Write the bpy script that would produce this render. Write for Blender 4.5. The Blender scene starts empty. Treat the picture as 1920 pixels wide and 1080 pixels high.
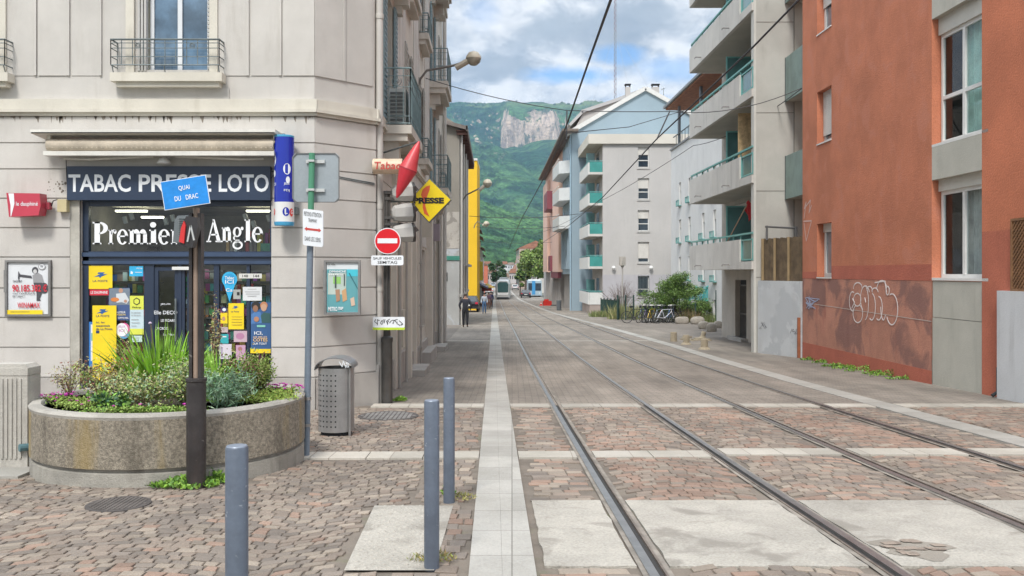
import bpy, bmesh, math, random
from mathutils import Vector
R = math.radians
random.seed(7)
C = bpy.context.scene.collection
SC = bpy.context.scene
FPX, HZ, CZ = 1700.0, 511.0, 1.6

# ---------------------------------------------------------------- camera
cd = bpy.data.cameras.new('camera'); cam = bpy.data.objects.new('camera', cd); C.objects.link(cam)
cam.location = (0, 0, CZ); cam.rotation_euler = (R(90), 0, 0)
cd.sensor_width = 36; cd.lens = FPX / 1920 * 36; cd.shift_y = -29 / 1920
cd.clip_start = 0.05; cd.clip_end = 20000
SC.camera = cam
# ---------------------------------------------------------------- node helper
class NB:
    def __init__(s, nt): s.nt = nt; s.n = nt.nodes; s.l = nt.links
    def new(s, t, **k):
        o = s.n.new(t)
        for a, b in k.items(): setattr(o, a, b)
        return o
    def put(s, sock, v):
        if hasattr(v, 'is_linked') or isinstance(v, bpy.types.NodeSocket): s.l.new(v, sock)
        elif v is not None:
            if isinstance(v, (tuple, list)) and len(v) == 3 and sock.type == 'RGBA': v = (*v, 1)
            sock.default_value = v
    def m(s, op, a, b=None, c=None, clamp=False):
        o = s.new('ShaderNodeMath', operation=op, use_clamp=clamp)
        s.put(o.inputs[0], a)
        if b is not None: s.put(o.inputs[1], b)
        if c is not None: s.put(o.inputs[2], c)
        return o.outputs[0]
    def noise(s, vec, scale, detail=4, rough=.55, dist=0):
        o = s.new('ShaderNodeTexNoise'); s.put(o.inputs['Vector'], vec)
        o.inputs['Scale'].default_value = scale; o.inputs['Detail'].default_value = detail
        o.inputs['Roughness'].default_value = rough; o.inputs['Distortion'].default_value = dist
        return o.outputs['Fac']
    def ramp(s, f, lo, hi, a=0., b=1.):
        o = s.new('ShaderNodeMapRange', interpolation_type='SMOOTHSTEP'); s.put(o.inputs[0], f)
        for i, v in enumerate((lo, hi, a, b)): o.inputs[i + 1].default_value = v
        return o.outputs[0]
    def mix(s, f, a, b, mode='MIX'):
        o = s.new('ShaderNodeMix', data_type='RGBA', blend_type=mode)
        s.put(o.inputs[0], f); s.put(o.inputs[6], a); s.put(o.inputs[7], b)
        return o.outputs[2]
    def mapv(s, vec, scale=(1, 1, 1), loc=(0, 0, 0), rot=(0, 0, 0)):
        o = s.new('ShaderNodeMapping'); s.put(o.inputs[0], vec)
        o.inputs['Scale'].default_value = scale; o.inputs['Location'].default_value = loc; o.inputs['Rotation'].default_value = rot
        return o.outputs[0]

# ---------------------------------------------------------------- world: blue sky behind broken cloud
SUN_EL, SUN_AZ = R(50), R(194)      # azimuth clockwise from +Y
W = bpy.data.worlds.new('World'); SC.world = W; W.use_nodes = True
W.node_tree.nodes.clear(); b = NB(W.node_tree)
sky = b.new('ShaderNodeTexSky', sky_type='NISHITA', sun_disc=False)
sky.sun_elevation = SUN_EL; sky.sun_rotation = SUN_AZ; sky.air_density = 1.2; sky.dust_density = .4
bg1 = b.new('ShaderNodeBackground'); b.put(bg1.inputs[0], b.mix(1.0, sky.outputs[0], (0.5, .88, 1.3), 'MULTIPLY')); bg1.inputs[1].default_value = .105
tc = b.new('ShaderNodeTexCoord').outputs['Generated']
sep = b.new('ShaderNodeSeparateXYZ'); b.put(sep.inputs[0], tc)
dx, dy, dz = sep.outputs
yy = b.m('MAXIMUM', b.m('ABSOLUTE', dy), .08)
sx = b.m('DIVIDE', dx, yy); sz = b.m('DIVIDE', dz, yy)
wv = b.mapv(tc, (1, 1, 2.2))
n_a = b.noise(wv, 7, 9, .58, .3); n_b = b.noise(b.mapv(tc, (1, 1, 2), (3, 1, 5)), 3.2, 7, .55, .2)
n_c = b.noise(b.mapv(tc, (1, 1, 1.7), (9, 2, 1)), 16, 8, .62, .2)
def spot(px, py, rx, ry, amp=.6):
    u = b.m('DIVIDE', b.m('SUBTRACT', sx, (px - 960) / FPX), rx / FPX)
    v = b.m('DIVIDE', b.m('SUBTRACT', sz, (HZ - py) / FPX), ry / FPX)
    d = b.m('SQRT', b.m('ADD', b.m('MULTIPLY', u, u), b.m('MULTIPLY', v, v)))
    d = b.m('ADD', d, b.m('MULTIPLY', b.m('SUBTRACT', n_c, .5), 2.4 * amp))
    d = b.m('ADD', d, b.m('MULTIPLY', b.m('SUBTRACT', n_a, .5), 2.0 * amp))
    return b.ramp(d, .35, 1.35, 1, 0)
def mx(*a):
    r = a[0]
    for q in a[1:]: r = b.m('MAXIMUM', r, q)
    return r
gap = mx(b.m('MULTIPLY', spot(1070, 142, 82, 19), .95), b.m('MULTIPLY', spot(1160, 103, 52, 20), .75), b.m('MULTIPLY', spot(1265, 130, 75, 28), .6),
         b.m('MULTIPLY', spot(905, 22, 40, 40), .35), b.m('MULTIPLY', spot(1215, 185, 60, 12), .5), b.m('MULTIPLY', b.ramp(n_b, .58, .70), b.ramp(sz, .34, .5)))
grey = mx(spot(1090, 55, 210, 50, .8), spot(1235, 28, 120, 45, .8), b.m('MULTIPLY', spot(905, 125, 110, 26, .8), .85), b.m('MULTIPLY', spot(860, 60, 60, 40, .9), .45),
          b.m('MULTIPLY', b.ramp(n_b, .40, .60), b.ramp(sz, .26, .38)))
grey = b.m('MULTIPLY', grey, b.ramp(n_a, .2, .62, .65, 1.0))
ccol = b.mix(b.ramp(n_c, .34, .62), (.62, .70, .80), (1.25, 1.25, 1.25))
ccol = b.mix(b.m('MULTIPLY', grey, .92), ccol, b.mix(b.ramp(n_a, .3, .66), (.33, .39, .48), (.60, .67, .74)))
bg2 = b.new('ShaderNodeBackground'); b.put(bg2.inputs[0], ccol); b.put(bg2.inputs[1], b.ramp(sz, .32, 1.1, .68, 1.7))  # clouds above the view are strengthened on purpose to brighten the street
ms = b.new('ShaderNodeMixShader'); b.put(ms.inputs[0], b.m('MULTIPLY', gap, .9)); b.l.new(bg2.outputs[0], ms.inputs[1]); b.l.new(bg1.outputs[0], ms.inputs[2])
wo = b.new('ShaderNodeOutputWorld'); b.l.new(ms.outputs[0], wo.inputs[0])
# ---------------------------------------------------------------- sun behind thin cloud
sl = bpy.data.lights.new('sun', 'SUN'); sl.energy = 2.5; sl.angle = R(12); sl.color = (1, .96, .9)
so = bpy.data.objects.new('sun', sl); C.objects.link(so)
sd = Vector((math.sin(SUN_AZ) * math.cos(SUN_EL), math.cos(SUN_AZ) * math.cos(SUN_EL), math.sin(SUN_EL)))
so.rotation_euler = sd.to_track_quat('Z', 'Y').to_euler()
SC.view_settings.view_transform = 'Standard'; SC.view_settings.look = 'None'
SC.view_settings.exposure = 0.40; SC.view_settings.gamma = 1

# ---------------------------------------------------------------- terrain of the street
GK = [(-60, 1.2), (0, 0), (5, -.1265), (8.4, -.2625), (12, -.384), (18, -.565), (24, -.717), (30, -.839), (41, -1.057), (48, -1.214), (76, -1.84),
      (129, -2.62), (150, -2.87), (200, -3.0), (300, -2.6), (420, -1.2), (600, 3), (900, 12), (1200, 16), (6000, 20)]
def gz(y):
    for i in range(len(GK) - 1):
        if y <= GK[i + 1][0]:
            (a, p), (c, q) = GK[i], GK[i + 1]; t = (y - a) / (c - a)
            return p + (q - p) * t
    return GK[-1][1]
def XX(px, Y): return (px - 960) / FPX * Y
def ZZ(py, Y): return CZ + (HZ - py) / FPX * Y
def gp(px, py):
    "ground point seen at a pixel"
    lo, hi = 2.0, 400.0
    for _ in range(50):
        m = (lo + hi) / 2
        if HZ + (CZ - gz(m)) * FPX / m > py: lo = m
        else: hi = m
    return Vector((XX(px, lo), lo, gz(lo)))
def P(a, y, z=0): return Vector((a - .02 * y, y, z))
def BB(a, px): return a / ((px - 960) / FPX + .02)

# ---------------------------------------------------------------- mesh builder
class Fr:
    def __init__(s, o, u=(1, 0, 0), v=(0, 0, 1), n=(0, -1, 0)):
        s.o, s.u, s.v, s.n = Vector(o), Vector(u), Vector(v), Vector(n)
    def p(s, u, v, w=0): return s.o + s.u * u + s.v * v + s.n * w
def FF(Y, x=0, z=0): return Fr((x, Y, z))                      # frontal plane, u = X
def FR_(a): return Fr(P(a, 0), (-.02, 1, 0), (0, 0, 1), (-1, 0, 0))   # right side facades, u = Y
def FL_(a): return Fr(P(a, 0), (-.02, 1, 0), (0, 0, 1), (1, 0, 0))    # left side facades
W0 = Fr((0, 0, 0), (1, 0, 0), (0, 1, 0), (0, 0, 1))
_tc = {}
def text_mesh(s, off):
    k = (s, off)
    if k in _tc: return _tc[k]
    cu = bpy.data.curves.new('t', 'FONT'); cu.body = s; cu.offset = off; cu.align_x = 'CENTER'; cu.resolution_u = 3
    o = bpy.data.objects.new('t', cu); C.objects.link(o)
    me = bpy.data.meshes.new_from_object(o.evaluated_get(bpy.context.evaluated_depsgraph_get()))
    vs = [(v.co.x, v.co.y) for v in me.vertices]; fs = [tuple(p.vertices) for p in me.polygons]
    bpy.data.objects.remove(o); bpy.data.curves.remove(cu); bpy.data.meshes.remove(me)
    _tc[k] = (vs, fs); return _tc[k]
class MB:
    def __init__(s): s.v = []; s.f = []; s.c = []; s.cc = None
    def add(s, vs, fs):
        k = len(s.v); s.v += [Vector(q) for q in vs]; s.f += [tuple(i + k for i in f) for f in fs]
        if s.cc is not None: s.c += [s.cc] * len(fs)
        return s
    def quad(s, *p): return s.add(p, [tuple(range(len(p)))])
    def box(s, fr, u0, u1, v0, v1, w0, w1):
        pts = [fr.p(u, v, w) for w in (w0, w1) for v in (v0, v1) for u in (u0, u1)]
        return s.add(pts, [(0, 1, 3, 2), (4, 6, 7, 5), (0, 4, 5, 1), (2, 3, 7, 6), (0, 2, 6, 4), (1, 5, 7, 3)])
    def cbox(s, c, sx, sy, sz, rz=0):
        cs, sn = math.cos(rz), math.sin(rz)
        return s.box(Fr(c, (cs, sn, 0), (-sn, cs, 0), (0, 0, 1)), -sx / 2, sx / 2, -sy / 2, sy / 2, 0, sz)
    def rect(s, fr, u0, u1, v0, v1, w=0): return s.quad(fr.p(u0, v0, w), fr.p(u1, v0, w), fr.p(u1, v1, w), fr.p(u0, v1, w))
    def poly(s, fr, pts, w0, w1):
        n = len(pts); a = [fr.p(x, y, w0) for x, y in pts]; c = [fr.p(x, y, w1) for x, y in pts]
        return s.add(a + c, [tuple(range(n)), tuple(range(2 * n - 1, n - 1, -1))] + [(i, (i + 1) % n, n + (i + 1) % n, n + i) for i in range(n)])
    def disc(s, fr, u, v, r, w0, w1, n=28, ry=None):
        return s.poly(fr, [(u + r * math.cos(i * 2 * math.pi / n), v + (ry or r) * math.sin(i * 2 * math.pi / n)) for i in range(n)], w0, w1)
    def frame(s, fr, u0, u1, v0, v1, t, w0, w1):
        s.box(fr, u0, u1, v0, v0 + t, w0, w1); s.box(fr, u0, u1, v1 - t, v1, w0, w1)
        s.box(fr, u0, u0 + t, v0 + t, v1 - t, w0, w1); s.box(fr, u1 - t, u1, v0 + t, v1 - t, w0, w1); return s
    def tube(s, pts, r, n=8, cap=True):
        pts = [Vector(p) for p in pts]; rs = r if isinstance(r, (list, tuple)) else [r] * len(pts)
        k = len(s.v); prev = None; nf = 0; fs = []
        for i, p in enumerate(pts):
            d = (pts[min(i + 1, len(pts) - 1)] - pts[max(i - 1, 0)]).normalized()
            if prev is None: a = d.orthogonal().normalized()
            else: a = (prev - d * prev.dot(d)).normalized()
            prev = a; c = d.cross(a)
            for j in range(n):
                t = j * 2 * math.pi / n; s.v.append(p + (a * math.cos(t) + c * math.sin(t)) * rs[i])
        for i in range(len(pts) - 1):
            for j in range(n):
                fs.append((k + i * n + j, k + i * n + (j + 1) % n, k + (i + 1) * n + (j + 1) % n, k + (i + 1) * n + j))
        if cap: fs += [tuple(k + j for j in range(n))[::-1], tuple(k + (len(pts) - 1) * n + j for j in range(n))]
        s.f += fs
        if s.cc is not None: s.c += [s.cc] * len(fs)
        return s
    def lathe(s, c, prof, n=24, ax=None):
        c = Vector(c); k = len(s.v); m = len(prof)
        up = Vector(ax).normalized() if ax else Vector((0, 0, 1)); a = up.orthogonal().normalized(); q = up.cross(a)
        for r, z in prof:
            for j in range(n):
                t = j * 2 * math.pi / n; s.v.append(c + up * z + (a * math.cos(t) + q * math.sin(t)) * r)
        fs = [(k + i * n + j, k + i * n + (j + 1) % n, k + (i + 1) * n + (j + 1) % n, k + (i + 1) * n + j) for i in range(m - 1) for j in range(n)]
        if prof[0][0] > 1e-4: fs.append(tuple(k + j for j in range(n))[::-1])
        if prof[-1][0] > 1e-4: fs.append(tuple(k + (m - 1) * n + j for j in range(n)))
        s.f += fs
        if s.cc is not None: s.c += [s.cc] * len(fs)
        return s
    def text(s, fr, t, u0, u1, v0, v1, w=0.003, off=.012):
        vs, fs = text_mesh(t, off)
        if not vs: return s
        x0 = min(v[0] for v in vs); x1 = max(v[0] for v in vs); y0 = min(v[1] for v in vs); y1 = max(v[1] for v in vs)
        return s.add([fr.p(u0 + (x - x0) / (x1 - x0) * (u1 - u0), v0 + (y - y0) / (y1 - y0) * (v1 - v0), w) for x, y in vs], fs)
    def line(s, fr, pts, t, w0, w1):
        for (a, b_), (c, d) in zip(pts, pts[1:]):
            L = math.hypot(c - a, d - b_) or 1e-6; nx, ny = -(d - b_) / L * t / 2, (c - a) / L * t / 2
            s.poly(fr, [(a + nx, b_ + ny), (c + nx, d + ny), (c - nx, d - ny), (a - nx, b_ - ny)], w0, w1)
        return s
    def leaf(s, c, d, L, w, up=None):
        d = Vector(d).normalized(); sd_ = d.cross(Vector((random.uniform(-1, 1), random.uniform(-1, 1), random.uniform(-1, 1)))).normalized() * w / 2
        c = Vector(c); return s.add([c, c + d * L * .45 + sd_, c + d * L, c + d * L * .45 - sd_], [(0, 1, 2, 3)])
WL = {}
SPLIT = {'plinth', 'pilaster', 'conduit', 'concrete_panel', 'bracket', 'step', 'meter_box', 'rail_foot', 'spotlight', 'ceiling_light', 'clamp', 'window_surround', 'post', 'ground_pier', 'bay_pier', 'stone_ledge',
         'painted_band', 'window_ledge', 'end_bracket', 'roof_post', 'water_spout', 'strap', 'shutter', 'balcony', 'bay', 'door_lettering', 'channel', 'wall_joint', 'parapet', 'shelf', 'pilaster_strips', 'downpipe', 'fascia_lettering', 'window_lettering', 'side_fill', 'graffiti', 'printed_area', 'end_cap', 'graffiti_tag', 'printed_text'}
def clusters(mb, tol=.004):
    par = list(range(len(mb.v)))
    def find(i):
        while par[i] != i: par[i] = par[par[i]]; i = par[i]
        return i
    for f in mb.f:
        for i in f[1:]: par[find(i)] = find(f[0])
    comp = {}
    for fi, f in enumerate(mb.f): comp.setdefault(find(f[0]), []).append(fi)
    bb = []
    for fs in comp.values():
        vs = [mb.v[i] for fi in fs for i in mb.f[fi]]
        bb.append([[min(v[k] for v in vs) - tol for k in range(3)], [max(v[k] for v in vs) + tol for k in range(3)], fs])
    ch = True
    while ch:
        ch = False; out = []
        for b_ in bb:
            for o in out:
                if all(b_[0][k] <= o[1][k] and o[0][k] <= b_[1][k] for k in range(3)):
                    o[0] = [min(b_[0][k], o[0][k]) for k in range(3)]; o[1] = [max(b_[1][k], o[1][k]) for k in range(3)]; o[2] = o[2] + b_[2]; ch = True; break
            else: out.append(b_)
        bb = out
    return [b_[2] for b_ in bb]
def sub_mb(mb, fs):
    n = MB(); mp = {}
    for fi in fs:
        f = mb.f[fi]
        for i in f:
            if i not in mp: mp[i] = len(n.v); n.v.append(mb.v[i])
        n.f.append(tuple(mp[i] for i in f))
        if mb.c: n.c.append(mb.c[fi])
    return n
def build(name, mb, mat, parent=None, smooth=False, origin=None):
    if name in SPLIT and parent is not None and len(mb.f) < 3000:
        cl_ = clusters(mb, .09 if 'lettering' in name else .004)
        if 1 < len(cl_) <= 60:
            SPLIT.discard(name)
            os_ = [build(name, sub_mb(mb, fs), mat, parent, smooth) for fs in cl_]
            SPLIT.add(name); return os_[0]
    me = bpy.data.meshes.new(name)
    off = Vector((0, 0, 0))
    if parent is not None:
        r = parent
        while r.parent: r = r.parent
        off = WL[r.name]
    elif origin is not None: off = Vector(origin)
    me.from_pydata([tuple(v - off) for v in mb.v], [], mb.f)
    if mb.c:
        at = me.color_attributes.new('Col', 'FLOAT_COLOR', 'CORNER')
        i = 0
        for fi, p in enumerate(me.polygons):
            for _ in p.loop_indices: at.data[i].color = (*mb.c[fi][:3], 1); i += 1
    me.validate()
    if len(mb.f) < 30000 and not name.startswith(('foliage', 'cobble')):
        bm = bmesh.new(); bm.from_mesh(me); bmesh.ops.recalc_face_normals(bm, faces=bm.faces); bm.to_mesh(me); bm.free()
    if smooth:
        for p in me.polygons: p.use_smooth = True
    me.materials.append(mat)
    o = bpy.data.objects.new(name, me); C.objects.link(o)
    if smooth == 'auto':
        try: me.set_sharp_from_angle(angle=R(40))
        except Exception: pass
    if parent is not None: o.parent = parent
    elif origin is not None: o.location = off; WL[o.name] = off.copy()
    else: WL[o.name] = Vector((0, 0, 0))
    return o
def tag(o, label=None, cat=None, group=None, kind=None):
    if label: o['label'] = label
    if cat: o['category'] = cat
    if group: o['group'] = group
    if kind: o['kind'] = kind
    return o
def thing(name, label, cat, loc=(0, 0, 0), group=None):
    o = bpy.data.objects.new(name, None); o.empty_display_size = .1; C.objects.link(o); o.location = loc; WL[o.name] = Vector(loc)
    return tag(o, label, cat, group)
def solo(name, mb, mat, label, cat, group=None, smooth=False, origin=None):
    return tag(build(name, mb, mat, None, smooth, origin), label, cat, group)
def struct(name, mb, mat, smooth=False): return tag(build(name, mb, mat, None, smooth), kind='structure')
def dup(root, loc, rz=None, label=None, group=None, par=None, scale=None):
    c = root.copy(); C.objects.link(c)
    if par is not None: c.parent = par
    if loc is not None:
        c.location = loc
    if rz is not None: c.rotation_euler = (c.rotation_euler[0], c.rotation_euler[1], rz)
    if scale: c.scale = (scale,) * 3
    if label: c['label'] = label
    if group: c['group'] = group
    for ch in list(root.children): dup(ch, None, None, None, None, c)
    return c

# ---------------------------------------------------------------- materials
MATS = {}
def mat(name, col, rough=.8, var=.12, scale=2.5, bump=.15, bscale=60, metal=0., stain=0., stcol=None, fine=.06, alpha=1., spec=.5, patch=None, streak=None, attr=False, coords='Object'):
    if name in MATS: return MATS[name]
    m = bpy.data.materials.new(name); m.use_nodes = True; q = NB(m.node_tree); bs = q.n['Principled BSDF']
    tc = q.new('ShaderNodeTexCoord').outputs[coords]
    if attr:
        at = q.new('ShaderNodeVertexColor'); at.layer_name = 'Col'; base = at.outputs[0]
    else: base = None
    n1 = q.noise(tc, scale, 5, .6); n2 = q.noise(tc, bscale, 3, .6)
    lo = tuple(c * (1 - var) for c in col); hi = tuple(min(1, c * (1 + var)) for c in col)
    if attr: cc = q.mix(1., base, q.mix(q.ramp(n1, .3, .7), (1 - var,) * 3, (1 + var,) * 3), 'MULTIPLY')
    else: cc = q.mix(q.ramp(n1, .3, .7), lo, hi)
    if fine: cc = q.mix(1., cc, q.mix(n2, (1 - fine * 2,) * 3, (1 + fine * 2,) * 3), 'MULTIPLY')
    if stain:
        ns = q.noise(q.mapv(tc, (1, 1, .14)), 3.2, 6, .65); nb = q.noise(tc, 1.1, 5, .6)
        f = q.m('MULTIPLY', q.ramp(ns, .48, .75), q.ramp(nb, .35, .65))
        cc = q.mix(q.m('MULTIPLY', f, stain), cc, stcol or tuple(c * .45 for c in col))
    if streak:
        ns = q.noise(q.mapv(tc, (1, 1, .10), (7, 3, 1)), streak[1], 6, .6); cc = q.mix(q.m('MULTIPLY', q.ramp(ns, .52, .68), streak[2]), cc, streak[0])
    if patch:                     # (colour, scale, low, high, strength): worn or over-painted patches
        pc, ps, p0, p1, pa = patch
        cc = q.mix(q.m('MULTIPLY', q.ramp(q.noise(tc, ps, 6, .6, .5), p0, p1), pa), cc, pc)
    q.put(bs.inputs['Base Color'], cc)
    bs.inputs['Roughness'].default_value = rough; bs.inputs['Metallic'].default_value = metal
    bs.inputs['Specular IOR Level'].default_value = spec; bs.inputs['Alpha'].default_value = alpha
    if bump:
        bp = q.new('ShaderNodeBump'); bp.inputs['Strength'].default_value = bump; bp.inputs['Distance'].default_value = .02
        q.put(bp.inputs['Height'], n2); q.l.new(bp.outputs[0], bs.inputs['Normal'])
    MATS[name] = m; return m
def flat(name, col, rough=.55, metal=0.): return mat(name, col, rough, .05, 3, 0, 40, metal, fine=.02)
def glass(name, tint=(.75, .85, .85), refl=1.0, clear=.75, rough=.02, ior=1.5):
    if name in MATS: return MATS[name]
    m = bpy.data.materials.new(name); m.use_nodes = True; q = NB(m.node_tree); q.n.clear()
    out = q.new('ShaderNodeOutputMaterial'); tr = q.new('ShaderNodeBsdfTransparent'); tr.inputs[0].default_value = (*[c * clear for c in tint], 1)
    gl = q.new('ShaderNodeBsdfGlossy'); gl.inputs['Roughness'].default_value = rough; gl.inputs['Color'].default_value = (.95, .97, 1, 1)
    lw = q.new('ShaderNodeLayerWeight'); lw.inputs[0].default_value = .5
    ms = q.new('ShaderNodeMixShader'); q.put(ms.inputs[0], q.m('ADD', q.m('MULTIPLY', q.m('POWER', lw.outputs['Facing'], 4.0), .8), .05 * refl, clamp=True))
    q.l.new(tr.outputs[0], ms.inputs[1]); q.l.new(gl.outputs[0], ms.inputs[2]); q.l.new(ms.outputs[0], out.inputs[0])
    MATS[name] = m; return m
def darkglass(name='dark_pane', col=(.03, .045, .06)):
    return mat(name, col, .06, .3, 1.5, 0, 20, fine=0, spec=1.0)
# ================================================================ GROUND
def aY(a, y, dz=0): v = P(a, y); v.z = gz(y) + dz; return v
def strip(mb, a0, a1, y0, y1, dz, step=1.5, na=1, skirt=0.0):
    f0 = a0 if callable(a0) else (lambda y: a0); f1 = a1 if callable(a1) else (lambda y: a1)
    ny = max(1, int((y1 - y0) / step)); k = len(mb.v); pts = []
    ys = [y0 + (y1 - y0) * i / ny for i in range(ny + 1)]
    for y in ys:
        for j in range(na + 1):
            a = f0(y) + (f1(y) - f0(y)) * j / na; pts.append(aY(a, y, dz))
    w = na + 1
    fs = [(i * w + j, i * w + j + 1, (i + 1) * w + j + 1, (i + 1) * w + j) for i in range(ny) for j in range(na)]
    mb.add(pts, fs)
    if skirt:
        e = [ny * w + j for j in range(w)]; s_ = [j for j in range(w)]
        lo = [p - Vector((0, 0, skirt)) for p in pts]
        for seq in ([i * w for i in range(ny + 1)], [i * w + w - 1 for i in range(ny + 1)], s_, e):
            for i, j in zip(seq, seq[1:]): mb.quad(pts[i], pts[j], lo[j], lo[i])
    return mb
# big ground sheet to the foot of the mountain and beyond
ys = [-60, -20, 0, 2.5, 3.0, 5, 8.4, 12, 18, 24, 30, 41, 48, 60, 76, 100, 129, 150, 200, 250, 300, 420, 600, 900, 1200, 3000, 6000, 14000]
xs = [-9000, -2500, -900, -300, -120, -60, -30, -12, 12, 30, 60, 120, 300, 900, 2500, 9000]
g = MB(); g.add([(x, y, gz(y) - .045) for y in ys for x in xs], [(i * len(xs) + j, i * len(xs) + j + 1, (i + 1) * len(xs) + j + 1, (i + 1) * len(xs) + j) for i in range(len(ys) - 1) for j in range(len(xs) - 1)])
struct('ground', g, mat('ground', (.17, .165, .14), .95, .2, .05, .1, 3, patch=((.08, .11, .045), .03, .4, .6, .8)))

def paver_mat(name, c1, c2, mortar, sx, sy, rot=0, big=.25):
    m = bpy.data.materials.new(name); m.use_nodes = True; q = NB(m.node_tree); bs = q.n['Principled BSDF']
    tc = q.new('ShaderNodeTexCoord').outputs['Object']
    br = q.new('ShaderNodeTexBrick'); q.put(br.inputs['Vector'], q.mapv(tc, (1, 1, 0), rot=(0, 0, rot)))
    br.inputs['Color1'].default_value = (*c1, 1); br.inputs['Color2'].default_value = (*c2, 1); br.inputs['Mortar'].default_value = (*mortar, 1)
    br.inputs['Scale'].default_value = 1; br.inputs['Brick Width'].default_value = sx; br.inputs['Row Height'].default_value = sy
    br.inputs['Mortar Size'].default_value = .007; br.inputs['Mortar Smooth'].default_value = .3
    n1 = q.noise(tc, .35, 6, .6); n2 = q.noise(q.mapv(tc, (1, .12, 1)), 2.5, 5, .6); n3 = q.noise(tc, 45, 3)
    cc = q.mix(1., br.outputs[0], q.mix(q.ramp(n1, .3, .7), (1 - big,) * 3, (1 + big * .6,) * 3), 'MULTIPLY')
    cc = q.mix(1., cc, q.mix(q.ramp(n2, .35, .7), (1.08,) * 3, (.82,) * 3), 'MULTIPLY')
    cc = q.mix(1., cc, q.mix(n3, (.8,) * 3, (1.2,) * 3), 'MULTIPLY')
    q.put(bs.inputs['Base Color'], cc); bs.inputs['Roughness'].default_value = .85
    bp = q.new('ShaderNodeBump'); bp.inputs['Strength'].default_value = .5; bp.inputs['Distance'].default_value = .01
    q.put(bp.inputs['Height'], q.m('ADD', q.m('MULTIPLY', br.outputs['Fac'], -1), q.m('MULTIPLY', n3, .4))); q.l.new(bp.outputs[0], bs.inputs['Normal'])
    return m
PV = 13.95
m_bed = paver_mat('bed_pavers', (.29, .25, .21), (.235, .205, .172), (.14, .125, .105), .22, .11)
m_walk = paver_mat('walk_pavers', (.275, .24, .20), (.215, .19, .16), (.13, .115, .1), .2, .1, 0)
def rs_c(y):   # centre of the right-hand light strip
    pts = [(0, 6.0), (30, 5.98), (50, 5.65), (70, 5.2), (100, 4.7), (150, 4.2), (400, 4.0)]
    for (a, p), (c, q_) in zip(pts, pts[1:]):
        if y <= c: return p + (q_ - p) * (y - a) / (c - a)
    return 4.0
# pavements and track bed beyond the crossing
struct('tram_bed', strip(MB(), .245, lambda y: rs_c(y) - .19, PV, 420, -.002, 1.5, 4), m_bed)
struct('left_pavement', strip(MB(), -1.87, -.145, PV, 420, -.002, 1.5, 2), m_walk)
struct('right_pavement', strip(MB(), lambda y: rs_c(y) + .19, 8.6, PV, 70, -.002, 1.5, 2), m_walk)
m_asph = mat('asphalt_forecourt', (.20, .175, .15), .95, .2, .5, .4, 30, patch=((.14, .125, .11), .5, .5, .62, .7), fine=.14)
struct('forecourt', strip(MB(), 7.6, 14, 27.4, 75.5, .003, 1.5, 2), m_asph)
struct('side_yard', strip(MB(), -14, -1.7, 33.2, 49, .004, 1.5, 2), m_asph)
struct('bay_pavement', strip(MB(), -8, -1.8, 65, 100, .004, 1.5, 2), m_asph)
struct('far_pavement', strip(MB(), lambda y: rs_c(y) + .19, 8.9, 70.0, 420, -.003, 2, 2), m_walk)

# light stone strips along the street
def slab_mat(name, c, joint, sx, sy, off=.5, var=.1):
    m = bpy.data.materials.new(name); m.use_nodes = True; q = NB(m.node_tree); bs = q.n['Principled BSDF']
    tc = q.new('ShaderNodeTexCoord').outputs['Object']
    br = q.new('ShaderNodeTexBrick'); q.put(br.inputs['Vector'], q.mapv(tc, (1, 1, 0)))
    br.offset = off
    br.inputs['Color1'].default_value = (*[x * (1 - var) for x in c], 1); br.inputs['Color2'].default_value = (*[min(1, x * (1 + var)) for x in c], 1); br.inputs['Mortar'].default_value = (*joint, 1)
    br.inputs['Scale'].default_value = 1; br.inputs['Brick Width'].default_value = sx; br.inputs['Row Height'].default_value = sy; br.inputs['Mortar Size'].default_value = .005
    n1 = q.noise(tc, 1.2, 7, .65); n3 = q.noise(tc, 55, 4); n4 = q.noise(tc, 3.5, 8, .7, 1.0)
    cc = q.mix(1., br.outputs[0], q.mix(q.ramp(n1, .3, .7), (.82, .82, .8), (1.08,) * 3), 'MULTIPLY')
    cc = q.mix(1., cc, q.mix(n3, (.78,) * 3, (1.22,) * 3), 'MULTIPLY')
    cc = q.mix(q.m('MULTIPLY', q.ramp(n4, .6, .72), .45), cc, (.24, .22, .19))
    q.put(bs.inputs['Base Color'], cc); bs.inputs['Roughness'].default_value = .8
    bp = q.new('ShaderNodeBump'); bp.inputs['Strength'].default_value = .4; bp.inputs['Distance'].default_value = .008
    q.put(bp.inputs['Height'], n3); q.l.new(bp.outputs[0], bs.inputs['Normal'])
    return m
m_strip = slab_mat('strip_stone', (.36, .345, .315), (.2, .19, .17), 30, .62, 0)
m_band = slab_mat('band_stone', (.43, .40, .35), (.25, .22, .19), .62, 30, 0, .12)
st = MB(); strip(st, -.145, .0485, 2.6, 420, .009, 1, 1, .05); strip(st, .0495, .245, 2.6, 420, .010, 1, 1, .05)
struct('kerb_strip', st, m_strip)
st = MB(); strip(st, lambda y: rs_c(y) - .19, lambda y: rs_c(y) + .19, 6, 420, .008, 1, 1, .05)
struct('border_strip', st, m_strip)
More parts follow.
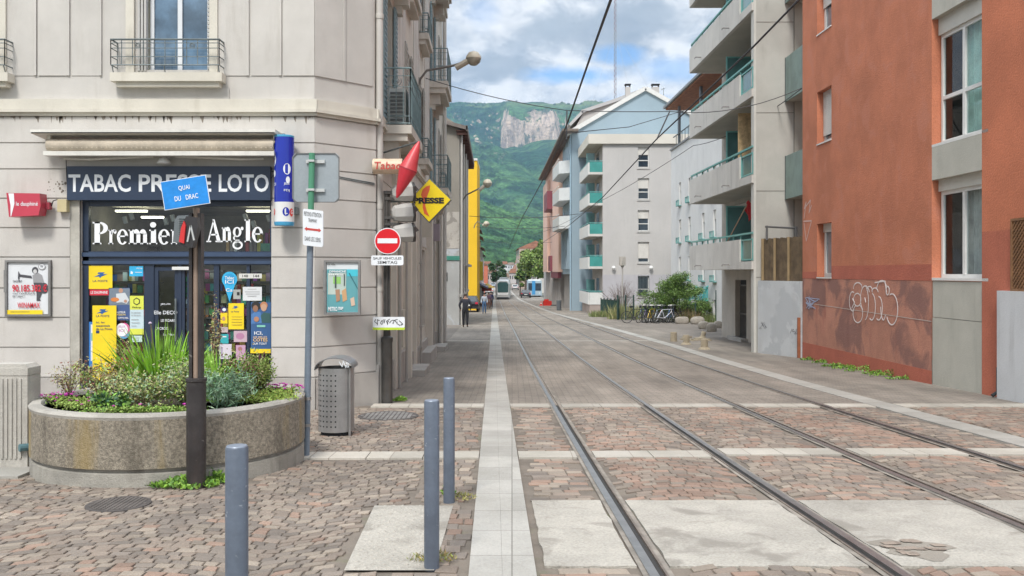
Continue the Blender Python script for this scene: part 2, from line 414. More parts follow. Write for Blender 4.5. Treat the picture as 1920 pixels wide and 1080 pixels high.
# rails (a = lateral distance)
RA = [.915, 2.35, 3.68, 5.06]
def gaps(a0, a1, lst):
    out = []; c = a0
    for g0, g1 in sorted(lst):
        if g1 <= a0 or g0 >= a1: continue
        if g0 > c: out.append((c, g0))
        c = max(c, g1)
    if c < a1: out.append((c, a1))
    return out
RG = [(r - .045, r + .10 if i % 2 == 0 else r + .045) for i, r in enumerate(RA)]
RG = [(.915 - .06, .915 + .12), (2.35 - .12, 2.35 + .06), (3.68 - .06, 3.68 + .12), (5.06 - .12, 5.06 + .06)]
SG = [(-.15, .25), (5.79, 6.2)]
bd = MB()
for (y0, y1, a0, a1, sl_) in [(13.72, 14.12, -1.87, 8.4, 0), (9.22, 9.62, -2.45, 2.25, .045), (9.42, 9.82, 2.25, 6.9, 0)]:
    for g0, g1 in gaps(a0, a1, RG + SG + [(2.29, 2.41)]):
        n_ = max(1, round((g1 - g0) / .62)); w_ = (g1 - g0) / n_
        for i in range(n_):
            u0, u1 = g0 + i * w_ + .005, g0 + (i + 1) * w_ - .005; s0, s1 = sl_ * (u0 + .5) * .5, sl_ * (u1 + .5) * .5
            q_ = [aY(u0, y0 + s0, .008), aY(u1, y0 + s1, .008), aY(u1, y1 + s1, .008), aY(u0, y1 + s0, .008)]
            bd.quad(*q_); lo = [p - Vector((0, 0, .05)) for p in q_]
            for i2 in range(4): bd.quad(q_[i2], q_[(i2 + 1) % 4], lo[(i2 + 1) % 4], lo[i2])
for y0 in (33.0, 48.2, 60.5, 74, 88, 102, 116):
    for g0, g1 in gaps(-1.8, 5.2 if y0 > 60 else 5.9, RG + SG): strip(bd, g0, g1, y0, y0 + .3, .004, 1)
struct('crossing_bands', bd, m_band)
# pale concrete slabs of the pedestrian crossing
m_slab = mat('crossing_concrete', (.375, .35, .305), .85, .14, 1.6, .7, 55, fine=.22, patch=((.22, .20, .17), 2.6, .50, .66, .75), stain=.0)
sb = MB()
rndp = random.Random(3)
for g0, g1 in gaps(.30, 8.0, [(g[0] - .008, g[1] + .008) for g in RG] + [(5.77, 6.22)]):
    n_ = 16; top = []; bot = []
    for i in range(n_ + 1):
        a = g0 + (g1 - g0) * i / n_; e = .012
        top.append((a, 7.22 + rndp.uniform(-e, e) * .6)); bot.append((a, 5.37 + rndp.uniform(-e, e) * .6))
    lft = [(g0 + rndp.uniform(-.006, .012), 5.4 + 1.8 * i / 14) for i in range(1, 14)]; rgt = [(g1 - rndp.uniform(-.006, .012), 5.4 + 1.8 * i / 14) for i in range(1, 14)]
    rows = [[bot[j] for j in range(n_ + 1)]] + [[(lft[i][0] + (rgt[i][0] - lft[i][0]) * j / n_, lft[i][1]) for j in range(n_ + 1)] for i in range(13)] + [top]
    k = len(rows[0]); nb = len(sb.v); sb.add([aY(a, y, .003) for r_ in rows for a, y in r_], [(i * k + j, i * k + j + 1, (i + 1) * k + j + 1, (i + 1) * k + j) for i in range(len(rows) - 1) for j in range(k - 1)])
_e = {}
for f in sb.f:
    for i in range(4): e = (f[i], f[(i + 1) % 4]); k_ = tuple(sorted(e)); _e[k_] = _e.get(k_, 0) + 1
for (i, j), n_ in list(_e.items()):
    if n_ == 1: a, b_ = sb.v[i], sb.v[j]; d_ = Vector((0, 0, -.04)); sb.quad(a, b_, b_ + d_, a + d_)
struct('crossing_slabs', sb, m_slab)
# broken patch of setts showing through the slab beside the second rail is left to the cobbles
tac = MB(); TY0, TY1 = 5.28, 7.02
def tx0(y): return XX(645, 5.28) + (XX(702, 7.02) - XX(645, 5.28)) * (y - 5.28) / 1.74
rows = [[(tx0(y) + (XX(800, 5.9) + .1 - tx0(y)) * j / 6, y) for j in range(7)] for y in [TY0 + (TY1 - TY0) * i / 8 for i in range(9)]]
tac.add([(x, y, gz(y) + .004) for r_ in rows for x, y in r_], [(i * 7 + j, i * 7 + j + 1, i * 7 + j + 8, i * 7 + j + 7) for i in range(8) for j in range(6)])
for i in range(26):
    for j in range(7):
        y = TY0 + .05 + i * .067; x = tx0(y) + .05 + j * .068 + (.034 if i % 2 else 0)
        if x < XX(800, 5.9) + .07 and rndp.random() > .12: tac.lathe((x, y, gz(y) + .004), [(.016, 0), (.012, .005), (0, .006)], 7)
struct('tactile_slab', tac, m_slab)
# ---- cobbles: real setts, each its own small block, laid in waves
m_mort = mat('mortar', (.16, .135, .11), .98, .2, 3, .4, 60, patch=((.12, .14, .06), 1.5, .6, .72, .5))
mm = MB(); strip(mm, -11.5, 9.2, 2.55, 14.0, -.012, .5, 10); struct('mortar_bed', mm, m_mort)
m_cob = mat('cobble', (1, 1, 1), .75, .18, .8, .5, 90, attr=True, fine=.16)
def cobbles(name, a0, a1, y0, y1, p, w, A, Wv, skips, seed, slope=0, red=None):
    rr = random.Random(seed); mb = MB(); mb.cc = (1, 1, 1)
    def arc(a):
        t = ((a - a0) / Wv) % 1.0; return A * (1 - (2 * t - 1) ** 2) + slope * a
    y = y0 - A - abs(slope) * max(abs(a0), abs(a1)); 
    while y < y1 + .3 + abs(slope) * max(abs(a0), abs(a1)):
        a = a0 + rr.uniform(-w, 0)
        while a < a1:
            ww = w * rr.uniform(.72, 1.3); c0, c1 = a, a + ww; cm = (c0 + c1) / 2; yc = y + arc(cm) + p / 2
            a += ww
            if c0 < a0 - .02 or c1 > a1 + .02 or not (y0 < yc < y1): continue
            if any(s[0] < cm < s[1] and s[2] < yc < s[3] for s in skips): continue
            g_ = .0065; j = lambda: rr.uniform(-.008, .008)
            sl0, sl1 = arc(c0 + 1e-4), arc(c1 - 1e-4)
            pts = [(c0 + g_ + j(), y + sl0 + g_ + j()), (c1 - g_ + j(), y + sl1 + g_ + j()), (c1 - g_ + j(), y + sl1 + p - g_ + j()), (c0 + g_ + j(), y + sl0 + p - g_ + j())]
            pts = [(min(max(x_, a0), a1), y_) for x_, y_ in pts]
            h = rr.uniform(-.002, .003); cx_, cy_ = sum(q[0] for q in pts) / 4, sum(q[1] for q in pts) / 4
            top = [aY(cx_ + (x_ - cx_) * .90, cy_ + (y_ - cy_) * .90, h + rr.uniform(-.001, .001)) for x_, y_ in pts]
            mid = [aY(x_, y_, h - .004) for x_, y_ in pts]; lo = [aY(x_, y_, -.02) for x_, y_ in pts]
            k = rr.random(); v = rr.uniform(.72, 1.06)
            rf = red(cm, yc) if red else .2
            if k < rf: col = (.30, .205, .155)
            elif k < rf + .33: col = (.255, .205, .165)
            elif k < rf + .6: col = (.30, .25, .20)
            else: col = (.215, .18, .15)
            mb.cc = tuple(c * v for c in col)
            mb.add(top + mid + lo, [(0, 1, 2, 3)] + [(i, 4 + i, 4 + (i + 1) % 4, (i + 1) % 4) for i in range(4)] + [(4 + i, 8 + i, 8 + (i + 1) % 4, 4 + (i + 1) % 4) for i in range(4)])
        y += p
    return struct(name, mb, m_cob)
sk = [(-1.5, 9, 13.7, 14.2), (.26, 8.2, 5.37, 7.22), (-1.05 + .1, -.5 + .1, 5.28, 7.02)]
bandskip = [(-3, 2.3, 9.15, 9.68), (2.2, 7, 9.4, 9.85)]
# planter footprint is skipped so nothing pokes through it
cobbles('cobble_paving', -11.4, -.66, 2.7, 13.6, .088, .112, .28, 2.0, sk + [(-1.75 - .9, -.3, 9.1, 9.6), (-3.14 - 1.0, -3.14 + 1.0, 7.9, 9.9)], 1, .12, lambda a, y: .06 + (.06 if a < -3 else 0))
cobbles('cobble_paving', -.64, -.15, 2.7, 13.7, .15, .12, 0, 1, sk + [(-1, 0, 9.13, 9.6)], 2)
cobbles('cobble_paving', .25, .855, 2.7, 13.7, .11, .19, 0, 1, [(0, 2, 5.37, 7.22), (0, 2, 9.2, 9.66)], 3)
redf = lambda a, y: .55 if (math.sin(a * 1.7 + y * .6) > .5) else .15
for i, (a0, a1) in enumerate([(1.035, 2.23), (2.41, 3.62), (3.80, 4.94), (5.12, 5.79)]):
    cobbles('cobble_paving', a0, a1, 3.0, 13.7, .10, .135, .22 if i < 3 else .05, a1 - a0, [(0, 9, 5.37, 7.22), (0, 2.32, 9.28, 9.75), (2.3, 9, 9.4, 9.85)], 10 + i, 0, redf)
cobbles('cobble_paving', 6.2, 9.1, 6, 13.7, .11, .14, .3, 1.4, [(6, 8.0, 5.37, 7.22), (6, 7, 9.4, 9.85)], 20, 0, lambda a, y: .35)
# broken corner of a crossing slab beside the second rail, setts laid bare
rr = random.Random(21); bp_ = MB(); bp_.cc = (.24, .215, .18); c0, c1_ = 2.62, 5.72
n_ = 22; bp_.add([aY(c0 + .05 + (.22 + .07 * math.sin(5 * t + 1)) * math.cos(t), c1_ + .05 + (.24 + .06 * math.sin(3 * t) + .03 * math.sin(7 * t)) * math.sin(t), .0055) for t in [i * 6.283 / n_ for i in range(n_)]], [tuple(range(n_))])
for i in range(22):
    t = rr.uniform(0, 6.28); k = rr.random() ** .5 * .19; a, y = c0 + .05 + math.cos(t) * k, c1_ + .05 + math.sin(t) * k; fq = rr.uniform(.75, 1.1); bp_.cc = tuple(c * fq for c in (.26, .21, .17)); w_, d_ = rr.uniform(.03, .05), rr.uniform(.025, .04)
    bp_.add([aY(a + sx * w_ * rr.uniform(.8, 1), y + sy * d_ * rr.uniform(.8, 1), .009 + rr.uniform(0, .004)) for sx, sy in ((-1, -1), (1, -1), (1, 1), (-1, 1))], [(0, 1, 2, 3)])
struct('worn_patch', bp_, m_cob)
# ---- rails
m_steel = mat('rail_steel', (.33, .325, .32), .38, .12, 6, .1, 60, metal=.85)
m_groove = mat('rail_groove', (.035, .032, .03), .7, .2, 10, 0)
m_lip = mat('rail_lip', (.19, .155, .13), .55, .3, 8, .3, 60, metal=.4)
names = ['leftmost rail of the nearer tram track, next to the pale stone strip', 'right-hand rail of the left tram track', 'left-hand rail of the right tram track', 'rightmost grooved rail, nearest the pale border strip']
for i, r in enumerate(RA):
    s_ = 1 if i % 2 == 0 else -1
    t = thing('tram_rail', names[i], 'tram rail', tuple(aY(r, 5)), 'grooved tram rails set in the paving')
    h = MB(); strip(h, min(r - .028, r + .028), r + .028, 2.4, 300, .012, 1.2, 1, .04); build('rail_head', h, m_steel, t)
    gv = MB(); a0, a1 = sorted((r + s_ * .028, r + s_ * .07)); strip(gv, a0, a1, 2.4, 300, -.010, 1.5); build('groove', gv, m_groove, t)
    lp = MB(); a0, a1 = sorted((r + s_ * .07, r + s_ * .085)); strip(lp, a0, a1, 2.4, 300, .008, 1.2, 1, .04); build('lip', lp, m_lip, t)
    sf = MB(); a0, a1 = sorted((r - s_ * .028, r - s_ * .06)); strip(sf, a0, a1, 2.4, 300, .001, 1.5); a0, a1 = sorted((r + s_ * .085, r + s_ * .12)); strip(sf, a0, a1, 2.4, 300, .001, 1.5)
    build('side_fill', sf, mat('rail_fill', (.23, .205, .175), .9, .3, 4, .3, 60), t)
# manholes
def manhole(px, py, r, label, col):
    c = gp(px, py); t = thing('manhole_cover', label, 'manhole cover', tuple(c))
    b_ = MB(); b_.lathe(c, [(r, -.02), (r, .012), (r * .93, .014)], 30); build('rim', b_, mat('iron_rim', (.09, .08, .075), .7, .2, 5, .3, 60, .3), t)
    b_ = MB(); 
    for i in range(-6, 7):
        for j in range(-6, 7):
            x, y = i * r / 7, j * r / 7
            if math.hypot(x, y) < r * .86: b_.cbox(c + Vector((x, y, .012)), r / 10, r / 10, .007)
    build('cover', b_, mat('iron_cover_' + col, (.13, .115, .105) if col == 'a' else (.22, .21, .2), .7, .2, 5, .3, 60, .2), t)
manhole(222, 947, .24, 'round iron manhole cover in the setts in front of the planter', 'a')
manhole(728, 781, .42, 'pale round manhole cover right of the litter bin', 'b')
# ================================================================ shared building helpers
def holes_wall(mb, fr, u0, u1, v0, v1, holes, depth=.2):
    us = sorted({u0, u1, *[min(max(h[i], u0), u1) for h in holes for i in (0, 1)]}); vs = sorted({v0, v1, *[min(max(h[i], v0), v1) for h in holes for i in (2, 3)]})
    for a, b_ in zip(us, us[1:]):
        for c, d in zip(vs, vs[1:]):
            if b_ - a < 1e-6 or d - c < 1e-6: continue
            mu, mv = (a + b_) / 2, (c + d) / 2
            if any(h[0] < mu < h[1] and h[2] < mv < h[3] for h in holes): continue
            mb.rect(fr, a, b_, c, d, 0)
    for h in holes:
        a, b_, c, d = h[:4]; k = h[4] if len(h) > 4 else depth
        mb.quad(fr.p(a, c), fr.p(a, d), fr.p(a, d, -k), fr.p(a, c, -k)); mb.quad(fr.p(b_, c), fr.p(b_, d), fr.p(b_, d, -k), fr.p(b_, c, -k))
        mb.quad(fr.p(a, c), fr.p(b_, c), fr.p(b_, c, -k), fr.p(a, c, -k)); mb.quad(fr.p(a, d), fr.p(b_, d), fr.p(b_, d, -k), fr.p(a, d, -k))
    return mb
m_white = flat('white_frame', (.68, .68, .66), .4); m_curt = mat('net_curtain', (.55, .60, .56), .9, .15, 6, .2, 20)
m_dark = flat('dark_interior', (.02, .022, .025), .9); m_shut = mat('roller_shutter', (.62, .60, .56), .6, .08, 2, 0)
def window(parent, fr, u0, u1, v0, v1, dep, fm=None, mull=(.5,), trans=(), t=.05, shut=0., curt=0., sill=None, name='window', pane=None, bars=0):
    "frame part with pane, shutter, curtain and sill sub-parts; sits dep behind the wall plane"
    fm = fm or m_white; w0, w1 = -dep, -dep + .05
    f = MB(); f.frame(fr, u0, u1, v0, v1, t, w0, w1)
    for k in mull: uc = u0 + (u1 - u0) * k; f.box(fr, uc - t * .6, uc + t * .6, v0 + t, v1 - t, w0, w1 + .008)
    for k in trans: vc = v0 + (v1 - v0) * k; f.box(fr, u0 + t, u1 - t, vc - t * .5, vc + t * .5, w0, w1 + .004)
    fo = build(name, f, fm, parent)
    build('pane', MB().rect(fr, u0 + t * .5, u1 - t * .5, v0 + t * .5, v1 - t * .5, w0 + .02), pane or darkglass(), fo)
    if shut > 0:
        s_ = MB(); vb = v1 - (v1 - v0) * shut; n = max(2, int((v1 - vb) / .05)); 
        for i in range(n): a = vb + (v1 - vb) * i / n; s_.box(fr, u0 + .01, u1 - .01, a + .004, a + (v1 - vb) / n, w1 + .012, w1 + .03)
        s_.box(fr, u0 + .01, u1 - .01, vb, v1, w1 + .009, w1 + .014)
        build('shutter', s_, m_shut, fo)
    if sill: build('sill', MB().box(fr, u0 - .04, u1 + .04, v0 - sill, v0, w0, .04), fm, fo)
    return fo
def railing(parent, fr, u0, u1, v0, v1, w, mt, ends=True, step=.11, scroll=True, r=.008, name='railing'):
    "balcony railing: outer face at w plus two returns to the wall"
    b_ = MB()
    def seg(A, B):
        n = max(1, round((B - A).length / step)); up = fr.v
        b_.tube([A + up * (v1 - v0), B + up * (v1 - v0)], r * 1.9, 6); b_.tube([A, B], r * 1.3, 5)
        if scroll: b_.tube([A + up * (v1 - v0) * .86, B + up * (v1 - v0) * .86], r, 4); b_.tube([A + up * (v1 - v0) * .66, B + up * (v1 - v0) * .66], r, 4); b_.tube([A + up * .12, B + up * .12], r, 4)
        for i in range(n + 1): p = A + (B - A) * (i / n); b_.tube([p, p + up * (v1 - v0)], r, 4)
        if scroll and (B - A).length > .25:
            m_ = max(1, int((B - A).length / .7)); d = (B - A).normalized()
            for i in range(m_):
                c = A + (B - A) * ((i + .5) / m_) + up * (v1 - v0) * .76; pts = []
                for k in range(22): t_ = k * .62; q = .010 + .0042 * k * (v1 - v0) / 1.0; pts.append(c + d * math.cos(t_) * q + up * math.sin(t_) * q)
                b_.tube(pts, r * .8, 4)
    a, c = fr.p(u0, v0, w), fr.p(u1, v0, w); seg(a, c)
    if ends: seg(fr.p(u0, v0, 0.0), a); seg(fr.p(u1, v0, 0.0), c)
    return build(name, b_, mt, parent)

# ================================================================ CORNER BUILDING WITH THE TABAC
SY = 13.4; fF = FF(SY); X1 = -2.92; c1 = Vector((X1, SY, 0)); c2 = Vector((-2.155, 14.2, 0))
dC = (c2 - c1); LC = dC.length; dC /= LC; fC = Fr(c1, dC, (0, 0, 1), (dC.y, -dC.x, 0)); fL = FL_(-1.87)
gF = gz(SY) - .12
def fx(px): return XX(px, SY)
def fz(py): return ZZ(py, SY)
TOP = 13.0
stuc = mat('stucco_greige', (.505, .483, .452), .9, .09, .8, .25, 120, stain=.6, stcol=(.33, .30, .26), fine=.06)
stuc_s = mat('stucco_side', (.57, .535, .475), .9, .08, .8, .25, 120, stain=.6, stcol=(.22, .20, .17), fine=.05)
cream = mat('cream_trim', (.56, .53, .46), .8, .08, 1.2, .15, 80, stain=.5, stcol=(.28, .24, .18))
plin = mat('plinth', (.38, .36, .335), .9, .1, 1, .3, 90, stain=.7, stcol=(.18, .17, .15))
BL = thing('corner_building', 'greige stucco corner building with the tobacco shop on its ground floor', 'building', (X1, SY, gF))
S0, S1, SB, ST = fx(150), fx(509), gF, fz(380)
Wn = (fx(258), fx(394), fz(131), 9.0, .22)
w = MB(); holes_wall(w, fF, -16, X1, gF, TOP, [(S0, S1, gF - .001, fz(318), .18), Wn, (fx(258) - 3.12, fx(394) - 3.12, fz(131), 9.0, .22)], .2)
holes_wall(w, fC, 0, LC, gF, TOP, [])
build('wall', w, stuc, BL)
# street side wall
side_open = [(14.75, 16.3, gz(15) + .45, 2.55, .25), (19.2, 20.3, gz(19.5), 2.2, .25), (23.2, 24.6, gz(24) + .9, 2.2, .25), (27.6, 28.7, gz(28), 2.1, .25)]
up1 = [(15.5, 16.7, 4.06, 6.5, .22), (19.2, 20.1, 4.45, 6.4, .22), (22.7, 23.6, 4.45, 6.4, .22), (26.8, 28.0, 4.06, 6.4, .22), (30.6, 31.5, 4.45, 6.4, .22)]
up2 = [(a, b_, c + 3.1, d + 3.1, .22) for a, b_, c, d, _ in up1]; up3 = [(a, b_, c + 6.2, min(d + 6.2, TOP - .2), .22) for a, b_, c, d, _ in up1]
w = MB(); holes_wall(w, fL, 14.2, 33.0, gz(33) - .2, TOP, side_open + up1 + up2 + up3, .2)
w.quad(P(-1.87, 33, -1.2), P(-1.87, 33, TOP), (-16, 33, TOP), (-16, 33, -1.2)); w.quad((-16, 33, TOP), (-16, SY, TOP), (X1, SY, TOP), (c2.x, c2.y, TOP), tuple(P(-1.87, 33, TOP)))
build('side_wall', w, stuc_s, BL)
# rusticated courses, ground floor
ys_ = [707, 651, 595, 540, 482, 427, 372, 317, 268, 219]
cr = MB()
for y0, y1 in zip(ys_, ys_[1:]):
    v0, v1 = fz(y0) + .010, fz(y1) - .010
    for u0, u1 in ([(-16, S0 - .14), (S1 + .004, X1 + .008)] if y1 > 300 else [(-16, X1 + .008)]):
        cr.box(fF, u0, u1, v0, v1, .0, .022)
    cr.box(fC, -.002, LC + .01, v0, v1, .0, .022)
for y0, y1 in zip(ys_, ys_[1:]):
    v0, v1 = fz(y0) + .010, fz(y1) - .010
    cr.box(fL, 14.2, 14.62, v0, v1, 0, .02)
    if v1 > 2.6: cr.box(fL, 14.62, 32.8, v0, v1, 0, .02)
build('stone_courses', cr, stuc, BL)
pl = MB(); pl.box(fF, -16, S0 - .14, gF, fz(707) - .012, 0, .06); pl.box(fF, S1 + .004, X1 + .02, gF, fz(707) - .012, 0, .06); pl.box(fC, 0, LC + .03, gF, fz(707) - .012, 0, .06)
for a, b_ in ((14.2, 14.75), (16.3, 19.2), (20.3, 27.6), (28.7, 33)): pl.box(fL, a, b_, gz(b_) - .15, gz(b_) + .62, 0, .07)
build('plinth', pl, plin, BL)
# cornice band, moulded
co = MB()
for fr, u0, u1 in ((fF, -16, X1 + .05), (fC, -.03, LC + .05), (fL, 14.15, 33)):
    co.box(fr, u0, u1, fz(206), fz(187), 0, .07); co.box(fr, u0, u1, fz(212), fz(206), 0, .10); co.box(fr, u0, u1, fz(218), fz(212), 0, .055)
build('cornice', co, cream, BL)
# upper wall pilaster strips
rb = MB(); xr = [11, 71, 133, 193]
for a, b_ in zip(xr, xr[1:]): rb.box(fF, fx(a + 1.2), fx(b_) - .012, fz(142), TOP, 0, .010 + .008 * (xr.index(a) % 2)); rb.box(fF, fx(b_) - .045, fx(b_) - .012, fz(142), TOP, .016, .030)
for a, b_ in ((409, 469), (471, 530)): rb.box(fF, fx(a), fx(b_) - .012, fz(142), TOP, 0, .014); rb.box(fF, fx(b_) - .05, fx(b_) - .012, fz(142), TOP, .014, .028)
rb.box(fF, fx(531), X1 + .002, fz(142), TOP, 0, .018); rb.box(fF, fx(212), fx(430), fz(187), fz(166), 0, .02)
rb.box(fC, 0, LC * .5 - .01, fz(142), TOP, 0, .018); rb.box(fC, LC * .5 + .002, LC * .96, fz(142), TOP, 0, .014); rb.box(fC, LC * .5 - .05, LC * .5 - .012, fz(142), TOP, .018, .03)
for a in (17.3, 17.9, 18.5, 21, 21.6, 22.2, 24.4, 25.0, 25.6, 29, 29.6): rb.box(fL, a, a + .5, 4.5, TOP, 0, .02)
build('pilaster_strips', rb, stuc, BL)
# first floor windows of the front
m_pane_up = mat('sky_pane', (.10, .17, .25), .05, .5, 1.3, 0, 20, fine=0, spec=1.0)
m_iron = mat('balcony_iron', (.14, .165, .17), .6, .2, 6, .2, 60, .3)
for dxw in (0, -3.12):
    a, b_ = fx(283) + dxw, fx(394) + dxw
    tr = MB(); 
    for u in (fx(238), fx(394)): tr.box(fF, u + dxw, u + dxw + .12, fz(140), TOP, 0, .045)
    build('window_surround', tr, cream, BL)
    wo_ = window(BL, fF, fx(277) + dxw, b_ - .02, fz(136), 8.9, .15, flat('pale_frame', (.60, .62, .64), .4), mull=(.49,), t=.055, pane=m_pane_up)
    sh = MB()
    for i in range(3): sh.box(fF, fx(259 + i * 6) + dxw, fx(263 + i * 6) + dxw, fz(133), 8.9, -.1 + .02 * i, .02)
    for i in range(60): sh.box(fF, fx(390) + dxw, fx(393) + dxw, fz(130) + i * .06, fz(130) + i * .06 + .035, -.05, .03)
    build('folded_shutter', sh, flat('shutter_grey', (.42, .41, .39), .6), wo_)
    sl_ = MB(); sl_.box(fF, fx(217) + dxw, fx(424) + dxw, fz(157), fz(141), 0, .20); sl_.box(fF, fx(226) + dxw, fx(417) + dxw, fz(166), fz(157), 0, .15)
    build('window_ledge', sl_, cream, BL)
    railing(BL, fF, fx(220) + dxw, fx(420) + dxw, fz(128), fz(81), .22, m_iron, True, .155, True, .007)
    ft = MB()
    for u in (fx(222), fx(318), fx(418)): ft.tube([fF.p(u + dxw, fz(128), .22), fF.p(u + dxw, fz(141), .17)], .008, 5)
    build('rail_foot', ft, m_iron, BL)
# side windows with shutters, balconies
m_tshut = mat('blue_grey_shutter', (.23, .31, .34), .6, .15, 3, .1, 40); m_sh2 = flat('grey_shutter', (.38, .37, .34), .7)
for lst in (up1, up2, up3):
    for a, b_, c, d, _ in lst:
        window(BL, fL, a, b_, c, d, .2, flat('pale_frame', (.6, .62, .64)), mull=(.5,), t=.05)
        s_ = MB()
        for u in (a - .42, b_ + .02):
            s_.box(fL, u, u + .4, c, d, .02, .05)
            for i in range(int((d - c) / .09)): s_.box(fL, u + .03, u + .37, c + .04 + i * .09, c + .09 + i * .09, .05, .062)
        build('shutter', s_, m_tshut if b_ - a > 1.15 else m_sh2, BL)
for a, b_, c, d, _ in side_open:
    window(BL, fL, a, b_, c, d, .18, flat('navy_paint', (.022, .035, .065), .35), mull=() if b_ - a < 1.2 else (.5,), t=.08, name='shop_window' if a < 15 else 'door')
m_slabp = mat('balcony_slab', (.50, .47, .42), .85, .1, 1.5, .2, 60, stain=.5)
def side_balcony(b0, b1, zt, th, proj, rh, brk=True):
    s_ = MB(); s_.box(fL, b0, b1, zt - th * .55, zt, 0, proj); s_.box(fL, b0 + .04, b1 - .04, zt - th, zt - th * .55, 0, proj - .07)
    so_ = build('balcony_slab', s_, m_slabp, BL)
    if brk:
        k = MB()
        for u in (b0 + .15, b1 - .45): k.box(fL, u, u + .3, zt - th - .3, zt - th, 0, proj * .55); k.box(fL, u + .02, u + .28, zt - th - .45, zt - th - .3, 0, proj * .3)
        build('bracket', k, m_slabp, so_)
    railing(BL, fL, b0 + .02, b1 - .02, zt + .03, zt + rh, proj - .02, m_rail2, True, .12)
m_rail2 = mat('teal_grey_iron', (.17, .235, .245), .6, .2, 6, .2, 60, .2)
for dz_ in (0, 3.1, 6.2):
    side_balcony(15.1, 17.4, 4.06 + dz_, .26, .50, .95); side_balcony(26.3, 28.6, 4.06 + dz_, .34, .54, .95)
    for q_ in (18.9, 22.4, 30.2): side_balcony(q_, q_ + 1.5, 4.42 + dz_, .26, .26, .5, False)
# privacy sheets tied behind the first balcony railings
ps = MB(); ps.rect(fL, 15.2, 17.3, 4.14, 4.85, .44)
build('privacy_sheet', ps, mat('blue_grey_sheet', (.30, .40, .42), .8, .12, 3, .2, 30), BL)
# downpipes
dp = MB(); q0 = fL.p(14.32, 0, .06)
dp.tube([(q0.x, q0.y, gz(14.3)), (q0.x, q0.y, TOP)], .062, 12)
for z in (.1, 1.3, 2.6, 3.9, 5.6, 7.5, 9.5): dp.lathe((q0.x, q0.y, z), [(.07, 0), (.074, .04), (.07, .08)], 12)
build('downpipe', dp, flat('pipe_grey', (.47, .45, .42), .5), BL, smooth='auto')
dp = MB(); q1 = fL.p(32.6, 0, .1); dp.tube([(q1.x, q1.y, gz(32)), (q1.x, q1.y, TOP)], .07, 10)
for z in (0, 2, 4, 6, 8): dp.lathe((q1.x, q1.y, z), [(.08, 0), (.084, .05), (.08, .1)], 10)
build('downpipe', dp, flat('pipe_grey', (.47, .45, .42), .5), BL, smooth='auto')
# side ground-floor pilasters, conduits, steps, ledges
sp = MB()
for b_, wd, pr in ((16.45, .3, .10), (17.4, .25, .06), (18.7, .35, .16), (20.45, .3, .12), (21.8, .25, .06), (24.8, .5, .18), (26.4, .35, .10), (29.0, .6, .2), (31.2, .4, .1)): sp.box(fL, b_, b_ + wd, gz(b_) - .2, 3.55, 0, pr)
build('pilaster', sp, stuc_s, BL)
cp = MB()
for b_, w_ in ((14.95 + 1.75, .03), (18.0, .025), (21.5, .03), (26.2, .03), (28.95, .04)): cp.tube([fL.p(b_, gz(b_), .14), fL.p(b_, 3.4, .14)], w_, 7)
for z in (-.2, .3, .8, 1.3, 1.8): cp.box(fL, 21.44, 21.56, z, z + .04, .1, .18)
build('conduit', cp, flat('conduit_grey', (.36, .35, .33), .5, .2), BL, smooth='auto')
stp = MB(); stp.box(fL, 19.1, 20.5, gz(20) - .1, gz(19.4) + .14, 0, .42); stp.box(fL, 27.5, 28.9, gz(28) - .1, gz(27.6) + .14, 0, .4); stp.box(fL, 22.6, 25, gz(24), gz(24) + .32, 0, .3)
build('step', stp, plin, BL)
vb = MB(); vb.box(fL, 16.9, 17.3, .2, .9, .02, .18); vb.box(fL, 22.9, 23.1, 2.5, 3.0, .02, .30); build('meter_box', vb, flat('box_cream', (.45, .42, .36), .6), BL)

# ---------------------------------------------------------------- shop front (parts of the corner building)
navy = mat('navy_paint', (.022, .035, .065), .35, .05, 3, 0, 40, fine=.02)
navyb = mat('navy_rail', (.04, .065, .12), .3, .1, 3, 0, 40, fine=.02)
D = .10                                   # shop front sits back in the opening
jb = MB(); jb.box(fF, S0 - .14, S0, gF, fz(318), -.02, .014); build('shop_jamb', jb, mat('worn_jamb', (.40, .385, .34), .9, .15, 3, .3, 40, stain=.8), BL)
sf = MB()
sf.box(fF, S0, S0 + .09, gF, fz(372), -D - .06, -D + .02); sf.box(fF, S1 - .05, S1, gF, fz(372), -D - .06, -D)
sf.box(fF, S0, S1, fz(386), fz(370), -D - .05, -D + .01)
sf.box(fF, S0, S1, fz(497), fz(471), -D - .06, -D + .02)
for a, b_ in ((266, 284), (330, 336), (352, 362), (397, 407), (459, 465)): sf.box(fF, fx(a), fx(b_), gF + .04, fz(497), -D - .05, -D + .012)
sf.box(fF, fx(400), S1 - .05, gF, fz(705), -D - .05, -D + .01); sf.box(fF, S0 + .09, fx(268), gF, fz(706), -D - .05, -D + .01)
SFR = build('shop_front', sf, navy, BL)
hr = MB(); hr.box(fF, S0, S1, fz(481), fz(473), -D + .02, -D + .05); hr.box(fF, S0, S1, fz(495), fz(489), -D + .02, -D + .04); build('shop_rail', hr, navyb, SFR)
dr = MB(); dr.frame(fF, fx(284), fx(330), gF + .05, fz(500), .06, -D - .05, -D - .005); dr.frame(fF, fx(336), fx(352), gF + .05, fz(500), .045, -D - .05, -D); 
DO = build('shop_door', dr, navy, BL)
build('door_closer', MB().box(fF, fx(320), fx(352), fz(506), fz(500), -D, -D + .05), m_white, DO)
build('door_handle', MB().tube([fF.p(fx(327), fz(640), -D + .05), fF.p(fx(327), fz(560), -D + .05)], .015, 8), m_iron, DO)
gsh = glass('shop_glass', (.85, .92, .9), 1.0, .9)
gp_ = MB()
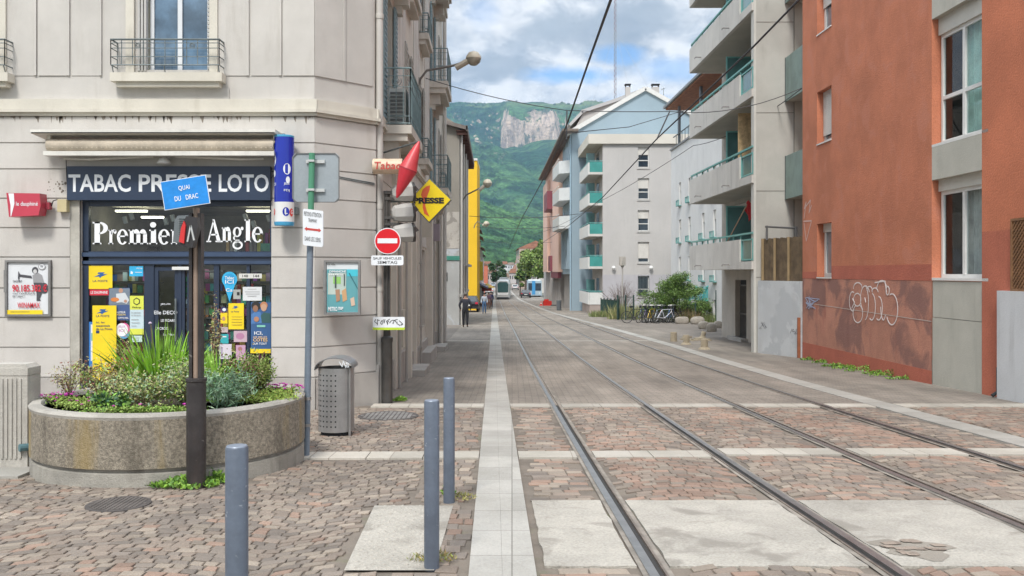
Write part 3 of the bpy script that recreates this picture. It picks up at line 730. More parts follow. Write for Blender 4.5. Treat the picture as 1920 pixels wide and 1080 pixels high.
gp_.rect(fF, S0 + .08, S1 - .05, fz(471), fz(386), -D - .02); gp_.rect(fF, S0 + .08, fx(267), fz(706), fz(497), -D - .02); gp_.rect(fF, fx(288), fx(327), gF + .1, fz(503), -D - .02); gp_.rect(fF, fx(362), S1 - .05, fz(705), fz(497), -D - .02)
build('shop_glass', gp_, gsh, BL)
# interior: room, ceiling tubes, shelves with stock
ro = MB(); ro.box(fF, S0 - .05, S1 + .05, gF, fz(380), -3.2, -.16); ro.f = [f for i, f in enumerate(ro.f) if i != 1]
build('shop_interior', ro, mat('shop_wall', (.36, .34, .28), .9, .2, 2, 0), BL)
lt = MB()
for u, v, L in ((169, 388, 62), (205, 398, 44), (430, 388, 70), (478, 400, 28)): lt.box(fF, fx(u), fx(u + L), fz(v) - .015, fz(v) + .012, -.9 - (v - 388) * .03, -.85 - (v - 388) * .03)
m_em = bpy.data.materials.new('tube_light'); m_em.use_nodes = True; e_ = m_em.node_tree.nodes['Principled BSDF']; e_.inputs['Emission Color'].default_value = (1, .93, .75, 1); e_.inputs['Emission Strength'].default_value = 7
build('ceiling_light', lt, m_em, BL)
spt = MB()
for u, v in ((200, 402), (213, 395), (280, 405), (294, 398), (436, 396), (452, 410), (482, 398)): spt.tube([fF.p(fx(u), fz(v), -.6), fF.p(fx(u) + .03, fz(v) - .1, -.6)], .035, 10)
build('spotlight', spt, m_white, BL)
rr = random.Random(5)
pal = [(.5, .06, .06), (.06, .12, .4), (.65, .6, .1), (.6, .6, .58), (.1, .3, .15), (.5, .3, .1), (.03, .03, .04), (.4, .1, .3), (.1, .4, .45), (.25, .22, .2), (.05, .05, .05), (.3, .3, .3)]
stk = MB()
for px0, px1, w_, vv0, vv1 in ((168, 266, -.55, 710, 505), (286, 330, -1.3, 720, 515), (364, 400, -.5, 710, 500), (404, 506, -.55, 710, 505)):
    for r_ in range(9):
        y = vv0 - (vv0 - vv1) * r_ / 9; u = px0
        while u < px1:
            ww = rr.uniform(6, 13); 
            if rr.random() > .12:
                stk.cc = tuple(min(.8, c * rr.uniform(.8, 1.5)) for c in rr.choice(pal)); stk.box(fF, fx(u), fx(u + ww * .9), fz(y), fz(y - rr.uniform(12, 20)), w_ - .02, w_ + .0 + rr.uniform(0, .04))
            u += ww
for i in range(14):
    u = 400 + i * 7.6; stk.cc = rr.choice(pal); stk.box(fF, fx(u), fx(u + 6), fz(470), fz(455 - rr.uniform(0, 35)), -.75, -.6)
stk.cc = (.04, .16, .11); stk.box(fF, fx(478), fx(506), fz(470), fz(455), -.5, -.3)
build('shelved_stock', stk, mat('stock', (1, 1, 1), .6, .1, 8, 0, 40, attr=True), BL)
shv = MB()
for px0, px1, w_ in ((168, 266, -.6), (286, 330, -1.35), (364, 400, -.55), (404, 506, -.6)):
    for r_ in range(10): y = 712 - 205 * r_ / 9; shv.box(fF, fx(px0), fx(px1), fz(y) - .02, fz(y), w_ - .25, w_ + .09)
build('shelf', shv, flat('shelf_grey', (.15, .15, .15), .6), BL)
# fascia
m_sign = mat('fascia_navy', (.022, .038, .075), .4, .08, 2, 0, 40, fine=.03); m_let = flat('letter_white', (.72, .75, .78), .5)
fa = MB(); fa.box(fF, fx(131), fx(510), fz(376), fz(313), 0, .09); FA = build('fascia_board', fa, m_sign, BL)
tx = MB()
tx.text(fF, 'TABAC', fx(134), fx(250), fz(361), fz(328), .093, .02); tx.text(fF, 'PRESSE', fx(265), fx(400), fz(361), fz(328), .093, .02); tx.text(fF, 'LOTO', fx(414), fx(507), fz(361), fz(328), .093, .02)
build('fascia_lettering', tx, m_let, FA)
# big window name, slab serif letters with feet
wl = -D + .004
def glyph(ch, px0, px1, base, xh, mb):
    "slab-serif letter drawn in units of the x-height"
    def R4(a, b_, c, d): polys.append([(a, c), (b_, c), (b_, d), (a, d)])
    def ring(cx, cy, rx, ry, tx_, ty_, a0, a1, n=18):
        for k in range(n):
            t0, t1 = R(a0 + (a1 - a0) * k / n), R(a0 + (a1 - a0) * (k + 1) / n)
            polys.append([(cx + rx * math.cos(t0), cy + ry * math.sin(t0)), (cx + rx * math.cos(t1), cy + ry * math.sin(t1)), (cx + (rx - tx_) * math.cos(t1), cy + (ry - ty_) * math.sin(t1)), (cx + (rx - tx_) * math.cos(t0), cy + (ry - ty_) * math.sin(t0))])
    def dot(cx, cy, r): polys.append([(cx + r * math.cos(k * .3927), cy + r * math.sin(k * .3927)) for k in range(16)])
    polys = []; S = .31; W_ = 1.0
    if ch == 'P': R4(.12, .12 + S + .04, 0, 1.53); R4(0, .56, 0, .10); R4(0, .45, 1.43, 1.53); ring(.42, 1.11, .56, .42, .29, .10, -90, 90); W_ = .98
    if ch == 'r': R4(.1, .1 + S, 0, 1); R4(0, .52, 0, .09); R4(0, .3, .91, 1); ring(.62, .62, .36, .40, .2, .16, 60, 170); dot(.72, .86, .15); W_ = .86
    if ch == 'e': ring(.46, .5, .46, .53, .25, .09, 0, 318, 26); R4(.15, .9, .50, .59); W_ = .92
    if ch in 'mn':
        xs_ = [.1, .64] + ([1.18] if ch == 'm' else [])
        for x in xs_: R4(x, x + S, 0, 1 if x == .1 else .72); R4(x - .09, x + S + .1, 0, .09)
        R4(0, .3, .91, 1)
        for x in xs_[1:]: ring(x - .02, .68, .29, .35, .28, .16, 0, 165)
        W_ = xs_[-1] + S + .1
    if ch == 'i': R4(.1, .1 + S, 0, 1); R4(0, .48, 0, .09); R4(0, .3, .91, 1); dot(.23, 1.33, .19); W_ = .48
    if ch == 'l': R4(.1, .1 + S, 0, 1.53); R4(0, .48, 0, .09); R4(0, .3, 1.44, 1.53); W_ = .48
    if ch == 'A': polys += [[(.52, 1.53), (.72, 1.53), (1.26, .05), (.93, .05)], [(.10, .05), (.22, .05), (.66, 1.4), (.58, 1.5)]]; R4(.3, .95, .45, .55); R4(0, .42, 0, .09); R4(.80, 1.36, 0, .09); W_ = 1.36
    if ch == 'g': ring(.40, .68, .36, .34, .2, .08, 0, 360, 26); ring(.44, -.20, .44, .30, .16, .12, 0, 360, 26); ring(.28, .28, .22, .16, .12, .1, 90, 250); R4(.25, .6, .03, .16); dot(.82, .92, .12); W_ = .94
    for p in polys: mb.add([fF.p(fx(px0 + (px1 - px0) * x / W_), fz(base) + y * (fz(0) - fz(xh)) , wl) for x, y in p], [tuple(range(len(p)))])
m_sw = flat('sign_white', (.78, .80, .82), .5); LT = thing('window_name', 'large white slab serif lettering Premier Angle on the shop glass', 'lettering', tuple(fF.p(fx(330), fz(458), wl)))
for word, base in (([('P', 168, 197), ('r', 198, 213), ('e', 214, 235), ('m', 236, 273), ('i', 275, 290), ('e', 292, 314), ('r', 316, 335)], 457.5), ([('A', 383, 412), ('n', 412, 431), ('g', 432, 453), ('l', 455, 467), ('e', 469, 490)], 453.5)):
    for ch, a, b_ in word: g_ = MB(); glyph(ch, a, b_, base, 27.5 if word[0][0] == 'P' else 28, g_); build('letter', g_, m_sw, LT)
nm = MB(); nm.text(fF, 'PRESSE', fx(270), fx(299), fz(468), fz(462), wl, .02); build('window_lettering', nm, m_dark, BL)
dl = MB()
for t_, a, b_, y0, y1 in (('JEUX', 296, 316, 573, 569), ('Elle DECO', 284, 328, 590, 583), ('LE FIGARO', 297, 326, 604, 599), ('LA CROIX', 287, 311, 619, 614), ('La Tribune', 302, 326, 630, 626)): dl.text(fF, t_, fx(a), fx(b_), fz(y0), fz(y1), wl, .01)
build('door_lettering', dl, m_let, DO)

# ---------------------------------------------------------------- awning, rolled up above the shop
AW = thing('awning', 'beige retractable awning rolled up above the shop sign', 'awning', (fx(310), SY - .3, fz(298)))
a_ = MB(); a_.box(fF, fx(85), fx(530), fz(258), fz(251), .02, .42); a_.poly(Fr(fF.o, (0, -1, 0), (0, 0, 1), (1, 0, 0)), [(.02, fz(262)), (.42, fz(258)), (.42, fz(256)), (.02, fz(256))], fx(86), fx(529))
build('cover', a_, mat('awning_cover', (.60, .585, .54), .6, .1, 1.5, .1, 40, stain=.5), AW)
a_ = MB(); a_.tube([fF.p(fx(108), fz(277), .27), fF.p(fx(524), fz(277), .27)], .088, 14); 
for i in range(46): u = fx(110 + i * 9.1); a_.tube([fF.p(u, fz(284), .34), fF.p(u + .05, fz(270), .33)], .012, 5)
build('fabric_roll', a_, mat('awning_fabric', (.46, .40, .32), .9, .15, 4, .3, 30, stain=.4), AW, smooth='auto')
a_ = MB(); a_.box(fF, fx(107), fx(527), fz(298), fz(290), .30, .40); a_.tube([fF.p(fx(130), fz(300), .16), fF.p(fx(180), fz(302), .2), fF.p(fx(300), fz(297), .24)], .018, 6); a_.tube([fF.p(fx(500), fz(300), .16), fF.p(fx(460), fz(302), .2), fF.p(fx(340), fz(297), .24)], .018, 6)
build('front_bar', a_, mat('awning_cover', (.6, .58, .54)), AW)
a_ = MB()
for u in (108, 522): a_.box(fF, fx(u), fx(u + 6), fz(292), fz(258), 0, .3)
build('end_bracket', a_, cream, AW)
# floodlight over the fascia
FLd = thing('floodlight', 'small white floodlight between awning and dark blue fascia', 'lamp', tuple(fF.p(fx(317), fz(306), .2)))
a_ = MB(); a_.lathe(fF.p(fx(317), fz(308), .2), [(.02, .08), (.06, .06), (.085, .02), (.10, -.01), (.05, -.02)], 14); build('shade', a_, m_white, FLd, smooth='auto')
build('arm', MB().tube([fF.p(fx(317), fz(303), .2), fF.p(fx(317), fz(300), .0)], .012, 6), m_iron, FLd)

cb_ = MB(); cb_.tube([fF.p(fx(510), fz(322), .03), fF.p(fx(589), fz(323), .03), fC.p(LC * .98, fz(334) + .0, .03)], .008, 5); cb_.tube([fF.p(fx(512), fz(330), .03), fF.p(fx(589), fz(326), .03), fC.p(LC * .98, fz(337), .03)], .007, 5); cb_.tube([fF.p(fx(510), fz(334), .03), fF.p(fx(520), fz(322), .03)], .006, 5)
build('wall_cable', cb_, m_iron, BL)
dt = MB(); rr = random.Random(31)
for i in range(60):
    u = fx(rr.uniform(0, 588)); v = fz(218) - .002; L_ = rr.uniform(.03, .12) ; w_ = rr.uniform(.006, .03); dt.add([fF.p(u - w_, v, .0235), fF.p(u + w_, v, .0235), fF.p(u + w_ * .3, v - L_, .0235), fF.p(u - w_ * .2, v - L_ * .8, .0235)], [(0, 1, 2, 3)])
for i in range(26): u = fx(rr.uniform(90, 140)); v = fz(rr.uniform(335, 362)); r_ = rr.uniform(.004, .02); dt.disc(fF, u, v, r_, .0225, .0235, 7, r_ * rr.uniform(.5, 1.4))
build('dirt_stain', dt, mat('dirt', (.20, .17, .14), .95), BL)
t = thing('flower_pot', 'beige flower pot with a small plant against the right shop window', 'flower pot', (fx(487), SY - .25, fz(712)))
build('pot', MB().lathe((fx(487), SY - .25, 0), [(.10, fz(716)), (.13, fz(688)), (.145, fz(687)), (.145, fz(681)), (.12, fz(681)), (.1, fz(690))], 20), flat('pot_beige', (.42, .30, .19), .7), t, smooth='auto')
t = thing('shop_box_sign', 'muted purple box sign projecting from the side street facade', 'sign', tuple(fL.p(25.7, 2.7, .2)))
build('box', MB().box(fL, 25.6, 25.8, ZZ(452, 25.7), ZZ(420, 25.7), .08, .34), flat('sign_mauve', (.26, .22, .25), .5), t); build('bracket', MB().box(fL, 25.65, 25.75, ZZ(430, 25.7), ZZ(426, 25.7), 0, .08), m_iron, t)
t = thing('condenser_unit', 'slatted white air conditioner unit on the nearest side balcony', 'air conditioner', tuple(fL.p(15.9, 4.08, .25)))
build('case', MB().box(fL, 15.5, 16.3, 4.09, 4.75, .08, .36), flat('ac_grey', (.5, .5, .48), .5), t); u_ = MB(); f_ = Fr(fL.p(15.495, 0, 0), (1, 0, 0), (0, 0, 1), (0, -1, 0))
for i in range(9): u_.box(f_, .10, .34, 4.13 + i * .065, 4.165 + i * .065, 0, .012)
build('grille', u_, flat('ac_dark', (.12, .12, .12)), t)
# ================================================================ THINGS ON AND IN FRONT OF THE SHOP
def solid_part(name, mb, m, par, sm=False): return build(name, mb, m, par, sm)
def poster(name, label, px, base=(.7, .7, .7), art=None, cat='poster', grp='posters and notices stuck in the shop window', w=-.088, plane=None, th=.003):
    fr = plane or fF; x0, y0, x1, y1 = px
    m_ = MB(); m_.box(fr, fx(x0), fx(x1), fz(y1), fz(y0), w, w + th)
    o = solo(name, m_, flat('paper_%d_%d_%d' % tuple(int(c * 99) for c in base), base, .5), label, cat, grp, origin=tuple(fr.p(fx((x0 + x1) / 2), fz((y0 + y1) / 2), w)))
    for ii, it in enumerate(art or []):
        k, col = it[0], it[1]; q_ = MB(); z = w + th + .0012 * (ii + 1)
        if k == 'R': q_.rect(fr, fx(it[2]), fx(it[4]), fz(it[5]), fz(it[3]), z)
        elif k == 'T': q_.text(fr, it[2], fx(it[3]), fx(it[5]), fz(it[6]), fz(it[4]), z, .012)
        elif k == 'P': q_.add([fr.p(fx(a), fz(b_), z) for a, b_ in it[2]], [tuple(range(len(it[2])))])
        elif k == 'E': q_.add([fr.p(fx(it[2] + it[4] * math.cos(i * .3142)), fz(it[3] + it[5] * math.sin(i * .3142)), z) for i in range(20)], [tuple(range(20))])
        build('printed_text' if k == 'T' else 'printed_area', q_, flat('ink_%d_%d_%d' % tuple(int(c * 99) for c in col), col, .55), o)
    return o
YEL = (.78, .58, .015); BLU = (.02, .10, .30); DKB = (.02, .04, .12); WHT = (.74, .75, .76); RED = (.55, .03, .05); BLK = (.02, .02, .02); SKN = (.45, .25, .17); CYA = (.03, .38, .66); GRY = (.3, .3, .3); GRN = (.1, .35, .12)
def bird(x, y, s): return [('P', BLU, [(x - s, y + .25 * s), (x - .1 * s, y - .15 * s), (x - .5 * s, y - .2 * s), (x - .35 * s, y - .42 * s), (x + .6 * s, y - .42 * s), (x + .35 * s, y - .15 * s), (x + s, y - .18 * s), (x + .1 * s, y + .22 * s), (x - .1 * s, y + .45 * s), (x - .25 * s, y + .2 * s)])]
poster('window_poster', 'square yellow postal poster with blue emblem, top left of the shop window', (161, 498, 206, 542), YEL, bird(184, 516, 13) + [('T', DKB, 'LA POSTE', 169, 525, 197, 529)])
poster('hanging_banner', 'tall narrow yellow postal banner hanging left of the shop door', (170, 573, 215, 714), YEL, bird(189, 585, 12) + [('T', DKB, 'LA POSTE', 177, 591, 202, 595), ('T', DKB, 'Ici, les', 177, 603, 193, 607), ('T', DKB, 'essentiels', 177, 609, 203, 613), ('T', DKB, 'de La Poste', 177, 615, 208, 619), ('R', DKB, 177, 620, 183, 625)], 'banner', None, -.06)
poster('window_sticker', 'narrow red sticker strip under the square yellow poster', (163, 543, 203, 554), RED, [('T', WHT, 'LE DAUPHINE', 165, 546, 197, 551)])
poster('window_poster', 'poster of a man in white shirt above a dark blue field', (199, 540, 239, 601), (.05, .09, .22), [('R', (.16, .2, .25), 200, 541, 239, 572), ('E', SKN, 222, 545, 4, 4.5), ('P', (.55, .58, .6), [(213, 551), (230, 549), (238, 563), (233, 570), (224, 567), (214, 568)]), ('E', (.6, .2, .05), 211, 562, 8, 4), ('E', SKN, 231, 565, 3, 3), ('T', WHT, 'AUTEUR', 214, 584, 231, 588), ('T', (.75, .6, .2), 'PASSION', 213, 589, 231, 592), ('T', WHT, 'OFFICIEL', 217, 595, 237, 598)])
poster('window_poster', 'tall pale green poster with a cube emblem left of the door', (239, 555, 265, 628), (.50, .62, .66), [('R', (.62, .66, .08), 239, 555, 265, 581), ('R', (.62, .66, .08), 239, 617, 265, 628), ('P', BLK, [(252, 558), (258, 562), (258, 569), (252, 573), (246, 569), (246, 562)]), ('P', (.62, .66, .08), [(252, 560), (256.5, 563), (256.5, 568), (252, 571), (247.5, 568), (247.5, 563)]), ('T', BLK, 'Pickup', 244, 575, 260, 579), ('T', GRY, 'Le service', 242, 585, 259, 588), ('T', GRY, 'de livraison', 242, 590, 260, 593), ('R', GRY, 242, 599, 256, 600), ('R', GRY, 242, 605, 258, 606), ('R', GRY, 242, 611, 252, 612)])
poster('window_sticker', 'light blue rectangular sticker at the top of the left shop window', (238, 499, 264, 518), CYA, [('P', WHT, [(241, 508), (245, 510), (244, 514), (240, 513)]), ('T', WHT, 'FDJ', 252, 502, 262, 505), ('R', WHT, 249, 510, 262, 511)])
poster('window_sticker', 'round white sticker with rainbow rim beside the yellow banner', (220, 619, 228, 621), WHT, [('E', (.6, .5, .05), 226, 621, 13, 14.5), ('E', (.1, .3, .5), 228, 624, 11, 12), ('E', (.65, .1, .3), 229, 617, 10, 11), ('E', WHT, 224, 619, 11.5, 12.5), ('T', (.5, .2, .4), 'JEUX', 217, 611, 231, 616), ('T', (.5, .2, .4), 'ICI', 219, 618, 229, 623)])
poster('window_poster', 'blue edged strip poster behind the left end of the banner', (161, 604, 170, 690), (.04, .2, .55), [('R', WHT, 165, 609, 169, 678), ('R', (.1, .4, .35), 166, 625, 169, 640)], w=-.092)
poster('window_notice', 'small pale green notice under the cube poster', (243, 630, 262, 642), (.5, .66, .62), [('R', GRY, 245, 634, 258, 635), ('R', GRY, 245, 638, 256, 639)])
poster('window_poster', 'red and white printed poster low in the left shop window', (214, 672, 247, 708), (.55, .55, .56), [('R', RED, 214, 672, 247, 690), ('T', WHT, 'PRESSE', 217, 676, 244, 681)])
# pin balloon
pts = [(427 + 14.5 * math.sin(t), 524 - 14.5 * math.cos(t)) for t in [i * math.pi / 12 for i in range(-9, 10)]]
poster('window_sticker', 'light blue map-pin shaped sticker on the right shop window', (426, 530, 428, 532), CYA, [('P', CYA, pts + [(427, 566)]), ('E', (.02, .28, .55), 427, 524, 11, 11), ('T', WHT, 'Tabac', 418, 518, 436, 524), ('T', WHT, 'ICI', 419, 525, 435, 532), ('T', WHT, 'Ca', 420, 541, 433, 547)])
poster('window_notice', 'narrow white label reading 148 and 144', (445, 513, 488, 522), (.6, .6, .57), [('T', BLK, '148', 451, 515, 462, 520), ('T', BLK, '144', 472, 515, 483, 520)])
poster('window_notice', 'plain white paper notice in the upper right shop window', (452, 538, 488, 564), (.62, .64, .65), [('R', GRY, 461, 542, 478, 543), ('R', GRY, 456, 547, 484, 548), ('R', GRY, 458, 551, 484, 552), ('R', GRY, 461, 555, 478, 556)])
poster('window_notice', 'grey square notice beside the map-pin sticker', (434, 543, 448, 561), (.35, .36, .34), [('R', BLK, 441, 548, 446, 554)])
poster('window_sticker', 'small yellow sticker below a round blue badge', (410, 587, 423, 607), YEL, [('E', DKB, 417, 581, 6, 5), ('E', WHT, 417, 581, 3.4, 3), ('E', SKN, 416, 598, 3, 4)])
poster('window_poster', 'yellow postal notice with a list, right of the lamp post', (425, 569, 454, 618), YEL, bird(438, 577, 7) + [('T', DKB, 'La Poste', 430, 583, 445, 586)] + [('R', (.4, .3, .05), 431, y, 451, y + 1) for y in (594, 599, 604, 609)])
poster('window_poster', 'blue poster with two men above large pale lettering', (467, 567, 505, 663), (.035, .10, .24), [('P', (.07, .18, .4), [(468, 590), (476, 584), (486, 586), (488, 606), (468, 608)]), ('P', (.03, .09, .09), [(486, 592), (492, 586), (504, 588), (505, 606), (488, 606)]), ('E', BLK, 477, 574, 9, 8), ('E', (.25, .13, .08), 476, 579, 5, 6.5), ('E', (.45, .2, .1), 492, 573, 7, 7), ('E', (.5, .3, .2), 492, 577, 5.5, 7), ('E', (.4, .2, .12), 478, 599, 5, 5), ('R', (.2, .5, .4), 479, 610, 495, 614), ('T', WHT, 'ICI,', 474, 622, 490, 629), ('T', (.7, .5, .3), 'LES BELLES', 472, 631, 498, 634), ('T', (.75, .5, .2), 'COTES', 472, 635, 499, 641), ('T', WHT, 'SUR TOUT', 472, 643, 498, 647), ('R', YEL, 467, 655, 505, 663)])
poster('window_notice', 'small teal card low beside the lamp post', (410, 627, 425, 645), (.03, .35, .38), [('R', WHT, 413, 631, 421, 633)])
poster('window_notice', 'lilac notice with faint pattern under the yellow list', (435, 621, 460, 642), (.5, .36, .42), [('E', (.42, .2, .32), 447, 631, 8, 6)])
poster('window_notice', 'small greyish pink card above the teal card', (411, 614, 424, 624), (.5, .4, .4), [('R', GRY, 413, 617, 422, 618)])
poster('window_notice', 'large pale sheet lowest in the right shop window', (407, 646, 431, 674), (.6, .56, .62), [('R', (.35, .3, .4), 411, 652, 414, 672)])
poster('window_notice', 'pink and mauve picture card beside the pale sheet', (439, 648, 457, 676), (.5, .3, .42), [('E', (.35, .15, .15), 447, 655, 4, 4)])
# wall poster cases
def case(label, px, paper, art):
    x0, y0, x1, y1 = px; t = thing('poster_case', label, 'poster case', tuple(fF.p(fx((x0 + x1) / 2), fz(y1), .03)), 'poster cases screwed to the shop wall')
    f = MB(); f.frame(fF, fx(x0), fx(x1), fz(y1), fz(y0), .032, .022, .075); f.box(fF, fx(x0), fx(x1), fz(y1), fz(y0), .022, .035); f.box(fF, fx(x0) - .01, fx(x0) + .03, fz(y0 + 60), fz(y0 + 18), .03, .082)
    build('frame', f, mat('case_metal', (.24, .235, .23), .45, .1, 3, 0, 40, .5), t)
    pp = build('poster', MB().rect(fF, fx(x0 + 4.5), fx(x1 - 4.5), fz(y1 - 4.5), fz(y0 + 4.5), .045), flat('poster_paper_%d' % x0, paper, .4), t)
    groups = {}
    for n_, it in enumerate(art):
        k, col = it[0], it[1]; q_ = groups.setdefault(col, MB()); z = .0465 + .0012 * n_
        if k == 'R': q_.rect(fF, fx(it[2]), fx(it[4]), fz(it[5]), fz(it[3]), z)
        elif k == 'T': q_.text(fF, it[2], fx(it[3]), fx(it[5]), fz(it[6]), fz(it[4]), z, .02)
        elif k == 'P': q_.add([fF.p(fx(a), fz(b_), z) for a, b_ in it[2]], [tuple(range(len(it[2])))])
        elif k == 'E': q_.add([fF.p(fx(it[2] + it[4] * math.cos(i * .3142)), fz(it[3] + it[5] * math.sin(i * .3142)), z) for i in range(20)], [tuple(range(20))])
    for col, q_ in groups.items(): build('printed_area', q_, flat('ink_%d_%d_%d' % tuple(int(c * 99) for c in col), col, .55), pp)
DG = (.06, .06, .07); MG = (.28, .28, .29)
case('poster case with a black and white archer and red figures, left of the shop', (14, 488, 99, 593), (.62, .64, .66),
     [('P', MG, [(64, 516), (74, 511), (82, 516), (86, 530), (80, 540), (66, 532)]), ('E', DG, 69, 507, 6, 6.5), ('E', (.5, .5, .5), 69, 509, 3.5, 4), ('P', DG, [(38, 514), (62, 517), (64, 522), (38, 519)]), ('P', DG, [(38, 508), (41, 514), (39, 528), (37, 521)]), ('P', DG, [(66, 530), (82, 530), (84, 545), (78, 560), (80, 564), (72, 564), (72, 548)]), ('E', DG, 86, 540, 8, 10), ('E', MG, 82, 500, 7, 6), ('E', (.62, .64, .66), 82, 500, 5.5, 4.6), ('T', DG, 'W', 79, 497, 85, 502), ('T', DG, 'GAGNEZ', 28, 525, 45, 529), ('T', RED, '90.185.382 €', 27, 533, 92, 547), ('T', DG, 'ON T\'EXPLIQUE', 28, 549, 70, 552), ('T', DG, 'EN TABAC !', 28, 554, 51, 557), ('T', RED, 'WINAMAX', 37, 567, 79, 577), ('R', YEL, 18, 581, 84, 589), ('R', DG, 24, 584, 60, 585)])
case('poster case with a teal street scene of people, right of the shop', (609, 488, 677, 590), (.60, .64, .66),
     [('R', (.10, .30, .33), 614, 505, 672, 585), ('R', (.42, .50, .45), 616, 512, 650, 552), ('R', (.05, .45, .55), 652, 505, 672, 518), ('R', (.25, .5, .12), 626, 519, 640, 532), ('P', (.5, .3, .15), [(642, 545), (650, 540), (652, 562), (644, 566)]), ('P', (.35, .2, .12), [(630, 543), (638, 542), (639, 563), (632, 566)]), ('P', (.55, .4, .3), [(658, 560), (665, 556), (667, 572), (660, 574)]), ('P', (.02, .12, .14), [(655, 512), (657, 512), (672, 540), (672, 543)]), ('R', (.06, .08, .08), 629, 516, 632, 540), ('R', (.06, .08, .08), 646, 514, 648, 536), ('T', WHT, 'DIMANCHE', 619, 507, 650, 511), ('T', WHT, 'EN FETE', 619, 513, 645, 516), ('T', (.1, .1, .1), 'La ville', 616, 494, 630, 497), ('T', WHT, 'METRO', 617, 575, 634, 583), ('T', WHT, 'mag', 636, 575, 645, 583)])

# red press sign on the wall (box) and its junction box
t = thing('press_sign', 'red box sign with a white stripe on the wall left of the shop', 'sign', tuple(fF.p(fx(65), fz(410), .1)))
b_ = MB(); b_.poly(fF, [(fx(33), fz(365)), (fx(94), fz(366)), (fx(96), fz(388)), (fx(92), fz(406)), (fx(38), fz(409))], .10, .30); build('box', b_, flat('press_red', (.46, .045, .075), .35), t)
b_ = MB(); b_.add([fF.p(fx(a), fz(c), .302) for a, c in ((37, 366), (47, 366), (48, 385), (42, 408), (41, 408), (41, 388))], [tuple(range(6))]); build('stripe', b_, m_let, t)
build('lettering', MB().text(fF, 'le dauphiné', fx(51), fx(91), fz(391), fz(381), .303, .005), m_let, t)
build('bracket', MB().box(fF, fx(94), fx(103), fz(394), fz(381), .08, .16), flat('press_red2', (.3, .04, .06)), t)
t = thing('junction_box', 'small yellowed junction box between red sign and dark blue fascia', 'junction box', tuple(fF.p(fx(124), fz(400), .03)))
build('box', MB().box(fF, fx(115), fx(132), fz(398), fz(375), .02, .12), flat('yellowed', (.5, .43, .25)), t)
build('cable', MB().tube([fF.p(fx(103), fz(387), .1), fF.p(fx(108), fz(378), .13), fF.p(fx(115), fz(375), .1)], .008, 5).tube([fF.p(fx(131), fz(376), .05), fF.p(fx(128), fz(330), .05), fF.p(fx(127), fz(300), .05)], .006, 5), m_dark, t)

# blue lottery tube on the wall
t = thing('tube_sign', 'tall blue cylinder sign with white lower end right of the awning', 'sign', tuple(fF.p(fx(541), fz(424), .25)))
cx = fF.p(fx(541), 0, .25); rt = .142
b_ = MB(); b_.lathe((cx.x, cx.y, 0), [(rt, fz(382)), (rt, fz(263))], 32); build('blue_tube', b_, flat('lottery_blue', (.012, .03, .33), .15), t, smooth='auto')
b_ = MB(); b_.lathe((cx.x, cx.y, 0), [(rt, fz(418)), (rt, fz(382))], 32); build('white_tube', b_, flat('tube_white', (.66, .67, .66), .2), t, smooth='auto')
b_ = MB(); b_.lathe((cx.x, cx.y, 0), [(rt * .95, fz(425)), (rt * 1.01, fz(421)), (rt * 1.01, fz(418))], 32); b_.lathe((cx.x, cx.y, 0), [(rt * 1.01, fz(263)), (rt * 1.01, fz(260)), (rt * .9, fz(259))], 32); build('end_cap', b_, flat('tube_cyan', (.06, .3, .5), .3), t, smooth='auto')
def cyl_text(s, ang0, ang1, v0, v1, r=rt + .003, mb=None):
    vs, fs = text_mesh(s, .01); x0 = min(v[0] for v in vs); x1 = max(v[0] for v in vs); y0 = min(v[1] for v in vs); y1 = max(v[1] for v in vs)
    out = []
    for x, y in vs: a = R(ang0 + (x - x0) / (x1 - x0) * (ang1 - ang0)); out.append((cx.x + r * math.sin(a), cx.y - r * math.cos(a), v0 + (y - y0) / (y1 - y0) * (v1 - v0)))
    return mb.add(out, fs)
def cyl_blob(mb, a, v, ra, rv, r=rt + .002, n=18): return mb.add([(cx.x + r * math.sin(R(a + ra * math.cos(i * 2 * math.pi / n))), cx.y - r * math.cos(R(a + ra * math.cos(i * 2 * math.pi / n))), v + rv * math.sin(i * 2 * math.pi / n)) for i in range(n)], [tuple(range(n))])
b_ = MB(); cyl_blob(b_, -62, fz(305), 22, .09); cyl_blob(b_, -58, fz(330), 14, .05); cyl_blob(b_, 30, fz(322), 22, .08); cyl_blob(b_, 35, fz(342), 12, .05); cyl_text('ICI', -70, -40, fz(352), fz(347), mb=b_); cyl_text('JEUX', 12, 45, fz(352), fz(347), mb=b_); cyl_text('FDJ', 12, 45, fz(364), fz(359), mb=b_); build('emblem', b_, m_let, t)
b_ = MB(); cyl_blob(b_, -72, fz(307), 10, .035, rt + .004); cyl_blob(b_, -62, fz(400), 14, .05, rt + .002); cyl_blob(b_, 58, fz(401), 14, .06, rt + .004); build('red_emblem', b_, flat('lottery_red', (.6, .05, .04)), t)
b_ = MB(); cyl_blob(b_, 24, fz(400), 20, .065, rt + .003); build('blue_emblem', b_, flat('lottery_blue', (.012, .03, .33)), t)
b_ = MB(); cyl_text('L', 16, 32, fz(404), fz(395), rt + .006, b_); cyl_text('O', -68, -56, fz(403), fz(396), rt + .006, b_); cyl_text('G', 52, 66, fz(404), fz(397), rt + .008, b_); build('lettering', b_, m_let, t)
build('bracket', MB().box(fF, fx(552), fx(562), fz(403), fz(390), .0, .2).box(fF, fx(537), fx(541), fz(262), fz(255), 0, .25), m_iron, t)

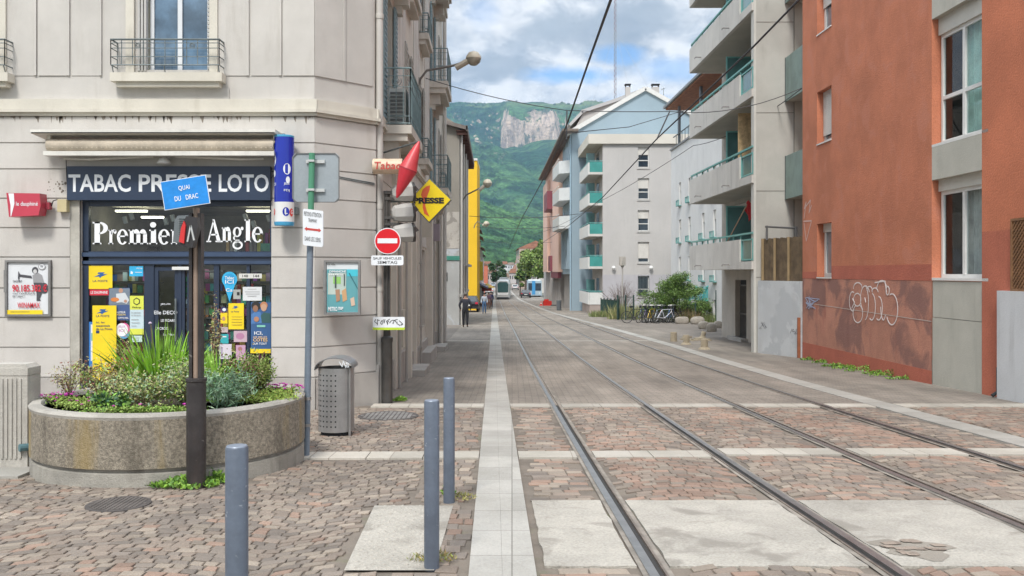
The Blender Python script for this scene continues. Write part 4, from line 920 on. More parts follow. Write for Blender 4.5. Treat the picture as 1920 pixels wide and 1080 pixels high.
# ---- TABAC tube and the red lozenge, PRESSE diamond: on the street side of the corner
YT = 14.0
def Xt(px, Y=YT): return XX(px, Y)
fT = FF(YT)
t = thing('tobacco_sign', 'cream cylindrical sign reading Tabac at the building corner', 'sign', (Xt(730), YT, ZZ(326, YT)))
b_ = MB(); b_.lathe((Xt(700), YT, ZZ(312, YT)), [(.09, 0), (.118, .0), (.118, .45), (.09, .45)], 20, (1, 0, 0)); build('tube', b_, mat('tabac_cream', (.60, .46, .33), .5, .12, 6, 0, 40, stain=.3), t, smooth='auto')
b_ = MB(); b_.text(Fr((0, YT, 0), (1, 0, 0), (.12, 0, 1), (0, -1, 0)), 'Tabac', Xt(703) - .12 * ZZ(316, YT), Xt(752) - .12 * ZZ(316, YT), ZZ(319, YT), ZZ(305, YT), .124, .006)
build('lettering', b_, flat('tabac_red', (.5, .05, .04)), t)
build('bracket', MB().tube([(Xt(690), YT + .3, ZZ(303, YT)), (Xt(702), YT, ZZ(303, YT))], .012, 6).tube([(Xt(690), YT + .3, ZZ(321, YT)), (Xt(702), YT, ZZ(321, YT))], .012, 6), m_iron, t)
A_, B_ = Vector((Xt(744, 13.7), 13.7, ZZ(371, 13.7))), Vector((Xt(786, 13.7), 13.7, ZZ(265, 13.7)))
t = thing('tobacco_lozenge', 'red double-cone tobacco sign leaning over the traffic lights', 'sign', tuple(A_))
ax = B_ - A_; L = ax.length
b_ = MB(); b_.lathe(A_, [(.012, 0), (.05, L * .1), (.135, L * .47), (.141, L * .5)], 28, ax); build('lower_cone', b_, mat('lozenge_red', (.50, .03, .045), .35, .1, 3, 0), t, smooth='auto')
b_ = MB(); b_.lathe(A_, [(.141, L * .503), (.135, L * .53), (.05, L * .9), (.012, L)], 28, ax); build('upper_cone', b_, mat('lozenge_red2', (.52, .05, .06), .4, .12, 3, 0, stain=.3), t, smooth='auto')
build('seam', MB().lathe(A_, [(.1435, L * .492), (.1435, L * .508)], 28, ax), flat('lozenge_dark', (.3, .02, .03)), t)
build('bracket', MB().tube([tuple(B_), tuple(fL.p(15.2, ZZ(268, 14), 0))], .015, 6), m_iron, t)
YP = 16.0; fP = FF(YP)
t = thing('press_diamond', 'yellow diamond sign reading PRESSE with a red feather', 'sign', (XX(808, YP), YP, ZZ(415, YP)))
def pp(x, y): return (XX(x, YP), ZZ(y, YP))
c_ = (809, 376)
b_ = MB(); b_.poly(fP, [pp(806, 337), pp(845, 375), pp(805, 416), pp(768, 377)], -.06, .06); build('board', b_, mat('press_yellow', (.74, .56, .01), .35, .06, 3, 0), t)
build('edge', MB().poly(fP, [pp(806, 335), pp(847, 375), pp(805, 418.5), pp(766, 377)], -.055, .045), m_iron, t)
b_ = MB(); b_.text(fP, 'PRESSE', XX(776, YP), XX(833, YP), ZZ(382, YP), ZZ(371, YP), .068, .05)
for u in (776.5, 786.5, 796, 824): b_.box(fP, XX(u - 1, YP), XX(u + 4, YP), ZZ(382, YP), ZZ(380.6, YP), .064, .0685); b_.box(fP, XX(u - 1, YP), XX(u + 4, YP), ZZ(372.4, YP), ZZ(371, YP), .064, .0685)
build('lettering', b_, m_dark, t)
b_ = MB(); b_.add([fP.p(*pp(x, y), .062) for x, y in ((807, 348), (806, 357), (801, 370), (798, 385), (801, 396), (806, 407), (796, 401), (793, 390), (794, 376), (790, 366), (793, 356), (800, 350))], [tuple(range(12))]); build('feather', b_, flat('feather_red', (.58, .10, .03)), t)
build('bracket', MB().tube([fP.p(*pp(770, 377), 0), tuple(fL.p(16.1, ZZ(377, 16), 0))], .02, 6), m_iron, t)

# ---- tram signal pole with no-entry disc
pb = gp(733, 750); YS = 14.22; fS = FF(YS)
def sx_(px): return XX(px, YS)
def sz_(py): return ZZ(py, YS)
m_dkm = mat('pole_anthracite', (.07, .068, .065), .5, .2, 5, .1, 60, .4, stain=.6, stcol=(.14, .11, .09)); m_lamp = flat('signal_back', (.40, .39, .37), .5)
t = thing('tram_signal', 'dark pole carrying three pale traffic signal heads seen from behind', 'traffic light', tuple(pb))
b_ = MB(); b_.lathe((pb.x, YS, 0), [(.088, pb.z - .05), (.086, sz_(642)), (.094, sz_(640)), (.094, sz_(633)), (.058, sz_(630)), (.055, sz_(620))], 18); build('base', b_, m_dkm, t, smooth='auto')
b_ = MB()
for dx_ in (-.035, 0, .035): b_.lathe((pb.x + dx_, YS - (.02 if dx_ == 0 else 0), 0), [(.02, sz_(622)), (.02, sz_(358))], 8)
build('pole', b_, m_dkm, t, smooth='auto')
for y in (361, 372, 408, 420): build('clamp', MB().box(fS, sx_(722), sx_(748), sz_(y + 3), sz_(y - 2), -.05, .05).tube([fS.p(sx_(745), sz_(y), 0), fS.p(sx_(762), sz_(y + 1), 0)], .018, 6), m_dkm, t)
for y in (361, 399, 437):
    cxh = sx_(753); czh = sz_(y); hd = Vector((.93, .30, .08)).normalized(); up_ = Vector((-.08, 0, 1)).normalized(); sd_ = hd.cross(up_).normalized(); fh = Fr((cxh, YS + .02, czh), tuple(hd), tuple(up_), tuple(sd_))
    def loop(u, hw, hh, ch): return [fh.p(u, v * hh, w_ * hw) for v, w_ in ((-1, -ch), (-ch, -1), (ch, -1), (1, -ch), (1, ch), (ch, 1), (-ch, 1), (-1, ch))]
    b_ = MB(); L3 = [loop(-.16, .07, .06, .6), loop(-.12, .12, .115, .55), loop(.03, .145, .14, .5), loop(.15, .15, .145, .5)]; b_.add([p for l_ in L3 for p in l_], [(k * 8 + i, k * 8 + (i + 1) % 8, k * 8 + 8 + (i + 1) % 8, k * 8 + 8 + i) for k in range(3) for i in range(8)] + [tuple(range(8)), tuple(range(24, 32))])
    h_ = build('signal_head', b_, m_lamp, t)
    b_ = MB(); L3 = [loop(.151, .152, .147, .5), loop(.17, .155, .15, .5), loop(.20, .13, .15, .5)]; b_.add([p for l_ in L3 for p in l_], [(k * 8 + i, k * 8 + (i + 1) % 8, k * 8 + 8 + (i + 1) % 8, k * 8 + 8 + i) for k in range(2) for i in range(8)]); vs_ = [fh.p(.17, .14, -.11), fh.p(.17, .14, .11), fh.p(.26, .02, .09), fh.p(.26, .02, -.09), fh.p(.17, -.02, -.15), fh.p(.17, -.02, .15)]; b_.add(vs_, [(0, 1, 2, 3), (0, 3, 4), (1, 5, 2)]); build('visor', b_, m_dkm, h_)
t2 = thing('no_entry_sign', 'round red no entry sign with white bar and white rim', 'road sign', (pb.x, YS - .1, sz_(480)))
b_ = MB(); b_.disc(fS, sx_(730.5), sz_(453), .203, .21, .23, 40); build('rim', b_, m_let, t2)
b_ = MB(); b_.disc(fS, sx_(730.5), sz_(453), .190, .228, .233, 40); build('red_disc', b_, flat('sign_red', (.62, .006, .015), .3), t2)
build('white_bar', MB().box(fS, sx_(712), sx_(748.5), sz_(457), sz_(448), .232, .236), m_let, t2)
t2 = thing('supplementary_plate', 'white plate reading SAUF VEHICULES SEMITAG under the no entry sign', 'road sign', (pb.x, YS - .1, sz_(498)))
def rplate(mb, fr, u0, u1, v0, v1, r, w0, w1):
    pts = []
    for cx_, cy_, a0 in ((u1 - r, v1 - r, 0), (u0 + r, v1 - r, 90), (u0 + r, v0 + r, 180), (u1 - r, v0 + r, 270)):
        for k in range(5): a = R(a0 + k * 22.5); pts.append((cx_ + r * math.cos(a), cy_ + r * math.sin(a)))
    return mb.poly(fr, pts, w0, w1)
build('plate', rplate(MB(), fS, sx_(700), sx_(759.5), sz_(497.5), sz_(479.5), .02, .21, .22), m_let, t2)
build('lettering', MB().text(fS, 'SAUF VEHICULES', sx_(704), sx_(756), sz_(487), sz_(482.5), .223, .006).text(fS, 'SEMITAG', sx_(712), sx_(748), sz_(495), sz_(489.5), .223, .006), m_dark, t2)
t2 = thing('tagged_plate', 'white plate with a black graffiti tag and lime green lower edge', 'road sign', (pb.x, YS - .1, sz_(618)))
build('plate', rplate(MB(), fS, sx_(703), sx_(762), sz_(612.5), sz_(593), .02, .21, .22), m_let, t2)
build('green_edge', rplate(MB(), fS, sx_(703), sx_(762), sz_(617), sz_(611.5), .012, .208, .219), flat('lime', (.45, .62, .04)), t2)
g_ = MB(); rr = random.Random(4)
for i in range(11):
    u = sx_(708 + i * 4.6); pts = [(u + rr.uniform(-.02, .04), sz_(rr.uniform(596, 609))) for _ in range(4)]; g_.line(fS, pts, .009, .22, .2225 + i * .0003)
build('graffiti_tag', g_, m_dark, t2)

# ---- pedestrian sign post with sign seen from behind
pb = gp(574, 855); YV = pb.y; fV = FF(YV); topv = Vector((XX(585, YV), YV, ZZ(287, YV)))
t = thing('sign_post', 'slim leaning grey post with green top right of the planter', 'sign post', tuple(pb))
def along(py): k = (855 - py) / (855 - 287); return pb + (topv - pb) * k
m_post = mat('post_grey', (.155, .19, .235), .45, .08, 5, .05, 40, .1, stain=.4)
build('pole', MB().tube([tuple(pb - Vector((0, 0, .05))), tuple(along(458))], .034, 14), m_post, t, smooth='auto')
build('green_top', MB().tube([tuple(along(458)), tuple(topv)], .031, 14), flat('post_green', (.06, .22, .13), .5), t, smooth='auto')
for py in (747, 797): b_ = MB(); p = along(py); b_.lathe(p - Vector((0, 0, .015)), [(.034, 0), (.041, 0), (.041, .03), (.034, .03)], 14); b_.tube([tuple(p), tuple(p + Vector((-.07, -.01, 0)))], .01, 6); build('strap', b_, m_steel, t, smooth='auto')
t2 = thing('square_sign', 'rounded square road sign seen from its bare grey back', 'road sign', (XX(589, YV), YV + .08, ZZ(378, YV)))
fB = FF(YV + .07)
build('panel', rplate(MB(), fB, XX(546, YV), XX(633, YV), ZZ(378, YV), ZZ(286, YV), .04, -.012, 0), mat('sign_back', (.30, .335, .36), .45, .06, 1.5, 0, 40, .3), t2)
b_ = MB(); 
for y in (301, 355): b_.box(fB, XX(572, YV), XX(607, YV), ZZ(y + 4, YV), ZZ(y - 2, YV), 0, .03); b_.box(fB, XX(578, YV), XX(590, YV), ZZ(y + 3, YV), ZZ(y - 1, YV), .02, .11)
build('clamp', b_, flat('zinc', (.55, .56, .55), .35, .4), t2)
b_ = MB(); x0, x1, y0, y1 = XX(546, YV), XX(633, YV), ZZ(378, YV), ZZ(286, YV)
b_.line(fB, [(x0 + .04, y0), (x1 - .04, y0), (x1, y0 + .04), (x1, y1 - .04), (x1 - .04, y1), (x0 + .04, y1), (x0, y1 - .04), (x0, y0 + .04), (x0 + .04, y0)], .008, -.014, .012); build('edge', b_, flat('edge_grey', (.16, .16, .16)), t2)
# tramway warning plate, turned a little
a_ = R(-22); fW = Fr((XX(590, YV), YV - .05, 0), (math.cos(a_), -math.sin(a_), -.10), (0, 0, 1), (math.sin(a_), -math.cos(a_), 0))
t2 = thing('warning_plate', 'white plate PIETONS ATTENTION TRAMWAY with red double arrow', 'road sign', (XX(590, YV), YV - .05, ZZ(463, YV)))
def wz(y): return ZZ(y, YV)
build('plate', rplate(MB(), fW, -.102, .102, wz(462), wz(394), .02, 0, .012), m_let, t2)
build('lettering', MB().text(fW, 'PIETONS ATTENTION', -.088, .088, wz(407), wz(399), .016, .0).text(fW, 'TRAMWAY', -.045, .045, wz(418), wz(411), .016, .0).text(fW, 'DANS LES 2 SENS', -.08, .08, wz(453), wz(445), .016, .0), m_dark, t2)
b_ = MB(); b_.poly(fW, [(-.085, wz(431)), (-.06, wz(427)), (-.06, wz(429)), (.06, wz(429)), (.06, wz(427)), (.085, wz(431)), (.06, wz(435)), (.06, wz(433)), (-.06, wz(433)), (-.06, wz(435))], .013, .015); build('arrow', b_, flat('arrow_red', (.5, .06, .05)), t2)

# ---- steel post with street-name plate
pY = 7.75; pX = XX(368, pY); pz = gz(pY); fQ = FF(pY)
def qz(py): return ZZ(py, pY)
t = thing('steel_post', 'rusty dark post with thick sleeve in front of the planter', 'post', (pX, pY, pz))
m_rust = mat('rusty_steel', (.055, .05, .05), .36, .25, 5, .2, 60, .5, stain=.6, stcol=(.13, .09, .07), patch=((.3, .28, .26), 14, .66, .72, .6)); m_brn = mat('post_brown', (.26, .19, .145), .6, .12, 4, .1, 50, stain=.5)
b_ = MB(); b_.lathe((pX, pY, 0), [(.082, pz - .05), (.082, qz(716)), (.090, qz(714)), (.090, qz(709)), (.06, qz(708))], 20); build('sleeve', b_, m_rust, t, smooth='auto')
b_ = MB(); b_.box(fQ, pX - .052, pX - .026, qz(712), qz(400), -.04, .035); b_.box(fQ, pX + .026, pX + .052, qz(712), qz(400), -.04, .035); b_.box(fQ, pX - .05, pX + .05, qz(712), qz(400), -.05, -.02); build('channel', b_, m_rust, t)
build('core', MB().lathe((pX, pY, 0), [(.027, qz(712)), (.027, qz(390))], 12), m_brn, t, smooth='auto')
a_ = R(9); fN = Fr((XX(355, pY), pY - .09, qz(363)), (math.cos(a_), .0, math.sin(a_)), (-math.sin(a_), 0, math.cos(a_)), (0, -1, 0))
t2 = thing('street_name_plate', 'tilted blue street plate reading QUAI DU DRAC', 'street sign', (XX(355, pY), pY - .09, qz(363)))
build('plate', MB().box(fN, -.195, .195, -.122, .122, 0, .008), m_let, t2)
build('blue_field', MB().box(fN, -.190, .190, -.117, .117, .0, .0095), mat('plate_blue', (.012, .22, .62), .35, .12, 8, 0, 40), t2)
build('lettering', MB().text(fN, 'QUAI', -.05, .045, .018, .062, .0125, .01).text(fN, 'DU', -.095, -.042, -.062, -.020, .0125, .01).text(fN, 'DRAC', .0, .105, -.062, -.020, .0125, .01), m_let, t2)
# spotlight and key boxes hanging on the post
t2 = thing('ribbed_floodlight', 'grey ribbed floodlight strapped to the post under the blue plate', 'lamp', (pX - .07, pY - .07, qz(455)))
b_ = MB(); b_.poly(fQ, [(XX(334, pY), qz(455)), (XX(337, pY), qz(414)), (XX(343, pY), qz(406)), (XX(362, pY), qz(405)), (XX(362, pY), qz(457))], .03, .12); build('body', b_, flat('lamp_grey', (.17, .19, .20), .4, .5), t2)
b_ = MB()
for i in range(11): b_.box(fQ, XX(345, pY), XX(361, pY), qz(451 - i * 4), qz(452.6 - i * 4) + .006, .12, .135)
build('fins', b_, flat('fin_grey', (.38, .40, .40), .4, .5), t2)
t2 = thing('battery_lantern', 'black and red lantern strapped to the front of the post', 'lantern', (pX + .01, pY - .15, qz(464)))
b_ = MB(); b_.poly(fQ, [(XX(352, pY), qz(462)), (XX(356, pY), qz(424)), (XX(365, pY), qz(408)), (XX(384, pY), qz(410)), (XX(386, pY), qz(430)), (XX(376, pY), qz(466))], .12, .2); build('body', b_, flat('lantern_black', (.03, .028, .03), .35), t2)
b_ = MB(); b_.poly(fQ, [(XX(353, pY), qz(455)), (XX(357, pY), qz(430)), (XX(362, pY), qz(417)), (XX(365, pY), qz(425)), (XX(362, pY), qz(458))], .2, .22); build('red_grip', b_, flat('grip_red', (.55, .03, .03), .35), t2)
b_ = MB(); b_.line(fQ, [(XX(368, pY), qz(455)), (XX(374, pY), qz(425)), (XX(380, pY), qz(452))], .012, .2, .215); build('cable', b_, flat('zinc', (.5, .5, .5)), t2)

# ---- litter bin
pb = gp(624, 819); pb.y += .22; pb.z = gz(pb.y); 
t = thing('litter_bin', 'perforated steel litter bin with curved hood and white tag', 'litter bin', tuple(pb))
Yb = pb.y; m_bin = mat('bin_steel', (.34, .335, .33), .42, .12, 3, .05, 60, .6, stain=.5, patch=((.42, .17, .04), 3.2, .64, .7, .8))
h0, h1 = pb.z + .05, ZZ(692, Yb - .22); rb_ = .213
b_ = MB(); b_.lathe((pb.x, pb.y, 0), [(rb_, h0), (rb_, h1), (rb_ - .012, h1), (rb_ - .012, h1 - .1)], 40); build('drum', b_, m_bin, t, smooth='auto')
b_ = MB()
for i in range(11):
    for k in range(6):
        a = R(-62 + k * 14) ; z = h0 + .07 + i * (h1 - h0 - .12) / 10.5
        p = Vector((pb.x + (rb_ + .001) * math.sin(a), pb.y - (rb_ + .001) * math.cos(a), z)); b_.lathe(p - Vector((math.sin(a), -math.cos(a), 0)) * .004, [(.010, 0), (.010, .005)], 8, (math.sin(a), -math.cos(a), 0))
build('perforation', b_, m_dark, t)
build('base_ring', MB().lathe((pb.x, pb.y, 0), [(rb_ - .03, pb.z), (rb_ - .03, h0 + .01)], 30), m_dark, t)
build('liner', MB().lathe((pb.x, pb.y, 0), [(rb_ - .03, h1 - .06), (0.001, h1 - .2)], 30), m_dark, t)
b_ = MB(); n_ = 14; hh = .125
for i in range(n_):
    a0, a1 = math.pi * i / n_, math.pi * (i + 1) / n_; w_ = .2
    for r1, r0 in ((1.0, 1.0),):
        q0 = Vector((pb.x - math.cos(a0) * (rb_ + .012), 0, h1 + .005 + math.sin(a0) * hh)); q1 = Vector((pb.x - math.cos(a1) * (rb_ + .012), 0, h1 + .005 + math.sin(a1) * hh))
        q0.z += .01 + .02 * i / n_ - .02; q1.z += .01 + .02 * (i + 1) / n_ - .02
        dn = Vector((0, 0, -.012)); F_ = Vector((0, pb.y - w_, 0)); B2 = Vector((0, pb.y + w_, 0))
        b_.quad(q0 + F_, q1 + F_, q1 + B2, q0 + B2); b_.quad(q0 + F_ + dn, q1 + F_ + dn, q1 + B2 + dn, q0 + B2 + dn); b_.quad(q0 + F_, q1 + F_, q1 + F_ + dn, q0 + F_ + dn)
build('hood', b_, mat('hood_steel', (.27, .27, .275), .4, .15, 4, .1, 60, .6), t)
build('edge_post', MB().tube([(pb.x + rb_ * .86, pb.y - rb_ * .62, pb.z), (pb.x + rb_ * .86, pb.y - rb_ * .62, h1)], .016, 8), m_bin, t, smooth='auto')
fb_ = FF(pb.y - .2); b_ = MB(); u = pb.x
b_.line(fb_, [(u + .07, h1 + .09), (u + .11, h1 + .02), (u + .12, h1 + .1), (u + .15, h1 + .01)], .008, .002, .004)
b_.line(fb_, [(u + .14, h1 + .085), (u + .19, h1 + .06), (u + .14, h1 + .03), (u + .19, h1 + .02), (u + .145, h1 + .085)], .008, .005, .007)
build('graffiti_tag', b_, m_let, t)

# ---- bollards
m_bol = mat('bollard_grey', (.10, .12, .155), .42, .15, 5, .1, 60, .2, stain=.6, stcol=(.055, .06, .07), patch=((.36, .38, .40), 22, .64, .70, .6))
def bollard(x, y, h, label, r=.045):
    z = gz(y); t = thing('bollard', label, 'bollard', (x, y, z), 'slate grey steel bollards')
    build('post', MB().lathe((x, y, z), [(r, -.05), (r, h - .012), (r * .93, h - .004)], 26), m_bol, t, smooth='auto')
    build('cap', MB().lathe((x, y, z), [(r * .93, h - .004), (r * .88, h), (0.001, h + .003)], 26), mat('bollard_cap', (.19, .22, .27), .4, .1, 5, 0, 60, .2), t, smooth='auto')
bollard(XX(444, 3.63), 3.63, 1.0, 'largest grey bollard cut off at the bottom edge left of centre')
bollard(XX(809.5, 5.34), 5.34, .99, 'grey bollard at the end of the pale studded slab')
bollard(XX(842, 7.13), 7.13, .985, 'farthest grey bollard with weeds at its foot')
# ---- stone pillar at left
t = thing('stone_pillar', 'ribbed pale concrete pillar left of the round planter', 'pillar', (-4.82, 8.66, gz(8.66)))
m_con = mat('old_concrete', (.42, .40, .36), .9, .12, 2, .4, 60, stain=.7, stcol=(.16, .15, .13), fine=.1)
z0, z1 = gz(8.7), ZZ(690, 8.55); b_ = MB(); b_.box(FF(8.55), -5.6, -4.57, z0 - .1, z1, -.24, 0); b_.poly(Fr((0, 8.55, 0), (1, 0, 0), (0, 0, 1), (0, -1, 0)), [(-5.6, z1), (-4.57, z1), (-4.60, z1 + .035), (-5.6, z1 + .035)], -.22, -.01); build('block', b_, m_con, t)
b_ = MB()
for i in range(22): b_.box(FF(8.55), -5.55 + i * .043, -5.55 + i * .043 + .022, z0 + .12, z1 - .1, 0, .012)
build('ribs', b_, m_con, t)
build('cap_band', MB().box(FF(8.55), -5.6, -4.565, z1 - .07, z1 - .002, -.235, .006), m_con, t)
struct('pavement', MB().box(W0, -8.5, XX(50, 8.3), 8.15, 9.2, gz(8.4) - .1, gz(8.4) + .03), m_strip)

# ---- round concrete planter
PC = Vector((-3.36, 9.0, 0)); PR = 1.27; pz0 = gz(9.0) - .0; rz = ZZ(779, PC.y - PR)
m_agg = mat('exposed_aggregate', (.29, .255, .20), .95, .35, 34, 1.0, 120, stain=1.0, stcol=(.07, .06, .045), fine=.42, streak=((.36, .26, .09), 3.8, .6), patch=((.11, .09, .07), 6.0, .50, .74, .4))
m_rim = mat('planter_rim', (.33, .31, .275), .9, .15, 4, .5, 70, stain=.5, fine=.12)
t = thing('round_planter', 'weathered round concrete planter full of plants in front of the shop', 'planter', (PC.x, PC.y, pz0))
zs = ZZ(884, PC.y - PR)
b_ = MB(); b_.lathe((PC.x, PC.y, 0), [(PR, zs + .012), (PR, rz - .045)], 96); build('wall', b_, m_agg, t, smooth='auto')
b_ = MB(); b_.lathe((PC.x, PC.y, 0), [(PR, rz - .045), (PR + .006, rz - .02), (PR - .015, rz), (PR - .10, rz + .004), (PR - .12, rz - .02), (PR - .12, rz - .2)], 96); build('rim', b_, m_rim, t, smooth='auto')
b_ = MB(); b_.lathe((PC.x, PC.y, 0), [(PR - .005, pz0 - .2), (PR - .005, zs - .03), (PR - .04, zs - .022), (PR - .04, zs + .006), (PR, zs + .012)], 96); build('base', b_, mat('planter_base', (.29, .275, .24), .9, .2, 3, .5, 70, stain=.8, stcol=(.09, .08, .06), fine=.12), t, smooth='auto')
build('soil', MB().lathe((PC.x, PC.y, 0), [(PR - .1, rz - .07), (0.001, rz - .03)], 40), mat('soil', (.06, .045, .03), 1, .3, 8, .8, 30), t)
# reflector stud
build('drain_pipe', MB().tube([(PC.x - 1.18, PC.y - .42, ZZ(840, 8.5)), (PC.x - 1.26, PC.y - .5, ZZ(840, 8.5))], .035, 10), flat('pvc_teal', (.08, .16, .18)), t)

# ---- plants in the planter
m_iris = mat('iris_leaf', (1, 1, 1), .5, .15, 5, 0, attr=True, fine=0); 
def rc(c, k=.25, r_=random): f = r_.uniform(1 - k, 1 + k); return (c[0] * f, c[1] * f * r_.uniform(.92, 1.08), c[2] * f)
def blade(mb, p, d, L, w, bend, n=6):
    p = Vector(p); d = Vector(d).normalized(); sd_ = d.cross(Vector((0, 0, 1))); sd_ = (sd_ if sd_.length > .05 else Vector((1, 0, 0))).normalized()
    ph = random.uniform(0, 3.14); sd_ = (sd_ * math.cos(ph) + sd_.cross(d) * math.sin(ph)); pts = []; q = p.copy(); dd = d.copy()
    for i in range(n + 1):
        k = i / n; ww = w * (1 - k ** 2.2) * .5 + .0006; pts += [q - sd_ * ww, q + sd_ * ww]
        dd = (dd + Vector((d.x, d.y, -.5)) * bend * k / n * 2).normalized(); q = q + dd * L / n
    mb.add(pts, [(2 * i, 2 * i + 1, 2 * i + 3, 2 * i + 2) for i in range(n)])
def spiky(label, name, c, n, L, w, spread, col, cat='plant', grp='plants growing in the round planter', bend=.8, base=.12):
    mb = MB()
    for i in range(n):
        a = random.uniform(0, 6.28); k = random.random() * spread; mb.cc = rc(col)
        blade(mb, c + Vector((math.cos(a), math.sin(a), 0)) * random.uniform(0, base), (math.cos(a) * k, math.sin(a) * k, 1), L * random.uniform(.6, 1.05), w * random.uniform(.7, 1.1), bend * random.uniform(.2, 1.2))
    t = thing(name, label, cat, tuple(c), grp); build('foliage', mb, m_iris, t); return t
m_leafy = mat('leaf', (1, 1, 1), .6, .12, 6, 0, attr=True, fine=0)
def shrub(label, name, c, rx, ry, rz_, n, L, w, cols, grp='plants growing in the round planter', cat='plant', stems=14, scol=(.12, .08, .05), top=None, flow=None, uneven=.35):
    if rz_ > .2: rz_ *= 1.18; n = int(n * 1.45); rx *= 1.06
    mb = MB(); st_ = MB(); c = Vector(c); tips = []
    for i in range(stems):
        a = random.uniform(0, 6.28); k = random.uniform(.15, 1) ** .7; h = random.uniform(.55, 1.0 + uneven * .5)
        tip = c + Vector((math.cos(a) * rx * k * .85, math.sin(a) * ry * k * .85, rz_ * h)); md = c.lerp(tip, .55) + Vector((0, 0, rz_ * .12))
        tips.append((c.copy(), md, tip)); st_.tube([tuple(c.lerp(tip, .0)), tuple(md), tuple(tip)], [.006 * (rz_ + .3), .004 * (rz_ + .3), .0015], 4, False)
    for i in range(n):
        a_, m_, b2 = random.choice(tips); k = random.uniform(.25, 1); p = m_.lerp(b2, k) if random.random() < .75 else a_.lerp(m_, k)
        p = p + Vector((random.gauss(0, rx * .16), random.gauss(0, ry * .16), random.gauss(0, rz_ * .10)))
        mb.cc = rc(random.choice(cols), .3); d = Vector((random.gauss(0, 1), random.gauss(0, 1), random.gauss(.35, .8)))
        mb.leaf(p, d, L * random.uniform(.6, 1.3), w * random.uniform(.7, 1.3))
    t = thing(name, label, cat, tuple(c), grp); build('foliage', mb, m_leafy, t); build('stem', st_, mat('stem', (.14, .10, .06), .8), t)
    if flow:
        fc, fn, fr_, zf = flow; fm = MB()
        for i in range(fn):
            a = random.uniform(0, 6.28); k = random.random() ** .5; p = c + Vector((math.cos(a) * rx * k, math.sin(a) * ry * k, zf * random.uniform(.7, 1.1)))
            fm.cc = rc(fc, .25); n_ = 7
            for j in range(n_): b_ = j * 6.283 / n_; fm.leaf(p, (math.cos(b_), math.sin(b_) - .4, .5), fr_, fr_ * .5)
        build('flowers', fm, m_leafy, t)
    return t
sz0 = rz - .05
def pin(px, dy): Y = PC.y + dy; return Vector((XX(px, Y), Y, sz0))
G1, G2, G3, G4 = (.17, .33, .05), (.27, .40, .08), (.35, .38, .15), (.10, .20, .07)
DRY = (.38, .33, .17); RDB = (.20, .08, .05); SIL = (.26, .38, .23)
spiky('iris clump with long bright green blades left of the post', 'iris_plant', pin(300, .15), 210, .78, .03, .85, (.19, .38, .03), bend=1.0, base=.2)
spiky('shorter iris blades rising right of the post', 'iris_plant', pin(408, -.1), 80, .55, .026, .55, (.19, .37, .04), bend=.7, base=.12)
spiky('single broad arching green leaf in the left part of the planter', 'iris_plant', pin(235, -.3), 5, .5, .05, 1.4, (.07, .18, .02), bend=.6, base=.02)
shrub('dry brownish green bush at the left of the planter', 'shrub', pin(195, -.25), .30, .28, .30, 1300, .035, .014, [G3, DRY, G2, RDB], stems=30)
shrub('small dark twiggy bush at the far left of the planter', 'shrub', pin(130, .05), .16, .2, .27, 420, .03, .012, [G3, RDB, DRY], stems=22)
shrub('low greyish green bush in the middle front of the planter', 'shrub', pin(270, -.65), .45, .24, .26, 1800, .032, .013, [G3, G2, SIL, DRY], stems=34)
shrub('reddish seed-headed bush behind the yellow banner side', 'shrub', pin(238, .45), .2, .2, .42, 620, .028, .012, [RDB, DRY, G3, (.3, .1, .07)], stems=22)
shrub('pale flowering bush behind the steel post', 'shrub', pin(345, -.5), .32, .24, .34, 1500, .03, .012, [G3, SIL, G2, (.34, .34, .2)], stems=30)
shrub('silvery narrow-leaved plant right of the steel post', 'shrub', pin(425, -.6), .27, .26, .25, 1300, .07, .010, [SIL, (.12, .23, .12), (.18, .3, .2)], stems=26)
shrub('tall weed with red-brown dry seeds right of the post', 'shrub', pin(402, .1), .09, .1, .74, 360, .03, .014, [RDB, DRY, G3], stems=9)
shrub('upright green and rust bush right of centre', 'shrub', pin(452, -.2), .2, .2, .36, 1100, .032, .015, [G1, DRY, RDB, G2], stems=24)
shrub('rounded yellow-green bush at the right of the planter', 'shrub', pin(489, .1), .17, .18, .30, 1300, .028, .015, [(.2, .27, .05), G2, (.24, .26, .07)], stems=26)
shrub('dark broad-leaved plant low at left of the planter', 'shrub', pin(205, -.75), .2, .16, .14, 420, .05, .028, [G4, G1, (.05, .13, .07)], stems=14)
PK = (.50, .04, .36)
shrub('magenta flowers at the left rim of the planter', 'flowering_plant', pin(112, -.25), .2, .14, .07, 420, .03, .015, [G2, (.2, .27, .05)], stems=10, flow=(PK, 26, .022, .09))
shrub('patch of pink flowers at the right rim beside the sign post', 'flowering_plant', pin(538, .35), .22, .16, .08, 520, .03, .015, [G2, (.2, .3, .05)], stems=10, flow=(PK, 34, .024, .11))
shrub('bright green ground cover at the right front of the planter', 'flowering_plant', pin(505, -.25), .34, .34, .09, 2200, .026, .014, [(.22, .32, .05), (.26, .3, .06), G2], stems=20, flow=((.5, .5, .08), 14, .012, .1))
shrub('green ground cover with a few pink blooms along the front rim', 'flowering_plant', pin(250, -.97), .65, .13, .07, 2300, .024, .013, [G2, (.2, .27, .06), G1], stems=20, flow=(PK, 7, .02, .09))
shrub('green ground cover at the left front of the planter', 'flowering_plant', pin(150, -.6), .35, .22, .08, 1500, .024, .013, [(.22, .28, .06), G2], stems=20, flow=(PK, 6, .02, .1))
